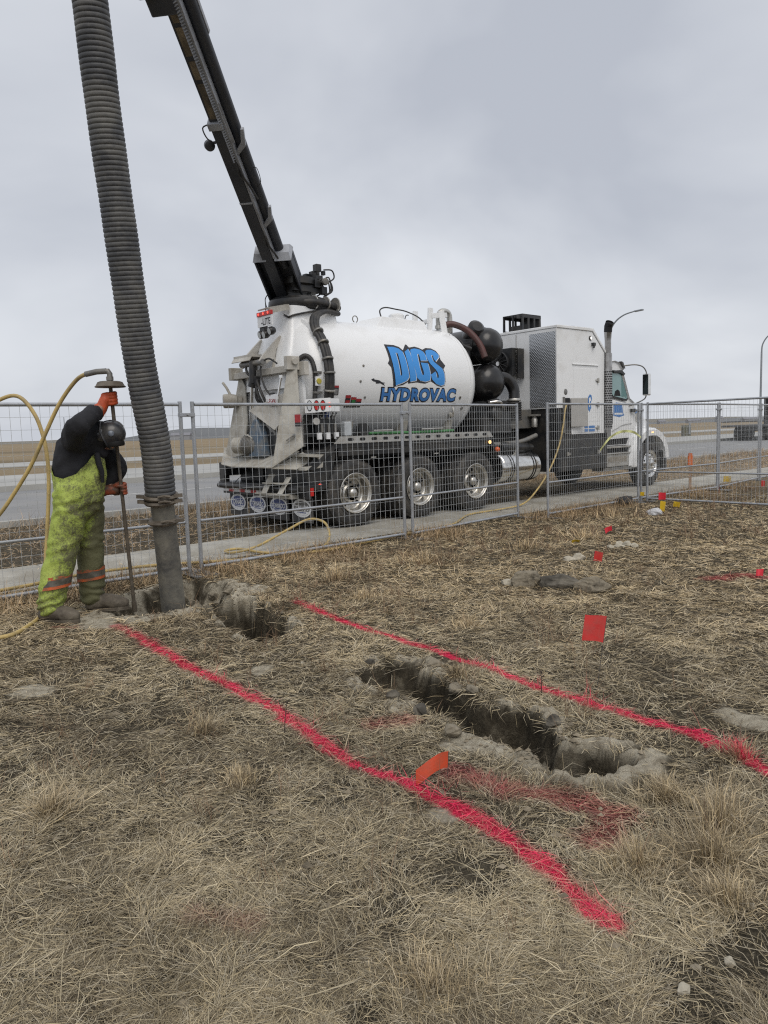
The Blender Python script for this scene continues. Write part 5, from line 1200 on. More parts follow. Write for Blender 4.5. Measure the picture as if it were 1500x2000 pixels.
# turret head with rams and valve block
b = MB(); b.lathe([(0.22, 0), (0.22, 0.10), (0.30, 0.14), (0.30, 0.24)], (-0.08, 1.22, 3.68), (0, 0, 1), 24); b.box((-0.30, 0.98, 3.70), (0.22, 1.46, 3.92)); b.build('turret_head', M_black, boom, smooth=35)
rr = random.Random(5)
b = MB()
for k in range(10):
    p = Vector((0.14 + rr.uniform(-0.02, 0.16), 1.02 + rr.uniform(-0.12, 0.28), 3.72 + rr.uniform(0, 0.36))); s_ = rr.uniform(0.025, 0.055)
    b.box(p - Vector((s_, s_, s_)), p + Vector((s_, s_, s_ * 1.3)))
b.lathe([(0.055, 0), (0.055, 0.22)], (0.20, 0.92, 3.86), (0.25, 1, 0.1), 14)
b.build('valve_block', M_black, boom, bevel=0.008)
b = MB(); b.lathe([(0, 0), (0.056, 0), (0.058, 0.02), (0.05, 0.06), (0, 0.07)], (0.22, 0.88, 3.86), (-0.25, -1, -0.1), 16); b.build('motor_cap', M_steel, boom, smooth=40)
for k in range(7):
    p = Vector((0.15 + rr.uniform(0, 0.12), 1.0 + rr.uniform(-0.1, 0.25), 3.76 + rr.uniform(0, 0.3)))
    b = MB(); b.tube([p, p + Vector((0.12, -0.06, 0.04 + rr.uniform(-0.05, 0.1))), p + Vector((0.16, -0.06, -0.12)), p + Vector((0.05, -0.04, -0.2))], 0.012, 7, smooth=5); b.build('turret_cable', M_hose, boom, smooth=60)

# ================================================================== SUCTION HOSE hanging from the boom tip
def curve_pts(path, step):
    p, _ = catmull([Vector(q) for q in path], [1] * len(path), 40)
    out = [p[0]]; acc = 0.0
    for a, c in zip(p[:-1], p[1:]):
        seg = (c - a).length; pos = 0.0
        while acc + seg - pos >= step:
            pos += step - acc; acc = 0.0
            out.append(a.lerp(c, min(1, pos / seg)))
        acc += seg - pos
    return out
tipw = site(BT.x, BT.y, BT.z)
path = [(-1.895, 6.300, 0.96), (-1.892, 6.235, 1.42), (-1.94, 6.114, 2.111), (-1.969, 5.907, 3.249), (-1.981, 5.782, 3.941), (-1.980, 5.665, 4.586), (-1.987, 5.453, 5.752), (-1.99, 5.36, 6.4), (-2.02, 5.36, 7.0), (-2.10, 5.58, 7.45), (-2.24, 6.05, 7.62), (-2.36, 6.40, 7.58)]
pp = curve_pts(path, 0.0071)
prof = [0.1255, 0.1265, 0.1265, 0.1255, 0.1195]
sh = empty('suction_hose', (-1.895, 6.30, 0.0)); tag(sh, 'thick black ribbed suction hose hanging into the muddy hole', 'hose')
b = MB(); b.tube([p - Vector((-1.895, 6.30, 0.0)) for p in pp], [prof[i % 5] + 0.0012 * math.sin(i * 0.07) for i in range(len(pp))], 28)
M_shose = mat('ribbed_hose_rubber', (0.056, 0.058, 0.062), 0.6, var=0.25, scale=3, dirt=(0.16, 0.155, 0.14), dirt_amt=0.75, dirt_scale=4, bump=0.15, bump_scale=25)
b.build('ribbed_tube', M_shose, sh, smooth=55)
O_ = Vector((-1.895, 6.30, 0.0))
M_spipe = mat('muddy_suction_pipe', (0.085, 0.083, 0.078), 0.65, var=0.2, scale=4, dirt=(0.21, 0.195, 0.155), dirt_amt=0.8, dirt_scale=4, bump=0.3, bump_scale=20, dirt_thr=0.46)
b = MB(); b.tube([Vector((-1.893, 6.31, 1.02)) - O_, Vector((-1.895, 6.36, 0.72)) - O_, Vector((-1.905, 6.50, -0.02)) - O_, Vector((-1.91, 6.54, -0.30)) - O_], [0.098, 0.100, 0.105, 0.105], 28); b.build('nozzle_pipe', M_spipe, sh, smooth=60)
for z, r_, tl in ((0.975, 0.140, 0.2), (0.93, 0.136, -0.12), (0.76, 0.130, 0.05)):
    c0 = Vector((-1.895, 6.31 + (0.97 - z) * 0.17, z)) - O_
    b = MB(); b.lathe([(r_ - 0.03, -0.022), (r_, -0.018), (r_ + 0.012, 0.0), (r_, 0.018), (r_ - 0.03, 0.022)], c0, (0.12 * tl, -0.17, 1), 32)
    for sx in (-1, 1): b.beam(c0 + Vector((sx * r_ * 0.9, -0.04, 0)), c0 + Vector((sx * (r_ + 0.05), -0.03, 0.005)), 0.05, 0.03)
    b.tube([c0 + Vector((0.02, -r_ - 0.012, 0)), c0 + Vector((0.07, -r_ - 0.016, 0.01)), c0 + Vector((0.11, -r_ + 0.02, 0.0))], 0.011, 7)
    b.build('coupling_clamp', M_rust, sh, smooth=35)

# ================================================================== TEMPORARY FENCE
def fence_panel(p0, p1, label, vstep, hstep, h=1.83, lean=0.0, rail=0.57):
    p0, p1 = Vector((p0[0], p0[1], 0)), Vector((p1[0], p1[1], 0))
    L = (p1 - p0).length; a = math.atan2(p1.y - p0.y, p1.x - p0.x)
    root = empty('wire_fence', p0, a); root.rotation_euler = (lean, 0, a)
    tag(root, label, 'fence', 'temporary wire fence panels')
    tb = lambda q0, q1, r=0.019: MB().tube([q0, q1], r, 10)
    for x in (0.0, L):
        tb((x, 0, 0.0), (x, 0, h + 0.01), 0.021).build('post', M_galv, root, smooth=50)
    tb((0.021, 0, h - 0.02), (L - 0.021, 0, h - 0.02)).build('top_rail', M_galv, root, smooth=50)
    tb((0.021, 0, 0.07), (L - 0.021, 0, 0.07)).build('bottom_rail', M_galv, root, smooth=50)
    tb((0.021, 0, rail), (L - 0.021, 0, rail), 0.015).build('middle_rail', M_galv, root, smooth=50)
    b = MB(); r = 0.0014
    n = int(L / vstep)
    def wire(q0, q1, ax):
        if ax == 'z': b.box((q0[0] - r, q0[1] - r, q0[2]), (q0[0] + r, q0[1] + r, q1[2]))
        else: b.box((q0[0], q0[1] - r, q0[2] - r), (q1[0], q0[1] + r, q0[2] + r))
    for k in range(1, n): wire((L * k / n, -0.004, 0.07), (0, 0, h - 0.02), 'z')
    m = int((h - 0.09) / hstep)
    for k in range(1, m): wire((0.02, 0.004, 0.07 + (h - 0.09) * k / m), (L - 0.02, 0, 0), 'x')
    b.build('wire_mesh', M_wire, root, recalc=False, kind='stuff')
    for x in (0.0, L):
        b = MB(); b.box((x - 0.06, -0.28, 0.004), (x + 0.06, 0.28, 0.016)); b.build('foot_plate', M_steel, root)
    return root
def fp(u, v):
    p = site(u, v); return (p.x, p.y)
fence_panel(fp(-6.55, -1.55), fp(-3.60, -1.58), 'wire fence panel behind the worker, left end of the row', 0.086, 0.112)
fence_panel(fp(-3.46, -1.58), fp(-0.40, -1.52), 'wire fence panel in front of the truck tail and mud flaps', 0.086, 0.112)
fence_panel(fp(-0.29, -1.56), fp(2.36, -1.25), 'wire fence panel in front of the middle and front drive wheels', 0.062, 0.10)
fence_panel(fp(2.55, -1.70), fp(5.50, -1.57), 'wire fence panel in front of the black lower equipment box', 0.062, 0.135)
fence_panel(fp(5.60, -1.57), fp(8.40, -1.71), 'wire fence panel by the front wheel, behind the orange stake', 0.062, 0.135)
fence_panel(fp(8.50, -1.70), fp(11.30, -1.36), 'wire fence panel in front of the flatbed truck on the road', 0.075, 0.135)
fence_panel(fp(11.42, -1.36), fp(14.4, -1.3), 'farthest wire fence panel, running past the flatbed truck', 0.075, 0.135)
fence_panel((4.90, 13.74), (6.62, 11.72), 'wire fence panel turned towards the camera beside the yellow flags', 0.062, 0.135)
# clamps joining the posts
for u, v in ((-3.53, -1.58), (-0.345, -1.54), (5.55, -1.57), (8.45, -1.705), (11.36, -1.36)):
    p = site(u, v)
    b = MB(); b.box((-0.085, -0.03, -0.02), (0.085, 0.03, 0.02)); b.lathe([(0.012, -0.05), (0.012, 0.05)], (0, 0, 0), (0, 1, 0), 8)
    o = b.build('fence_clamp', M_galv, None, bevel=0.004); o.location = (p.x, p.y, 1.70); o.rotation_euler = (0, 0, ANG)
    where = {-3.53: 'beside the suction hose', -0.345: 'in front of the second drive wheel', 5.55: 'in front of the cab hood', 8.45: 'beyond the orange stake', 11.36: 'in front of the flatbed truck'}[u]
    tag(o, 'galvanised clamp joining two fence posts ' + where, 'clamp', 'fence clamps')

# ================================================================== YELLOW HOSES
b = MB(); pts = [(-2.355, 6.14, 2.010), (-2.44, 6.19, 1.995), (-2.525, 6.25, 1.957), (-2.62, 6.27, 1.86), (-2.713, 6.278, 1.73), (-2.839, 6.278, 1.499), (-2.966, 6.278, 1.267), (-3.114, 6.278, 1.055), (-3.26, 6.28, 0.872), (-3.42, 6.30, 0.74), (-3.62, 6.36, 0.78), (-3.72, 6.42, 1.05), (-3.66, 6.46, 1.42), (-3.45, 6.47, 1.72), (-3.25, 6.46, 1.845), (-3.10, 6.46, 1.855), (-2.98, 6.46, 1.70), (-2.915, 6.45, 1.49), (-2.888, 6.43, 1.28), (-2.888, 6.40, 1.03), (-2.91, 6.36, 0.7), (-2.92, 6.28, 0.35), (-2.90, 6.15, 0.10), (-2.86, 5.97, 0.035), (-2.83, 5.75, 0.03), (-2.82, 5.50, 0.03), (-2.90, 5.38, 0.03), (-3.2, 5.2, 0.03)]
b.tube(pts, 0.0168, 12, smooth=6)
o = b.build('pressure_hose', M_yhose, None, smooth=60); tag(o, 'yellow pressure hose looping from the lance past the worker', 'hose')
b = MB(); pts = [(-4.3, 6.5, 0.03), (-3.960, 6.932, 0.03), (-3.795, 7.182, 0.03), (-3.607, 7.422, 0.03), (-3.40, 7.80, 0.03), (-3.10, 8.10, 0.03), (-2.654, 8.35, 0.03), (-2.091, 8.47, 0.03), (-1.633, 8.574, 0.03), (-1.175, 8.73, 0.03), (-0.80, 9.15, 0.05), (-0.72, 9.55, 0.12), (-0.80, 9.95, 0.26), (-1.03, 10.1, 0.30), (-1.30, 9.75, 0.20), (-1.60, 9.25, 0.08), (-1.85, 9.05, 0.04), (-2.0, 9.18, 0.04), (-1.85, 9.32, 0.04), (-1.426, 8.95, 0.035), (-0.819, 8.95, 0.035), (-0.347, 9.5, 0.03), (0.349, 10.28, 0.035), (0.998, 11.05, 0.035)]
e = [site(2.0, -0.50, 0.035), site(2.9, -0.42, 0.035), site(3.7, -0.30, 0.06), site(4.33, -0.15, 0.28), site(4.73, -0.15, 0.65), site(5.02, -0.15, 1.08), site(5.177, -0.14, 1.48), site(5.30, -0.10, 1.78), site(5.44, -0.04, 1.90), site(5.50, 0.05, 1.86)]
b.tube([Vector(p) for p in pts] + e, 0.0165, 10, smooth=6)
o = b.build('supply_hose', M_yhose, None, smooth=60); tag(o, 'yellow supply hose running from the truck hatch along the fence', 'hose')

# ================================================================== LANCE
la = empty('water_lance', (-2.2418, 6.47, 0.0)); tag(la, 'muddy steel water lance with round guard disc held by the worker', 'lance')
LO = Vector((-2.2418, 6.47, 0.0))
ROD0, ROD1 = Vector((-2.2455, 6.485, -0.06)), Vector((-2.195, 6.13, 1.90))
b = MB(); b.tube([ROD0 - LO, ROD1 - LO], 0.0155, 12); b.tube([ROD0 - LO, ROD0.lerp(ROD1, 0.05) - LO], 0.022, 12); b.build('rod', M_rust, la, smooth=60)
b = MB(); b.lathe([(0.018, 0.0), (0.118, 0.004), (0.122, 0.010), (0.112, 0.018), (0.098, 0.045), (0.080, 0.052), (0.022, 0.054)], Vector((-2.197, 6.133, 1.885)) - LO, (0, 0, 1), 32); b.build('guard_disc', M_rust, la, smooth=40)
b = MB(); b.tube([Vector((-2.195, 6.13, 1.93)) - LO, Vector((-2.193, 6.13, 2.0)) - LO, Vector((-2.205, 6.13, 2.018)) - LO, Vector((-2.24, 6.13, 2.02)) - LO], [0.024, 0.022, 0.024, 0.02], 12); b.lathe([(0.030, 0), (0.030, 0.03)], Vector((-2.195, 6.13, 1.945)) - LO, (0, 0, 1), 8); b.build('elbow_fitting', M_steel, la, smooth=40)
b = MB(); b.tube([Vector((-2.22, 6.13, 2.02)) - LO, Vector((-2.30, 6.133, 2.018)) - LO, Vector((-2.40, 6.16, 2.003)) - LO], 0.0235, 12); b.build('hose_ferrule', M_steel, la, smooth=50)

# ================================================================== PERSON
def limb(b, pts, rs, n=16, flat=1.0):
    """tapered limb with rounded ends"""
    pts = [Vector(p) for p in pts]
    P, Rr = catmull(pts, list(rs), 5)
    d0 = (P[0] - P[1]).normalized(); d1 = (P[-1] - P[-2]).normalized()
    P = [P[0] + d0 * Rr[0] * 0.9, P[0] + d0 * Rr[0] * 0.6] + P + [P[-1] + d1 * Rr[-1] * 0.6, P[-1] + d1 * Rr[-1] * 0.9]
    Rr = [Rr[0] * 0.4, Rr[0] * 0.8] + Rr + [Rr[-1] * 0.8, Rr[-1] * 0.4]
    b.tube(P, Rr, n, sx=flat)
def remesh(b, name, m, parent, vox, smooth_it=4, disp=0.0, disp_scale=0.1, cut=None, seed=0, wrinkle=0.0):
    me = bpy.data.meshes.new(name); me.from_pydata([tuple(p) for p in b.v], [], b.f)
    bm = bmesh.new(); bm.from_mesh(me); bmesh.ops.recalc_face_normals(bm, faces=bm.faces); bm.to_mesh(me); bm.free()
    o = bpy.data.objects.new(name, me); COL.objects.link(o)
    md = o.modifiers.new('r', 'REMESH'); md.mode = 'VOXEL'; md.voxel_size = vox
    sm = o.modifiers.new('s', 'SMOOTH'); sm.iterations = smooth_it; sm.factor = 0.5
    dg = bpy.context.evaluated_depsgraph_get(); dg.update()
    me2 = bpy.data.meshes.new_from_object(o.evaluated_get(dg))
    bpy.data.objects.remove(o)
    if disp > 0:
        n = len(me2.vertices); co_ = np.empty(n * 3, np.float32); me2.vertices.foreach_get('co', co_); co_ = co_.reshape(-1, 3)
        no = np.empty(n * 3, np.float32); me2.vertices.foreach_get('normal', no); no = no.reshape(-1, 3)
        f = (fbm(co_[:, 0] * 1.0 + co_[:, 2] * 0.35 + 5, co_[:, 2] + co_[:, 1] * 1.3 + 5, disp_scale, 12 + seed, 3) - 0.5) * 2
        r_ = 1 - np.abs((fbm(co_[:, 0] * 0.8 + co_[:, 1] + 9, co_[:, 2] * 1.4 - co_[:, 0] * 0.6 + 9, disp_scale * 1.4, 18 + seed, 2) - 0.5) * 4)
        co_ = co_ + no * (f * disp + np.clip(r_, 0, 1) * disp * 0.7)[:, None]
        me2.vertices.foreach_set('co', co_.ravel()); me2.update()
    if wrinkle > 0:
        n = len(me2.vertices); co_ = np.empty(n * 3, np.float32); me2.vertices.foreach_get('co', co_); co_ = co_.reshape(-1, 3)
        no = np.empty(n * 3, np.float32); me2.vertices.foreach_get('normal', no); no = no.reshape(-1, 3)
        X, Y, Z = co_[:, 0], co_[:, 1], co_[:, 2]
        ph = fbm(X * 2 + 7, Z * 1.5 + Y + 7, 0.22, 27, 2) * 9
        mask = np.maximum(sstep(0.34, 0.14, Z), np.maximum(sstep(0.16, 0.0, np.abs(Z - 0.60)) * 0.8, sstep(0.16, 0.0, np.abs(Z - 0.93)) * 0.8))
        f = np.sin(Z * 75 + X * 28 * np.sign(Y) + ph) * mask * (0.4 + 0.9 * fbm(X + 3, Z + Y + 3, 0.12, 29, 2))
        f2 = np.sin(X * 60 + Y * 45 + Z * 9 + ph) * sstep(0.5, 0.8, Z) * 0.45
        co_ = co_ + no * ((f + f2) * wrinkle)[:, None]
        me2.vertices.foreach_set('co', co_.astype(np.float32).ravel()); me2.update()
    if cut:
        bm = bmesh.new(); bm.from_mesh(me2)
        bmesh.ops.delete(bm, geom=[v for v in bm.verts if cut(v.co)], context='VERTS')
        for v in bm.verts:
            if v.is_boundary: v.co.z = bib_top(v.co)
        bm.to_mesh(me2); bm.free()
    me2.materials.clear(); me2.materials.append(m); me2.shade_smooth()
    me2.name = name
    o = bpy.data.objects.new(name, me2); COL.objects.link(o); o.parent = parent
    return o
PO_ = Vector((-2.60, 6.12, 0.0))
person = empty('person', PO_); tag(person, 'worker in muddy lime overalls, black hoodie and dark hard hat bending over the lance', 'person')
def W(x, y, z): return Vector((x, y, z)) - PO_
M_skin = mat('skin', (0.36, 0.21, 0.15), 0.55, var=0.1, scale=20)
M_hood = mat('black_hoodie_cloth', (0.0125, 0.013, 0.0165), 0.85, var=0.2, scale=8, dirt=(0.16, 0.155, 0.15), dirt_amt=0.8, dirt_scale=26, dirt_thr=0.70, bump=0.2, bump_scale=30)
def overall_material():
    m = bpy.data.materials.new('muddy_hi_vis_cloth'); m.use_nodes = True
    t = m.node_tree; bs_ = t.nodes['Principled BSDF']; bs_.inputs['Roughness'].default_value = 0.75
    tc = t.nodes.new('ShaderNodeTexCoord')
    def noise(sc, det=6, rough=0.6):
        n = t.nodes.new('ShaderNodeTexNoise'); n.inputs['Scale'].default_value = sc; n.inputs['Detail'].default_value = det; n.inputs['Roughness'].default_value = rough
        t.links.new(tc.outputs['Object'], n.inputs['Vector']); return n.outputs[0]
    sp = t.nodes.new('ShaderNodeSeparateXYZ'); t.links.new(tc.outputs['Object'], sp.inputs[0])
    # caked mud: heavier on the front, on the far leg and low down
    def mth(op, a, c=None):
        n = t.nodes.new('ShaderNodeMath'); n.operation = op
        for i, q in enumerate((a, c)):
            if q is None: continue
            if isinstance(q, (int, float)): n.inputs[i].default_value = q
            else: t.links.new(q, n.inputs[i])
        return n.outputs[0]
    def mrange(v, a, c):
        n = t.nodes.new('ShaderNodeMapRange'); n.inputs['From Min'].default_value = a; n.inputs['From Max'].default_value = c; t.links.new(v, n.inputs['Value']); return n.outputs[0]
    front = mrange(sp.outputs['X'], -0.12, 0.30); far = mrange(sp.outputs['Y'], 0.02, 0.14)
    low = mrange(sp.outputs['Z'], 1.05, 0.45)
    thr = mth('ADD', mth('MULTIPLY', front, mth('ADD', 0.09, mth('MULTIPLY', low, 0.16))), mth('MULTIPLY', mth('MULTIPLY', low, far), 0.40))
    fine = mth('ADD', mth('MULTIPLY', noise(60, 6, 0.85), 0.50), mth('MULTIPLY', noise(6, 8, 0.75), 0.52))
    shin = mrange(sp.outputs['Z'], 0.55, 0.15)
    v = mth('ADD', mth('ADD', fine, thr), mth('MULTIPLY', shin, 0.05))
    r = t.nodes.new('ShaderNodeValToRGB'); r.color_ramp.elements[0].position = 0.53; r.color_ramp.elements[1].position = 0.64
    r.color_ramp.elements[0].color = (0, 0, 0, 1); r.color_ramp.elements[1].color = (0.92, 0.92, 0.92, 1)
    t.links.new(v, r.inputs[0])
    c = t.nodes.new('ShaderNodeValToRGB'); c.color_ramp.elements[0].color = (0.27, 0.35, 0.05, 1); c.color_ramp.elements[1].color = (0.45, 0.54, 0.12, 1)
    c.color_ramp.elements[0].position = 0.35; c.color_ramp.elements[1].position = 0.65
    t.links.new(noise(5), c.inputs[0])
    mx = t.nodes.new('ShaderNodeMix'); mx.data_type = 'RGBA'
    t.links.new(r.outputs[0], mx.inputs[0]); t.links.new(c.outputs[0], mx.inputs[6]); mx.inputs[7].default_value = (0.088, 0.080, 0.050, 1)
    t.links.new(mx.outputs[2], bs_.inputs['Base Color'])
    bu = t.nodes.new('ShaderNodeBump'); bu.inputs['Strength'].default_value = 0.5; bu.inputs['Distance'].default_value = 0.02
    t.links.new(noise(24, 6), bu.inputs['Height']); t.links.new(bu.outputs[0], bs_.inputs['Normal'])
    MATS['muddy_hi_vis_cloth'] = m
    return m
M_over = overall_material()
M_band = mat('orange_reflective_band', (0.62, 0.12, 0.03), 0.6, var=0.2, scale=12, dirt=(0.10, 0.085, 0.055), dirt_amt=0.9, dirt_scale=9, dirt_thr=0.45)
M_bandg = mat('grey_reflective_band', (0.15, 0.14, 0.12), 0.6, var=0.3, scale=12, dirt=(0.06, 0.055, 0.04), dirt_amt=0.9, dirt_scale=10, dirt_thr=0.42)
M_glove = mat('orange_glove_rubber', (0.58, 0.095, 0.03), 0.5, var=0.15, scale=18, dirt=(0.15, 0.06, 0.03), dirt_amt=0.5, dirt_scale=20, dirt_thr=0.55)
M_glovem = mat('muddy_orange_glove', (0.45, 0.085, 0.03), 0.55, var=0.2, scale=18, dirt=(0.075, 0.055, 0.04), dirt_amt=0.95, dirt_scale=13, dirt_thr=0.44)
M_boot = mat('muddy_boot_leather', (0.085, 0.07, 0.052), 0.75, var=0.3, scale=10, dirt=(0.19, 0.165, 0.125), dirt_amt=0.7, dirt_scale=8, bump=0.4, bump_scale=25)
M_helm = mat('dark_helmet_shell', (0.020, 0.023, 0.030), 0.36, var=0.2, scale=6, coat=0.15, dirt=(0.12, 0.11, 0.095), dirt_amt=0.4, dirt_scale=9)

HR, HL = (-2.535, 6.03, 1.02), (-2.515, 6.24, 1.02)          # hips
KR, KL = (-2.640, 6.00, 0.57), (-2.515, 6.27, 0.56)          # knees
AR, AL = (-2.745, 5.955, 0.12), (-2.545, 6.31, 0.12)         # ankles
SR, SL = (-2.455, 5.955, 1.49), (-2.40, 6.30, 1.46)          # shoulders
ER, EL = (-2.335, 5.80, 1.585), (-2.27, 6.36, 1.20)          # elbows
tR = (1.80 - ROD0.z) / (ROD1.z - ROD0.z); GR = ROD0.lerp(ROD1, tR); tL = (1.045 - ROD0.z) / (ROD1.z - ROD0.z); GL = ROD0.lerp(ROD1, tL)
WR = GR + Vector((-0.075, -0.035, -0.075)); WL = GL + Vector((-0.115, -0.02, 0.0))
# the body under the clothes: one continuous surface
b = MB()
limb(b, [W(*AR) , W(*KR), W(*HR)], [0.045, 0.065, 0.09]); limb(b, [W(*AL), W(*KL), W(*HL)], [0.045, 0.065, 0.09])
limb(b, [W(-2.525, 6.13, 0.98), W(-2.545, 6.13, 1.2), W(-2.49, 6.13, 1.40)], [0.13, 0.12, 0.11])
limb(b, [W(-2.44, 6.13, 1.44), W(-2.34, 6.13, 1.47), W(-2.27, 6.13, 1.475)], [0.075, 0.065, 0.065])
limb(b, [W(*SR), W(*ER), WR - PO_], [0.06, 0.045, 0.034]); limb(b, [W(*SL), W(*EL), WL - PO_], [0.06, 0.045, 0.034])
limb(b, [W(-2.48, 6.13, 1.41), W(*SR)], [0.08, 0.06]); limb(b, [W(-2.48, 6.13, 1.41), W(*SL)], [0.08, 0.06])
# head looking down: crown towards +x, face towards the ground
b.ball(W(-2.21, 6.13, 1.497), 0.088, 18, (1.12, 0.80, 0.98)); b.ball(W(-2.235, 6.13, 1.437), 0.060, 14, (0.95, 0.85, 0.9))
limb(b, [W(-2.212, 6.13, 1.42), W(-2.232, 6.13, 1.395)], [0.016, 0.018]); b.ball(W(-2.28, 6.13, 1.425), 0.036, 12)
remesh(b, 'body', M_skin, person, 0.014, 4)
# face details under the helmet brim
b = MB(); b.ball(W(-2.185, 6.10, 1.412), 0.012, 10); b.build('eye', mat('eye', (0.05, 0.04, 0.035), 0.3, var=0.1), person, smooth=180)
b = MB(); b.ball(W(-2.185, 6.16, 1.412), 0.012, 10); b.build('eye', MATS['eye'], person, smooth=180)
b = MB(); b.tube([W(-2.26, 6.10, 1.395), W(-2.262, 6.13, 1.388), W(-2.26, 6.16, 1.395)], 0.006, 6); b.build('mouth', mat('lips', (0.20, 0.09, 0.07), 0.5, var=0.1), person, smooth=60)
# trousers and bib
b = MB()
limb(b, [W(AR[0], AR[1], 0.135), W(AR[0] + 0.01, AR[1], 0.20), W(*KR), W(HR[0] - 0.02, HR[1], 0.90), W(*HR)], [0.100, 0.104, 0.118, 0.140, 0.150], 18)
limb(b, [W(AL[0], AL[1], 0.135), W(AL[0], AL[1], 0.20), W(*KL), W(HL[0], HL[1], 0.90), W(*HL)], [0.096, 0.098, 0.112, 0.135, 0.150], 18)
limb(b, [W(-2.53, 6.13, 0.96), W(-2.53, 6.13, 1.10), W(-2.525, 6.13, 1.26), W(-2.48, 6.13, 1.42)], [0.170, 0.178, 0.172, 0.158], 20)
limb(b, [W(-2.44, 6.13, 0.98), W(-2.40, 6.13, 1.2), W(-2.37, 6.13, 1.33)], [0.115, 0.112, 0.078], 16)
def bib_top(c):
    x = c.x + PO_.x
    return float(np.interp(x, [-2.78, -2.71, -2.66, -2.56, -2.46, -2.38, -2.33, -2.2], [1.36, 1.34, 1.19, 1.165, 1.20, 1.29, 1.37, 1.37]))
def cut_bib(c): return c.z > bib_top(c)
remesh(b, 'overalls', M_over, person, 0.012, 5, 0.013, 0.17, cut_bib, wrinkle=0.009)
def band(path_c, r, z0, z1, m, flat=1.0):
    b = MB(); c0, c1 = path_c
    n = 26; rings = []
    for z in (z0, z1):
        t = (z - c0[2]) / (c1[2] - c0[2]); cx = c0[0] + (c1[0] - c0[0]) * t; cy = c0[1] + (c1[1] - c0[1]) * t
        rings.append([W(cx + r * math.cos(2 * math.pi * k / n), cy + r * math.sin(2 * math.pi * k / n), z + 0.012 * math.cos(2 * math.pi * k / n)) for k in range(n)])
    vs = rings[0] + rings[1]; b.add(vs, [(k, (k + 1) % n, (k + 1) % n + n, k + n) for k in range(n)])
    return b.build('trouser_band', m, person, smooth=60)
for (A_, K_, r_) in ((AR, KR, 0.1225), (AL, KL, 0.1145)):
    band((A_, K_), r_, 0.355, 0.382, M_band); band((A_, K_), r_ + 0.001, 0.305, 0.355, M_bandg); band((A_, K_), r_, 0.280, 0.305, M_band)
# hoodie
b = MB()
limb(b, [W(-2.53, 6.13, 1.12), W(-2.535, 6.13, 1.26), W(-2.505, 6.13, 1.38), W(-2.455, 6.13, 1.44)], [0.155, 0.162, 0.160, 0.142], 20)
limb(b, [W(-2.46, 6.13, 1.44), W(*SR)], [0.13, 0.098], 16); limb(b, [W(-2.46, 6.13, 1.44), W(*SL)], [0.13, 0.095], 16)
limb(b, [W(*SR), W(-2.39, 5.86, 1.55), W(*ER), W(-2.29, 5.92, 1.665), WR - PO_ + Vector((-0.045, -0.030, -0.045))], [0.098, 0.085, 0.078, 0.066, 0.056], 16)
limb(b, [W(*SL), W(-2.33, 6.34, 1.33), W(*EL), WL - PO_ + Vector((-0.06, 0.01, 0.02))], [0.095, 0.082, 0.074, 0.055], 16)
limb(b, [W(-2.46, 6.13, 1.46), W(-2.37, 6.13, 1.492), W(-2.29, 6.13, 1.50), W(-2.25, 6.13, 1.495)], [0.135, 0.115, 0.108, 0.098], 18)
limb(b, [W(-2.34, 6.13, 1.40), W(-2.30, 6.13, 1.36)], [0.085, 0.05], 14)
remesh(b, 'hoodie', M_hood, person, 0.012, 5, 0.011, 0.13, seed=5, wrinkle=0.006)
b = MB(); b.tube([W(-2.315, 6.05, 1.36), W(-2.30, 6.04, 1.28), W(-2.285, 6.05, 1.20), W(-2.29, 6.06, 1.12)], [0.022, 0.026, 0.020, 0.012], 8, smooth=4); b.build('hanging_strap', M_hood, person, smooth=60)
# helmet: shell, brim, ear muff
hx = Vector((0.96, 0.0, 0.28)); hc = W(-2.215, 6.13, 1.512)
HS = 0.80
b = MB(); b.lathe([(r_ * HS, d_ * HS) for r_, d_ in [(0.136, -0.045), (0.134, -0.02), (0.132, 0.02), (0.120, 0.065), (0.095, 0.105), (0.06, 0.130), (0.025, 0.141), (0.0, 0.143)]], hc, hx, 36, caps=False); hm = b.build('hard_hat', M_helm, person, smooth=60)
b = MB(); b.lathe([(r_ * HS, d_ * HS) for r_, d_ in [(0.118, -0.050), (0.150, -0.054), (0.156, -0.048), (0.150, -0.040), (0.134, -0.036)]], hc, hx, 36, closed=True); b.build('hat_brim', M_helm, hm, smooth=50)
b = MB(); b.tube([hc + (hx * q + Vector((-0.28, 0, 0.96)) * r_) * HS for q, r_ in ((-0.03, 0.137), (0.03, 0.131), (0.075, 0.113), (0.115, 0.082), (0.14, 0.035))], 0.008, 8, smooth=3); b.build('hat_ridge', M_helm, hm, smooth=60)
b = MB(); c_ = hc + hx * 0.036 + Vector((0.0, -0.102, -0.008)); b.lathe([(0.0, 0.008), (0.020, 0.005), (0.024, 0.0)], c_, (0.25, -1, 0.05), 18); b.build('hat_sticker', mat('pale_sticker', (0.16, 0.18, 0.22), 0.4, var=0.5, scale=40), hm, smooth=50)
b = MB(); b.lathe([(0.0, 0.045), (0.03, 0.042), (0.042, 0.025), (0.046, 0.0), (0.04, -0.02)], W(-2.27, 6.062, 1.492), (0.1, -1, 0.0), 20); b.build('ear_muff', M_helm, hm, smooth=50)
b = MB(); b.box(W(-2.272, 6.020, 1.515), W(-2.252, 6.030, 1.55)); b.build('muff_clip', mat('grey_clip', (0.3, 0.31, 0.32), 0.4, var=0.1), hm)
b = MB(); b.lathe([(0.074, 0.0), (0.084, 0.01), (0.084, 0.035), (0.076, 0.045)], W(-2.20, 6.13, 1.452), (0.1, 0, -1), 24); b.build('goggles', M_dark, person, smooth=40)
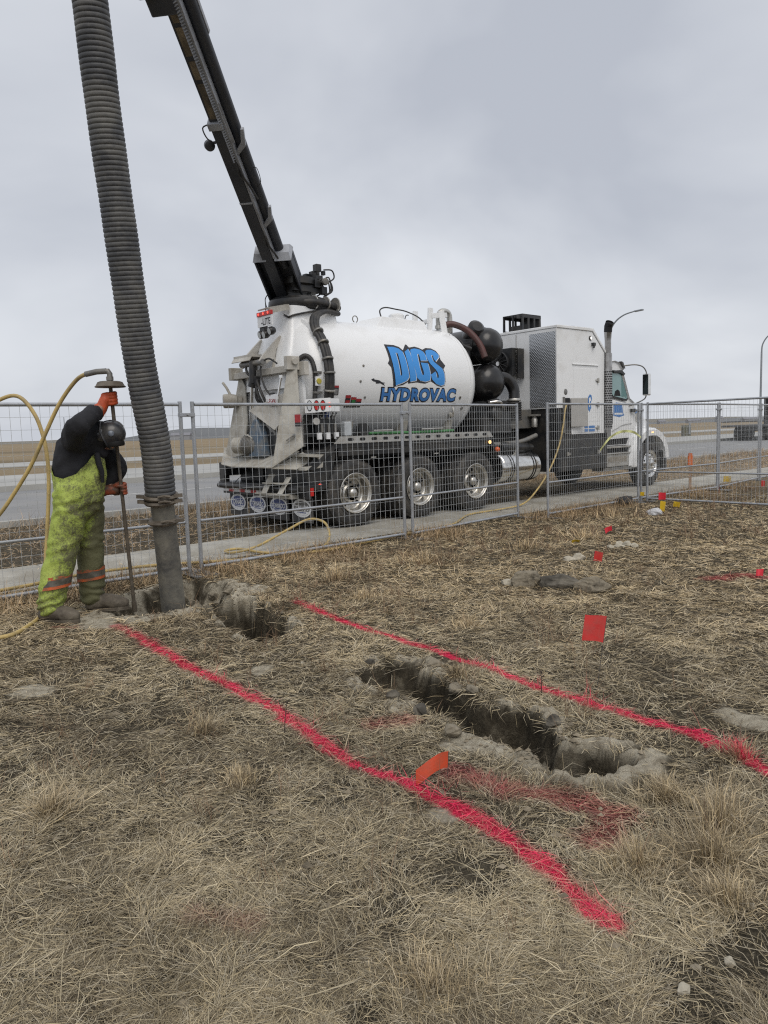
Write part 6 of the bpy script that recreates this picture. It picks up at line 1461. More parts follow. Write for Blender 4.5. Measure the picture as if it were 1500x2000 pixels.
# gloved hands closed on the rod
def fist(G, wrist, axis, m, mname, thumb_up=True, flip=1.0):
    b = MB(); ax = axis.normalized(); d = (wrist - G); d = (d - ax * d.dot(ax)).normalized(); sd = ax.cross(d) * flip
    g = G - PO_
    # cuff and palm
    limb(b, [wrist - PO_ + (wrist - G) * 0.55, wrist - PO_ + (wrist - G) * 0.2, wrist - PO_, g + d * 0.052], [0.066, 0.056, 0.047, 0.042], 14)
    for k, o_ in enumerate((-0.032, -0.011, 0.011, 0.032)):
        limb(b, [g + d * 0.060 + ax * o_ * 0.9, g + d * 0.036 + ax * o_ * 1.15 - sd * 0.014], [0.024, 0.020], 10)
        ln = (0.9, 1.0, 0.97, 0.82)[k]; arc = []
        for j in range(7):
            a = R(-35 - j * 37 * ln)                                   # leaves the knuckles and wraps round the rod
            arc.append(g + ax * (o_ * 1.22 + 0.001 * j) + d * math.cos(a) * 0.034 + sd * math.sin(a) * 0.034)
        limb(b, arc, [0.0165, 0.0165, 0.0158, 0.0152, 0.0148, 0.014, 0.0125], 10)
    t0 = 0.030 if thumb_up else -0.030
    limb(b, [g + d * 0.055 + ax * t0 + sd * 0.01, g + d * 0.030 + ax * t0 * 1.25 + sd * 0.030, g - d * 0.004 + ax * t0 * 1.2 + sd * 0.034, g - d * 0.022 + ax * t0 + sd * 0.022], [0.018, 0.0145, 0.0125, 0.011], 10)
    return remesh(b, mname, m, person, 0.0055, 3)
rod_ax = (ROD1 - ROD0).normalized()
fist(GR, WR, rod_ax, M_glove, 'glove', flip=-1.0); fist(GL, WL, rod_ax, M_glovem, 'glove')
# boots
def boot(ax, ay, yaw, name='boot'):
    b = MB(); c, s = math.cos(yaw), math.sin(yaw)
    def L(x, y, z): return W(ax + x * c - y * s, ay + x * s + y * c, z)
    limb(b, [L(-0.02, 0, 0.24), L(-0.01, 0, 0.10)], [0.064, 0.062], 14); limb(b, [L(-0.06, 0, 0.056), L(0.04, 0, 0.078), L(0.14, 0, 0.064), L(0.205, 0.005, 0.052)], [0.056, 0.066, 0.062, 0.050], 14)
    o = remesh(b, name, M_boot, person, 0.010, 3, 0.004, 0.05)
    b = MB(); pr_ = []
    for k in range(20):
        a = 2 * math.pi * k / 20; x = 0.075 + 0.178 * math.cos(a); y = (0.060 + 0.008 * math.cos(a)) * math.sin(a); pr_.append((x, y))
    vs = [L(x, y, 0.0) for x, y in pr_] + [L(x, y, 0.028) for x, y in pr_]; n = 20
    b.add(vs, [(k, (k + 1) % n, (k + 1) % n + n, k + n) for k in range(n)] + [tuple(range(n))[::-1], tuple(range(n, 2 * n))]); b.build('boot_sole', M_boot, o, smooth=40)
boot(AR[0], AR[1], R(-12)); boot(AL[0] + 0.055, AL[1], R(6))

# ================================================================== SMALL THINGS ON THE GROUND
def gz(x, y):
    return float(ground_shape(np.array([x]), np.array([y]))[0][0])
M_flagr = mat('red_flag_vinyl', (0.55, 0.030, 0.026), 0.5, var=0.10, scale=12, dirt=(0.30, 0.10, 0.08), dirt_amt=0.4, dirt_scale=20)
M_flago = mat('orange_flag_vinyl', (0.60, 0.075, 0.028), 0.5, var=0.08, scale=12, dirt=(0.25, 0.10, 0.06), dirt_amt=0.4, dirt_scale=20)
M_flagp = mat('pink_red_flag_vinyl', (0.68, 0.03, 0.05), 0.5, var=0.08, scale=12)
M_flagy = mat('yellow_flag_vinyl', (0.66, 0.44, 0.02), 0.5, var=0.08, scale=12)
M_fwire = mat('flag_wire', (0.10, 0.095, 0.09), 0.5, metal=0.4, var=0.1)
def flag(x, y, m, label, w=0.11, h=0.09, pole=0.30, yaw=0.0, tilt=(0.0, 0.0), curl=0.03, group='marker flags', droop=0.0, zoff=0.0):
    z = gz(x, y) + zoff
    root = empty('marker_flag', (x, y, z)); root.rotation_euler = (tilt[0], tilt[1], 0)
    tag(root, label, 'flag', group)
    b = MB(); b.tube([(0, 0, -0.02), (0, 0, pole + h)], 0.0017, 6); b.build('flag_wire', M_fwire, root, smooth=60)
    b = MB(); n, k2 = 8, 4; vs = []
    c, s = math.cos(yaw), math.sin(yaw)
    for i in range(n + 1):
        t = i / n
        off = curl * math.sin(t * 2.6) * (0.4 + t)
        for j in range(k2 + 1):
            q = j / k2
            zz_ = pole + h * q - droop * t * t + 0.004 * math.sin(t * 4 + q)
            dx = w * t * (1 - 0.12 * droop / 0.1 if droop else 1); dy = off * (1 - 0.5 * q)
            vs.append((dx * c - dy * s, dx * s + dy * c, zz_))
    fs = [(i * (k2 + 1) + j, (i + 1) * (k2 + 1) + j, (i + 1) * (k2 + 1) + j + 1, i * (k2 + 1) + j + 1) for i in range(n) for j in range(k2)]
    b.add(vs, fs); f = b.build('flag_sheet', m, root, recalc=False)
    md = f.modifiers.new('th', 'SOLIDIFY'); md.thickness = 0.0006
    return root
flag(1.150, 3.985, M_flagr, 'large square red flag standing alone on a thin wire', 0.118, 0.145, 0.255, R(172), (R(-4), R(9)), 0.010)
flag(0.232, 2.985, M_flago, 'orange flag bending down over the near pink paint line', 0.150, 0.068, 0.045, R(186), (0, R(3)), 0.03, droop=0.066)
flag(2.20, 7.78, M_flagr, 'small red flag beside the pale rubble', 0.10, 0.105, 0.035, R(5), (R(-4), R(10)), 0.02)
flag(2.88, 9.55, M_flagp, 'bright red flag tilted over, uphill of the rubble', 0.13, 0.07, 0.04, R(22), (R(5), R(-16)), 0.03)
flag(4.52, 12.15, M_flagp, 'bright pink-red flag above a yellow strip', 0.13, 0.12, 0.20, R(0), (0, 0), 0.05)
flag(4.53, 12.13, M_flagy, 'yellow strip hanging under a pink-red flag', 0.10, 0.17, 0.01, R(5), (0, R(4)), 0.03)
flag(6.74, 14.82, M_flagr, 'narrow red flag by a fence post near the orange stake', 0.05, 0.20, 0.0, R(60), (0, R(-3)), 0.02)
flag(3.32, 6.45, M_flagp, 'red flag at the edge of the red paint smear', 0.06, 0.06, 0.09, R(160), (0, R(6)), 0.03)
flag(8.02, 15.70, M_flagr, 'small red flag at the foot of the turned fence panel', 0.10, 0.13, 0.02, R(10), (0, 0), 0.03)
flag(7.55, 16.45, M_flagy, 'yellow flag behind the fence over the pavement', 0.17, 0.13, 0.11, R(-5), (0, R(3)), 0.05)
flag(4.87, 12.45, M_flagy, 'yellow flag half hidden in the grass by the stake', 0.14, 0.09, 0.04, R(8), (0, R(8)), 0.05)
flag(2.31, 9.12, M_flagy, 'yellow flag lying flat in the grass', 0.12, 0.05, 0.01, R(10), (R(30), 0), 0.03, droop=0.02)
flag(4.62, 13.30, M_flagy, 'yellow flag over the black sandbag at the fence foot', 0.09, 0.07, 0.16, R(10), (0, 0), 0.04)

# orange-topped survey stake
sk = empty('survey_stake', (6.30, 15.20, 0)); tag(sk, 'wooden survey stake with orange painted top in front of the fence', 'stake')
b = MB(); b.box((-0.025, -0.012, -0.1), (0.025, 0.012, 0.62)); b.build('stake_shaft', mat('stake_wood', (0.36, 0.22, 0.12), 0.8, var=0.2, scale=20), sk)
b = MB(); b.prism([(-0.045, 0.58), (0.045, 0.58), (0.05, 0.74), (0.03, 0.82), (-0.03, 0.83), (-0.05, 0.72)], 'y', -0.02, 0.02); b.build('orange_top', mat('orange_tape', (0.65, 0.15, 0.03), 0.6, var=0.1), sk)

# thin dark weed stems standing in the grass
M_stem = mat('dead_weed_stem', (0.045, 0.033, 0.024), 0.8, var=0.3, scale=40)
for k, (x, y, h, ln, lab) in enumerate([(-0.528, 3.531, 0.16, 0.02, 'thin dark weed stem standing across the near pink line'), (0.274, 2.769, 0.09, -0.03, 'short dark stick beside the orange flag'),
                                        (0.826, 3.909, 0.13, 0.0, 'dark seed head stem standing on the upper pink line')]):
    z = gz(x, y); b = MB()
    b.tube([(0, 0, -0.02), (ln * 0.4, 0, h * 0.5), (ln, 0.005, h)], [0.0028, 0.0022, 0.0016], 6)
    if k in (0, 2):
        for j in range(5):
            q = 0.5 + 0.1 * j; b.tube([(ln * q, 0, h * q), (ln * q + 0.02 * (1 if j % 2 else -1), 0.006, h * (q + 0.10))], 0.0012, 5)
        b.ball((ln, 0.005, h), 0.006, 8)
    o = b.build('weed_stem', M_stem, None, smooth=60); o.location = (x, y, z); tag(o, lab, 'weed', 'standing weed stems')

# rocks and clods
def rock(x, y, sx, sy, sz, m, label, cat='rock', name='rock', group=None, seed=0, yaw=0.0, sink=0.25):
    bm = bmesh.new(); bmesh.ops.create_icosphere(bm, subdivisions=4, radius=1.0)
    rr_ = random.Random(seed)
    cuts = [(Vector((rr_.uniform(-1, 1), rr_.uniform(-1, 1), rr_.uniform(-0.4, 1))).normalized(), rr_.uniform(0.55, 0.85)) for _ in range(9)]
    P = np.array([v.co for v in bm.verts])
    for n_, k_ in cuts:
        n_ = np.array(n_); e_ = np.clip(P @ n_ - k_, 0, None); P = P - np.outer(e_ * 0.85, n_)
    f = 1 + 0.55 * (fbm(P[:, 0] + seed * 1.7 + P[:, 2] * 0.8, P[:, 1] + P[:, 2] * 1.1 + 40, 0.9, seed % 40, 4, 0.6) - 0.5)
    P = P * f[:, None] * np.array([sx, sy, sz])
    for v, p in zip(bm.verts, P): v.co = p
    me = bpy.data.meshes.new(name); bm.to_mesh(me); bm.free(); me.materials.append(m); me.shade_smooth(); me.set_sharp_from_angle(angle=R(14))
    o = bpy.data.objects.new(name, me); COL.objects.link(o)
    o.location = (x, y, gz(x, y) + sz * (0.75 - sink)); o.rotation_euler = (0, 0, yaw)
    return tag(o, label, cat, group)
M_rock = mat('grey_clay_clod', (0.27, 0.235, 0.175), 0.9, var=0.3, scale=9, dirt=(0.045, 0.038, 0.028), dirt_amt=0.9, dirt_scale=9, bump=0.7, bump_scale=30)
M_rockd = mat('dark_wet_clod', (0.062, 0.055, 0.043), 0.9, var=0.35, scale=9, dirt=(0.19, 0.17, 0.135), dirt_amt=0.7, dirt_scale=6, bump=0.5, bump_scale=30)
M_pale = mat('pale_stone', (0.40, 0.365, 0.29), 0.85, var=0.2, scale=15, bump=0.3, bump_scale=40)
rock(1.125, 6.87, 0.065, 0.06, 0.045, M_pale, 'small pale clod at the end of the clod row', seed=1, group='row of clods')
rock(1.31, 6.78, 0.155, 0.10, 0.10, M_rock, 'tallest grey clay clod of the row', seed=2, yaw=0.3, group='row of clods', sink=0.05)
rock(1.58, 6.60, 0.23, 0.10, 0.085, M_rockd, 'long dark wet clod in the middle of the row', seed=3, yaw=-0.35, group='row of clods', sink=0.05)
rock(1.82, 6.42, 0.16, 0.09, 0.08, M_rock, 'pale-topped clay clod closing the row', seed=4, yaw=-0.2, group='row of clods', sink=0.05)
rock(2.01, 8.00, 0.075, 0.05, 0.04, M_pale, 'flat pale stone next to the small red flag', seed=5, group='pale stones')
rock(2.12, 8.06, 0.085, 0.06, 0.055, M_pale, 'upright pale stone next to the small red flag', seed=6, yaw=0.5, group='pale stones')
for k, (dx, dy, s_) in enumerate(((0, 0, 0.06), (0.10, 0.06, 0.07), (0.16, -0.05, 0.06), (-0.10, 0.02, 0.05), (0.05, 0.14, 0.06))):
    rock(2.78 + dx, 8.70 + dy, s_, s_ * 0.8, s_ * 0.6, M_pale, ('largest pale chunk', 'middle pale chunk', 'outermost pale chunk', 'flattest pale chunk', 'rearmost pale chunk')[k] + ' in the rubble pile beyond the red flag', seed=10 + k, yaw=k, group='rubble pile', name='rubble_chunk', cat='rubble')
for k, (x, y, s_, lab) in enumerate(((0.844, 2.414, 0.020, 'white pebble below the dark red overspray'), (0.694, 2.045, 0.013, 'white pebble past the end of the pink line'), (1.069, 2.086, 0.018, 'pale pebble at the field edge below the big tuft'),
                                     (0.897, 1.866, 0.026, 'beige stone in the bare corner patch'), (0.797, 1.842, 0.020, 'grey stone next to the beige stone'), (0.727, 1.754, 0.030, 'flat stone half sunk in bare soil'), (-0.55, 4.62, 0.022, 'white scrap beside the pale puddle patch'))):
    s_ *= 0.75; rock(x, y, s_, s_ * 0.8, s_ * 0.6, M_pale if k != 4 else M_rock, lab, 'pebble', 'pebble', seed=30 + k, yaw=k * 0.7)
# clods broken off along the trench edge
for k, (x, y, s_) in enumerate(((0.02, 3.92, 0.04), (0.37, 4.06, 0.05), (0.42, 3.76, 0.05), (0.60, 3.66, 0.05), (0.16, 3.72, 0.05), (0.46, 3.98, 0.045), (0.80, 3.50, 0.045), (0.30, 3.42, 0.05), (-0.12, 4.55, 0.04), (0.28, 4.50, 0.05))):
    nm = ('where the trench narrows', 'under the overhanging tuft', 'on the trench floor mid way', 'against the long trench wall', 'on the near lip of the trench', 'on the far lip of the trench', 'above the round pit', 'by the pale mud ledge', 'in the topmost corner', 'on the upper mud shelf')[k]
    rock(x, y, s_, s_ * 0.85, s_ * 0.7, M_rock if k % 2 else M_rockd, 'clay clod ' + nm, 'clod', 'clay_clod', 'clods in the trench', seed=50 + k, yaw=k * 1.1, sink=0.35)
for k, (x, y, s_) in enumerate(((-1.74, 7.36, 0.07), (-1.52, 7.05, 0.06), (-2.44, 6.30, 0.045), (-2.33, 6.62, 0.05), (-2.10, 6.30, 0.04))):
    nm = ('beyond the nozzle at the fence', 'at the pale lip of the deep hole', 'at the worker toe', 'behind the lance tip', 'between lance tip and nozzle')[k]
    rock(x, y, s_, s_ * 0.8, s_ * 0.6, M_rock, 'grey mud lump ' + nm, 'mud lump', 'mud_lump', 'mud lumps round the wet hole', seed=70 + k, yaw=k * 0.9, sink=0.4)
# loose soil crumbs spilled round the diggings
def crumbs():
    vs, fs = [], []
    rr_ = random.Random(77)
    rings = [(TRENCH, 620), (HOLE2, 200), (HOLE1, 420)]
    octa = [(1, 0, 0), (-1, 0, 0), (0, 1, 0), (0, -1, 0), (0, 0, 1), (0, 0, -1)]
    of = [(0, 2, 4), (2, 1, 4), (1, 3, 4), (3, 0, 4), (2, 0, 5), (1, 2, 5), (3, 1, 5), (0, 3, 5)]
    pts = []
    for poly, n in rings:
        for _ in range(n):
            i = rr_.randrange(len(poly)); t = rr_.random(); a_ = poly[i]; c_ = poly[(i + 1) % len(poly)]
            q = abs(rr_.gauss(0, 0.09)) * rr_.choice((-1, 1)); an = rr_.uniform(0, 6.28)
            pts.append((a_[0] + (c_[0] - a_[0]) * t + q * math.cos(an), a_[1] + (c_[1] - a_[1]) * t + q * math.sin(an)))
    for _ in range(600):
        pts.append((rr_.uniform(-1.6, 1.7), rr_.uniform(1.6, 5)))
    P = np.array(pts); Z, _m, DG = ground_shape(P[:, 0], P[:, 1])
    for (x, y), z, dg_ in zip(pts, Z, DG):
        if dg_ > 0.3: continue
        s_ = min(0.026, 0.003 + abs(rr_.gauss(0, 0.0075))); k = len(vs)
        for d in octa: vs.append((x + d[0] * s_ * rr_.uniform(0.6, 1.3), y + d[1] * s_ * rr_.uniform(0.6, 1.3), z + s_ * 0.4 + d[2] * s_ * rr_.uniform(0.5, 1.0)))
        fs += [tuple(i + k for i in f) for f in of]
    b = MB(); b.add(vs, fs)
    o = b.build('soil_crumbs', mat('soil_crumb', (0.21, 0.178, 0.128), 0.95, var=0.55, scale=7), None, recalc=False)
    tag(o, 'loose soil crumbs spilled around the dug holes', 'soil', kind='stuff')
crumbs()
# litter bag and sandbag
M_bag = mat('white_plastic_bag', (0.50, 0.50, 0.51), 0.45, var=0.15, scale=12)
rock(4.33, 11.75, 0.14, 0.10, 0.09, M_bag, 'crumpled white plastic bag in the grass', 'bag', 'plastic_bag', seed=91, sink=0.2)
rock(4.40, 13.42, 0.26, 0.16, 0.12, mat('black_sandbag_cloth', (0.025, 0.025, 0.026), 0.8, var=0.2, scale=9), 'black sandbag slumped at the fence foot', 'sandbag', 'sandbag', seed=92, yaw=ANG, sink=0.2)

# caution tape sagging on the fence
b = MB(); pts = [site(4.10, -1.66, 1.02), site(4.35, -1.66, 1.20), site(4.62, -1.66, 1.30), site(4.9, -1.66, 1.33), site(5.2, -1.66, 1.30), site(5.47, -1.64, 1.20)]
P, _r2 = catmull(pts, [0] * 6, 5); vs = []
for i, p in enumerate(P): vs += [p + Vector((0, 0.01 * math.sin(i), -0.022)), p + Vector((0, -0.01 * math.sin(i), 0.022))]
b.add(vs, [(2 * i, 2 * i + 2, 2 * i + 3, 2 * i + 1) for i in range(len(P) - 1)])
o = b.build('caution_tape', mat('pale_yellow_tape', (0.55, 0.56, 0.25), 0.5, var=0.15, scale=15), None, recalc=False); o.modifiers.new('t', 'SOLIDIFY').thickness = 0.001
tag(o, 'limp pale yellow caution tape tied along the fence by the cab', 'tape')

# ================================================================== ACROSS THE ROAD
M_pole = mat('lamp_pole_steel', (0.27, 0.29, 0.31), 0.5, metal=0.3, var=0.08)
def street_lamp(x, y, h, label):
    r_ = empty('street_lamp', (x, y, 0.19)); tag(r_, label, 'street lamp', 'street lamps along the median')
    b = MB(); b.tube([(0, 0, 0), (0, 0, h - 1.9)], [0.11, 0.075], 12); b.lathe([(0.16, 0), (0.16, 0.5), (0.11, 0.55)], (0, 0, 0), (0, 0, 1), 12); b.build('pole', M_pole, r_, smooth=50)
    d = Vector((UY, -UX, 0))
    pts = [Vector((0, 0, h - 1.9)), Vector((0, 0, h - 1.2)) + d * 0.08, Vector((0, 0, h - 0.55)) + d * 0.5, Vector((0, 0, h - 0.15)) + d * 1.2, Vector((0, 0, h)) + d * 2.1]
    b = MB(); b.tube(pts, [0.07, 0.06, 0.055, 0.05, 0.045], 10, smooth=6); b.build('arm', M_pole, r_, smooth=60)
    b = MB(); e = pts[-1]; b.beam(e - d * 0.1 + Vector((0, 0, -0.02)), e + d * 0.55 + Vector((0, 0, 0.01)), 0.24, 0.10); b.build('lamp_head', M_pole, r_, bevel=0.03)
    return r_
street_lamp(16.45, 54.0, 9.0, 'curved-arm street lamp rising behind the exhaust stack')
street_lamp(34.5, 68.0, 9.2, 'curved-arm street lamp beside the flatbed truck')

# flatbed truck on the road
fb = empty('flatbed_truck', site(45.2, 12.4, 0.03), ANG); tag(fb, 'dark flatbed truck on the far road', 'truck')
M_fb = mat('flatbed_dark_steel', (0.055, 0.055, 0.058), 0.6, var=0.2)
b = MB(); b.box((-0.2, 0, 0.95), (7.0, 2.5, 1.1)); b.box((-0.2, 0, 1.28), (6.6, 0.06, 1.36)); b.box((-0.2, 2.44, 1.28), (6.6, 2.5, 1.36)); b.build('bed', M_fb, fb)
for k in range(8):
    b = MB(); b.box((-0.15 + k * 0.95, 0.0, 1.1), (-0.08 + k * 0.95, 0.07, 1.45)); b.build('stake_post', M_fb, fb)
b = MB(); b.box((6.6, 0.1, 1.1), (6.75, 2.4, 3.0)); b.box((5.9, 0.2, 1.1), (6.6, 0.3, 2.2)); b.build('headboard', M_dark, fb)
b = MB(); b.box((0.6, 0.8, 0.65), (9.5, 1.7, 0.95)); b.build('chassis', M_fb, fb)
for x in (2.2, 3.6, 9.0):
    b = MB(); b.lathe([(0.0, 0), (0.26, 0), (0.30, 0.02), (0.46, 0.0), (0.5, 0.05), (0.5, 0.5), (0, 0.5)], (x, 0.02, 0.5), (0, 1, 0), 22); b.build('wheel', M_rubber, fb, smooth=40)
    b = MB(); b.lathe([(0.0, 0), (0.46, 0.0), (0.5, 0.05), (0.5, 0.5), (0, 0.5)], (x, 1.98, 0.5), (0, 1, 0), 22); b.build('wheel', M_rubber, fb, smooth=40)
b = MB(); b.prism([(7.4, 0.8), (7.4, 2.8), (8.5, 2.8), (9.1, 2.0), (10.2, 1.8), (10.3, 0.7)], 'y', 0.1, 2.4); b.build('cab', mat('far_cab_white', (0.5, 0.5, 0.5), 0.4, var=0.05), fb, bevel=0.05)

# utility box, far mast, far buildings
ub = empty('utility_box', (29.0, 71.0, 0.0)); tag(ub, 'small green utility box standing across the road', 'utility box')
b = MB(); b.box((-0.35, -0.3, 0), (0.35, 0.3, 1.15)); b.build('box_body', mat('dull_green_box', (0.12, 0.12, 0.085), 0.7, var=0.2), ub, bevel=0.03)
b = MB(); b.box((0.10, -0.34, 0.3), (0.28, -0.30, 1.35)); b.build('marker_post', M_pole, ub)
ms = empty('radio_mast', (-330, 780, 0)); tag(ms, 'thin lattice radio mast on the horizon behind the worker', 'mast')
b = MB()
for dx, dy in ((-0.5, 0), (0.5, 0), (0, 0.8)): b.tube([(dx, dy, 0), (dx * 0.5, dy * 0.5, 27)], 0.16, 5)
for k in range(13): b.tube([(-0.5 + 0.02 * k, 0, k * 2), (0.5 - 0.02 * k, 0, k * 2 + 2)], 0.1, 4)
b.build('mast_lattice', M_pole, ms)
M_fbld = mat('far_shed_wall', (0.26, 0.27, 0.29), 0.8, var=0.1); M_froof = mat('far_shed_roof', (0.2, 0.2, 0.22), 0.7, var=0.1)
for k, (x, y, w_, h_, lab) in enumerate(((330, 790, 13, 3, 'widest pale shed on the horizon past the cab'), (362, 800, 6, 5, 'tall narrow farm building on the horizon'), (395, 800, 16, 3, 'long low shed on the horizon by the fence corner'), (300, 800, 7, 3, 'small shed on the horizon just past the hood'), (-150, 560, 14, 4, 'small farm building on the horizon near the suction hose'))):
    f = empty('farm_building', (x, y, -0.5)); tag(f, lab, 'building', 'far farm buildings')
    b = MB(); b.box((-w_ / 2, -4, 0), (w_ / 2, 4, h_)); b.build('wall', M_fbld, f)
    b = MB(); b.prism([(-4.4, h_), (4.4, h_), (0, h_ + 2)], 'x', -w_ / 2 - 0.3, w_ / 2 + 0.3); b.build('roof', M_froof, f)

# ================================================================== GRASS (dry, matted) - one mass nobody could count
_ax, _ay = np.array(gx), np.array(gy)
def gsample(A, x, y):
    """bilinear look-up in the ground grid"""
    i = np.clip(np.searchsorted(_ax, x) - 1, 0, len(_ax) - 2); j = np.clip(np.searchsorted(_ay, y) - 1, 0, len(_ay) - 2)
    fx = np.clip((x - _ax[i]) / (_ax[i + 1] - _ax[i]), 0, 1); fy = np.clip((y - _ay[j]) / (_ay[j + 1] - _ay[j]), 0, 1)
    return (A[i, j] * (1 - fx) + A[i + 1, j] * fx) * (1 - fy) + (A[i, j + 1] * (1 - fx) + A[i + 1, j + 1] * fx) * fy
STRAW = np.array([(0.50, 0.415, 0.265), (0.41, 0.338, 0.212), (0.30, 0.248, 0.160), (0.63, 0.54, 0.375), (0.20, 0.164, 0.11), (0.42, 0.37, 0.275), (0.12, 0.098, 0.067)])
TUFTS = [(1.046, 2.312, 0.11, 0.20), (1.178, 2.527, 0.10, 0.20), (0.803, 2.296, 0.10, 0.12), (-1.352, 2.792, 0.08, 0.15), (-0.928, 3.563, 0.07, 0.12), (0.095, 1.807, 0.14, 0.09),
         (-0.643, 3.002, 0.08, 0.09), (1.064, 2.759, 0.07, 0.12), (0.40, 4.20, 0.06, 0.13), (1.5, 3.1, 0.09, 0.11), (1.0, 2.1, 0.10, 0.12), (0.6, 5.4, 0.12, 0.10), (-0.2, 6.4, 0.15, 0.14), (-0.5, 7.3, 0.25, 0.2), (0.4, 8.0, 0.3, 0.22), (2.6, 9.6, 0.3, 0.22), (3.6, 11.6, 0.4, 0.25), (1.7, 8.8, 0.3, 0.2)]
def grass_keep(x, y):
    mud = gsample(GMUD, x, y); dug = gsample(GDUG, x, y)
    u, v = to_uv(x, y)
    bare = sstep(0.50, 0.72, fbm(x, y, 0.5, 60, 4)) * 0.58
    bare = bare * (1 - 0.65 * sstep(3.0, 6.0, np.hypot(x, y)))
    for bx0, by0, br0 in ((1.04, 1.86, 0.18), (0.76, 1.74, 0.15), (0.20, 2.28, 0.14), (0.40, 4.6, 0.12), (-0.1, 1.72, 0.08)):
        bare = np.maximum(bare, sstep(1.15, 0.6, np.hypot(x - bx0, y - by0) / br0 + (fbm(x, y, 0.12, 62, 3) - 0.5) * 1.4) * 0.85)
    p = (1 - mud * 0.97) * (1 - dug * 0.98) * (1 - bare)
    p = np.where((v > -1.05) & (v < 0.52), 0.012, p)
    p = np.where((u > -1.1) & (u < 9.6) & (v > 0.4) & (v < 2.3), p * 0.4, p)
    return RNG.random(len(x)) < p
def blade_mesh(name, x, y, az, L, e0, e1, w, col, m, lift=0.004, bend=0.45):
    z = gsample(GZ, x, y)
    n = len(x)
    az2 = az + RNG.normal(0, bend, n)
    p0 = np.stack([x, y, z], -1)
    s1 = (L * 0.5)[:, None]
    p1 = p0 + s1 * np.stack([np.cos(az) * np.cos(e0), np.sin(az) * np.cos(e0), np.sin(e0)], -1)
    p2 = p1 + s1 * np.stack([np.cos(az2) * np.cos(e1), np.sin(az2) * np.cos(e1), np.sin(e1)], -1)
    for p in (p1, p2):
        p[:, 2] = np.maximum(p[:, 2], gsample(GZ, p[:, 0], p[:, 1]) + lift * (0.4 + 2.2 * RNG.random(n)))
    p0[:, 2] += lift * RNG.random(n) * 1.5
    am = (az + az2) / 2
    sd = np.stack([-np.sin(am), np.cos(am), np.zeros(n)], -1) * (w / 2)[:, None]
    sd[:, 2] += (RNG.random(n) - 0.5) * w * 0.9
    co_ = np.stack([p0 - sd, p0 + sd, p1 + sd * 0.85, p1 - sd * 0.85, p2], 1).reshape(-1, 3)
    base = (np.arange(n) * 5)[:, None]
    loops = np.concatenate([base + np.array([[0, 1, 2, 3]]), base + np.array([[3, 2, 4]])], 1).ravel()
    me = mesh_np(name, co_, loops, np.tile([4, 3], n))
    # colour of each straw; sprayed paint follows the painted lines
    mid = (p0 + p2) / 2
    pa = np.stack([gsample(PA, q[:, 0], q[:, 1]) for q in (p0, p1, p2)], 1); po = gsample(PO, mid[:, 0], mid[:, 1])
    cv = np.repeat(col[:, None, :], 5, 1)
    for j, p in ((1, p1), (2, p2)): pa[:, j] *= sstep(0.11, 0.05, p[:, 2] - z)
    pv_ = pa[:, [0, 0, 1, 1, 2]]
    pv_ = np.clip(pv_ * (0.25 + 1.1 * RNG.random(n))[:, None], 0, 1)[:, :, None]
    ovv = np.clip(po * (0.3 + 1.0 * RNG.random(n)), 0, 0.85)[:, None, None]
    cv = cv * (1 - ovv) + np.array([0.42, 0.075, 0.085]) * ovv
    pk = np.array([0.96, 0.045, 0.135]) * (0.60 + 0.50 * RNG.random(n))[:, None, None]
    cv = cv * (1 - pv_) + pk * pv_
    rgba = np.concatenate([cv.reshape(-1, 3), np.ones((n * 5, 1))], 1).astype(np.float32)
    at = me.attributes.new('Col', 'FLOAT_COLOR', 'POINT'); at.data.foreach_set('color', rgba.ravel())
    me.materials.append(m)
    o = bpy.data.objects.new(name, me); COL.objects.link(o)
    return o
M_grass = mat('dry_straw', (0.3, 0.25, 0.15), 0.75, attr='Col', spec=0.2)
def pick_col(x, y, n, warm=0.0):
    pn = fbm(x, y, 0.45, 65, 4)
    idx = np.clip((pn * 1.1 - 0.02) * 5 + 0.3 + RNG.normal(0, 2.0, n), 0, 6.99).astype(int)
    order = np.array([6, 4, 2, 5, 1, 0, 3])
    c = STRAW[order[idx]] * (0.80 + 0.40 * RNG.random(n))[:, None]
    d = np.hypot(x, y)
    wm = warm + 0.7 * sstep(3.5, 7.5, d)
    c = c * (1 + 0.16 * sstep(3.5, 6.5, d))[:, None]
    return c * np.stack([1 + 0.05 * wm, 1 - 0.03 * wm, 1 - 0.12 * wm], -1)
def field_grass():
    N = 670000
    r = np.exp(RNG.uniform(math.log(1.25), math.log(16.5), N)); th = RNG.uniform(-0.76, 0.76, N)
    x = r * np.sin(th); y = r * np.cos(th)
    k = grass_keep(x, y); u, v = to_uv(x, y); k &= v < 0.55
    x, y, r = x[k], y[k], r[k]; n = len(x)
    swirl = fbm(x, y, 0.30, 70, 2) * 5 * math.pi
    az = swirl + RNG.normal(0, 1.0, n)
    L = np.clip(RNG.lognormal(math.log(0.050), 0.48, n), 0.02, 0.17) * (0.85 + 0.25 * np.minimum(r, 7) / 3)
    stand = sstep(0.50, 0.75, fbm(x, y, 0.25, 75, 3))
    e0 = np.abs(RNG.normal(0.10, 0.16, n)) + stand * np.abs(RNG.normal(0.22, 0.25, n))
    e1 = e0 - np.abs(RNG.normal(0.25, 0.3, n))
    w = np.clip(0.0005 + 0.00050 * r, 0.0012, 0.0058) * RNG.uniform(0.55, 1.25, n)
    return x, y, az, L, e0, e1, w, pick_col(x, y, n)
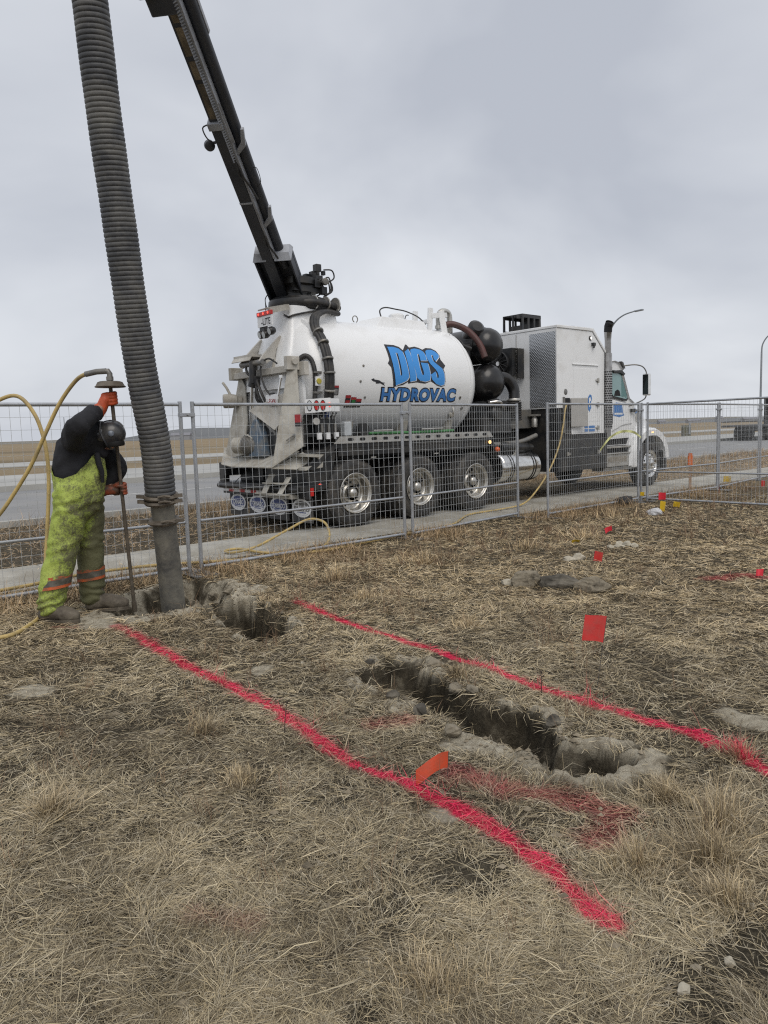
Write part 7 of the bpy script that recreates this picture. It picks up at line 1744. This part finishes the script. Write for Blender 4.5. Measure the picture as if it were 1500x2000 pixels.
def tuft_grass():
    X = [[] for _ in range(7)]; C = []
    for tx, ty, tr, th_ in TUFTS:
        d = math.hypot(tx, ty); n = int(min(560, 1350 / max(d, 1.6)))
        rr_ = tr * np.abs(RNG.normal(0, 0.55, n)); a = RNG.uniform(0, 2 * math.pi, n)
        x = tx + rr_ * np.cos(a) * 1.3; y = ty + rr_ * np.sin(a)
        la = 0.8 + 2 * RNG.random()
        az = np.where(RNG.random(n) < 0.6, a, la) + RNG.normal(0, 0.6, n); L = th_ * RNG.uniform(0.35, 1.25, n)
        e0 = np.clip(1.2 - rr_ / tr * 0.5 + RNG.normal(0, 0.28, n), 0.1, 1.5); e1 = e0 - np.abs(RNG.normal(0.5, 0.4, n))
        w = np.clip(0.0009 + 0.0005 * d, 0.0016, 0.005) * RNG.uniform(0.6, 1.1, n)
        for q, val in zip(X, (x, y, az, L, e0, e1, w)): q.append(val)
        C.append(pick_col(x, y, n, 0.5) * 1.15)
    return [np.concatenate(q) for q in X] + [np.concatenate(C)]
def long_straws():
    n = 3600
    r = np.exp(RNG.uniform(math.log(1.4), math.log(10), n)); th = RNG.uniform(-0.7, 0.7, n)
    x = r * np.sin(th); y = r * np.cos(th); k = grass_keep(x, y); x, y, r = x[k], y[k], r[k]; n = len(x)
    az = RNG.uniform(0, 2 * math.pi, n); L = RNG.uniform(0.08, 0.26, n); e0 = np.abs(RNG.normal(0.14, 0.2, n)); e1 = e0 - RNG.uniform(0, 0.5, n)
    w = np.clip(0.0009 + 0.0005 * r, 0.0015, 0.0045) * RNG.uniform(0.7, 1.3, n)
    return x, y, az, L, e0, e1, w, np.array([0.50, 0.43, 0.29]) * (0.6 + 0.6 * RNG.random(n))[:, None]
def twigs():
    """thin reddish-brown dead weeds, mostly towards the fence and at the field edge"""
    X = [[] for _ in range(7)]; C = []
    for _ in range(420):
        if RNG.random() < 0.75: u0, v0 = RNG.uniform(-4.5, 9), -2.2 - abs(RNG.normal(0, 1.3)); tx, ty = OX + UX * u0 - UY * v0, OY + UY * u0 + UX * v0
        else: tx, ty = RNG.uniform(-2, 1.6), RNG.uniform(2, 6)
        n = 14; d = math.hypot(tx, ty); h = RNG.uniform(0.08, 0.26)
        x = tx + RNG.normal(0, 0.03, n); y = ty + RNG.normal(0, 0.03, n)
        for q, val in zip(X, (x, y, RNG.uniform(0, 6.28, n), h * RNG.uniform(0.5, 1.2, n), np.clip(RNG.normal(1.0, 0.3, n), 0.2, 1.5), np.clip(RNG.normal(0.9, 0.4, n), 0, 1.5), np.full(n, min(0.0045, 0.0010 + 0.00035 * d)))): q.append(val)
        C.append(np.array([0.20, 0.135, 0.085]) * RNG.uniform(0.6, 1.5, n)[:, None])
    xx = np.concatenate(X[0]); yy = np.concatenate(X[1]); k = grass_keep(xx, yy)
    return [np.concatenate(q)[k] for q in X] + [np.concatenate(C)[k]]
def fence_weeds():
    n = 24000
    u = RNG.uniform(-7, 15, n); v = -1.70 + RNG.normal(0, 0.30, n); p = fbm(u, v, 0.9, 80, 2)
    k = (RNG.random(n) < sstep(0.40, 0.65, p) * 0.9) & (v < -1.02); u, v = u[k], v[k]; n = len(u)
    x = OX + UX * u - UY * v; y = OY + UY * u + UX * v
    k = grass_keep(x, y); x, y = x[k], y[k]; n = len(x)
    az = RNG.uniform(0, 2 * math.pi, n); L = RNG.uniform(0.08, 0.30, n); e0 = np.clip(RNG.normal(0.9, 0.35, n), 0.1, 1.5); e1 = e0 - RNG.uniform(0, 0.7, n)
    return x, y, az, L, e0, e1, np.full(n, 0.0042) * RNG.uniform(0.6, 1.3, n), pick_col(x, y, n, 0.4) * np.array([0.88, 0.82, 0.80])
def side_grass():
    """the same turf going on beyond both sides of the view"""
    N = 150000
    r = np.exp(RNG.uniform(math.log(0.7), math.log(16.5), N)); th = RNG.uniform(0.70, 1.45, N) * RNG.choice([-1, 1], N)
    x = r * np.sin(th); y = r * np.cos(th)
    k = grass_keep(x, y); u, v = to_uv(x, y); k &= v < 0.55
    x, y, r = x[k], y[k], r[k]; n = len(x)
    az = fbm(x, y, 0.30, 70, 2) * 5 * math.pi + RNG.normal(0, 1.0, n)
    L = np.clip(RNG.lognormal(math.log(0.065), 0.45, n), 0.02, 0.19) * (0.85 + 0.25 * np.minimum(r, 7) / 3)
    e0 = np.abs(RNG.normal(0.12, 0.18, n)); e1 = e0 - np.abs(RNG.normal(0.25, 0.3, n))
    w = np.clip(0.0012 + 0.0009 * r, 0.002, 0.010) * RNG.uniform(0.55, 1.25, n)
    return x, y, az, L, e0, e1, w, pick_col(x, y, n)
parts = [field_grass(), side_grass(), tuft_grass(), long_straws(), twigs(), fence_weeds()]
arr = [np.concatenate([np.asarray(p[i]) for p in parts]) for i in range(8)]
o = blade_mesh('dry_grass', *arr, M_grass)
tag(o, 'matted dry straw-coloured prairie grass with pink paint on it', 'grass', kind='stuff')
def verge_grass():
    n = 90000
    u = RNG.uniform(-14, 30, n); v = RNG.uniform(0.5, 5.1, n)
    x = OX + UX * u - UY * v; y = OY + UY * u + UX * v
    k = (RNG.random(n) < 0.35 + 0.6 * fbm(u, v, 1.2, 85, 3)) & ~((u > -0.5) & (u < 9.5) & (v < 2.5) & (RNG.random(n) < 0.6)); x, y, u, v = x[k], y[k], u[k], v[k]; n = len(x)
    az = RNG.uniform(0, 2 * math.pi, n)
    tall = sstep(0.48, 0.70, fbm(u, v, 1.6, 90, 3)) * sstep(1.0, 2.6, v)
    L = RNG.uniform(0.05, 0.16, n) + tall * RNG.uniform(0.02, 0.30, n)
    e0 = np.clip(np.abs(RNG.normal(0.35, 0.3, n)) + tall * 0.75, 0, 1.5); e1 = e0 - RNG.uniform(0, 0.6, n)
    w = np.full(n, 0.0056) * RNG.uniform(0.5, 1.3, n) * (0.75 + 0.02 * y)
    return x, y, az, L, e0, e1, w, pick_col(x, y, n, 0.2) * np.array([0.84, 0.79, 0.80])
o = blade_mesh('verge_grass', *verge_grass(), M_grass)
tag(o, 'brown dry grass and weeds between the pavement and road', 'grass', kind='stuff')
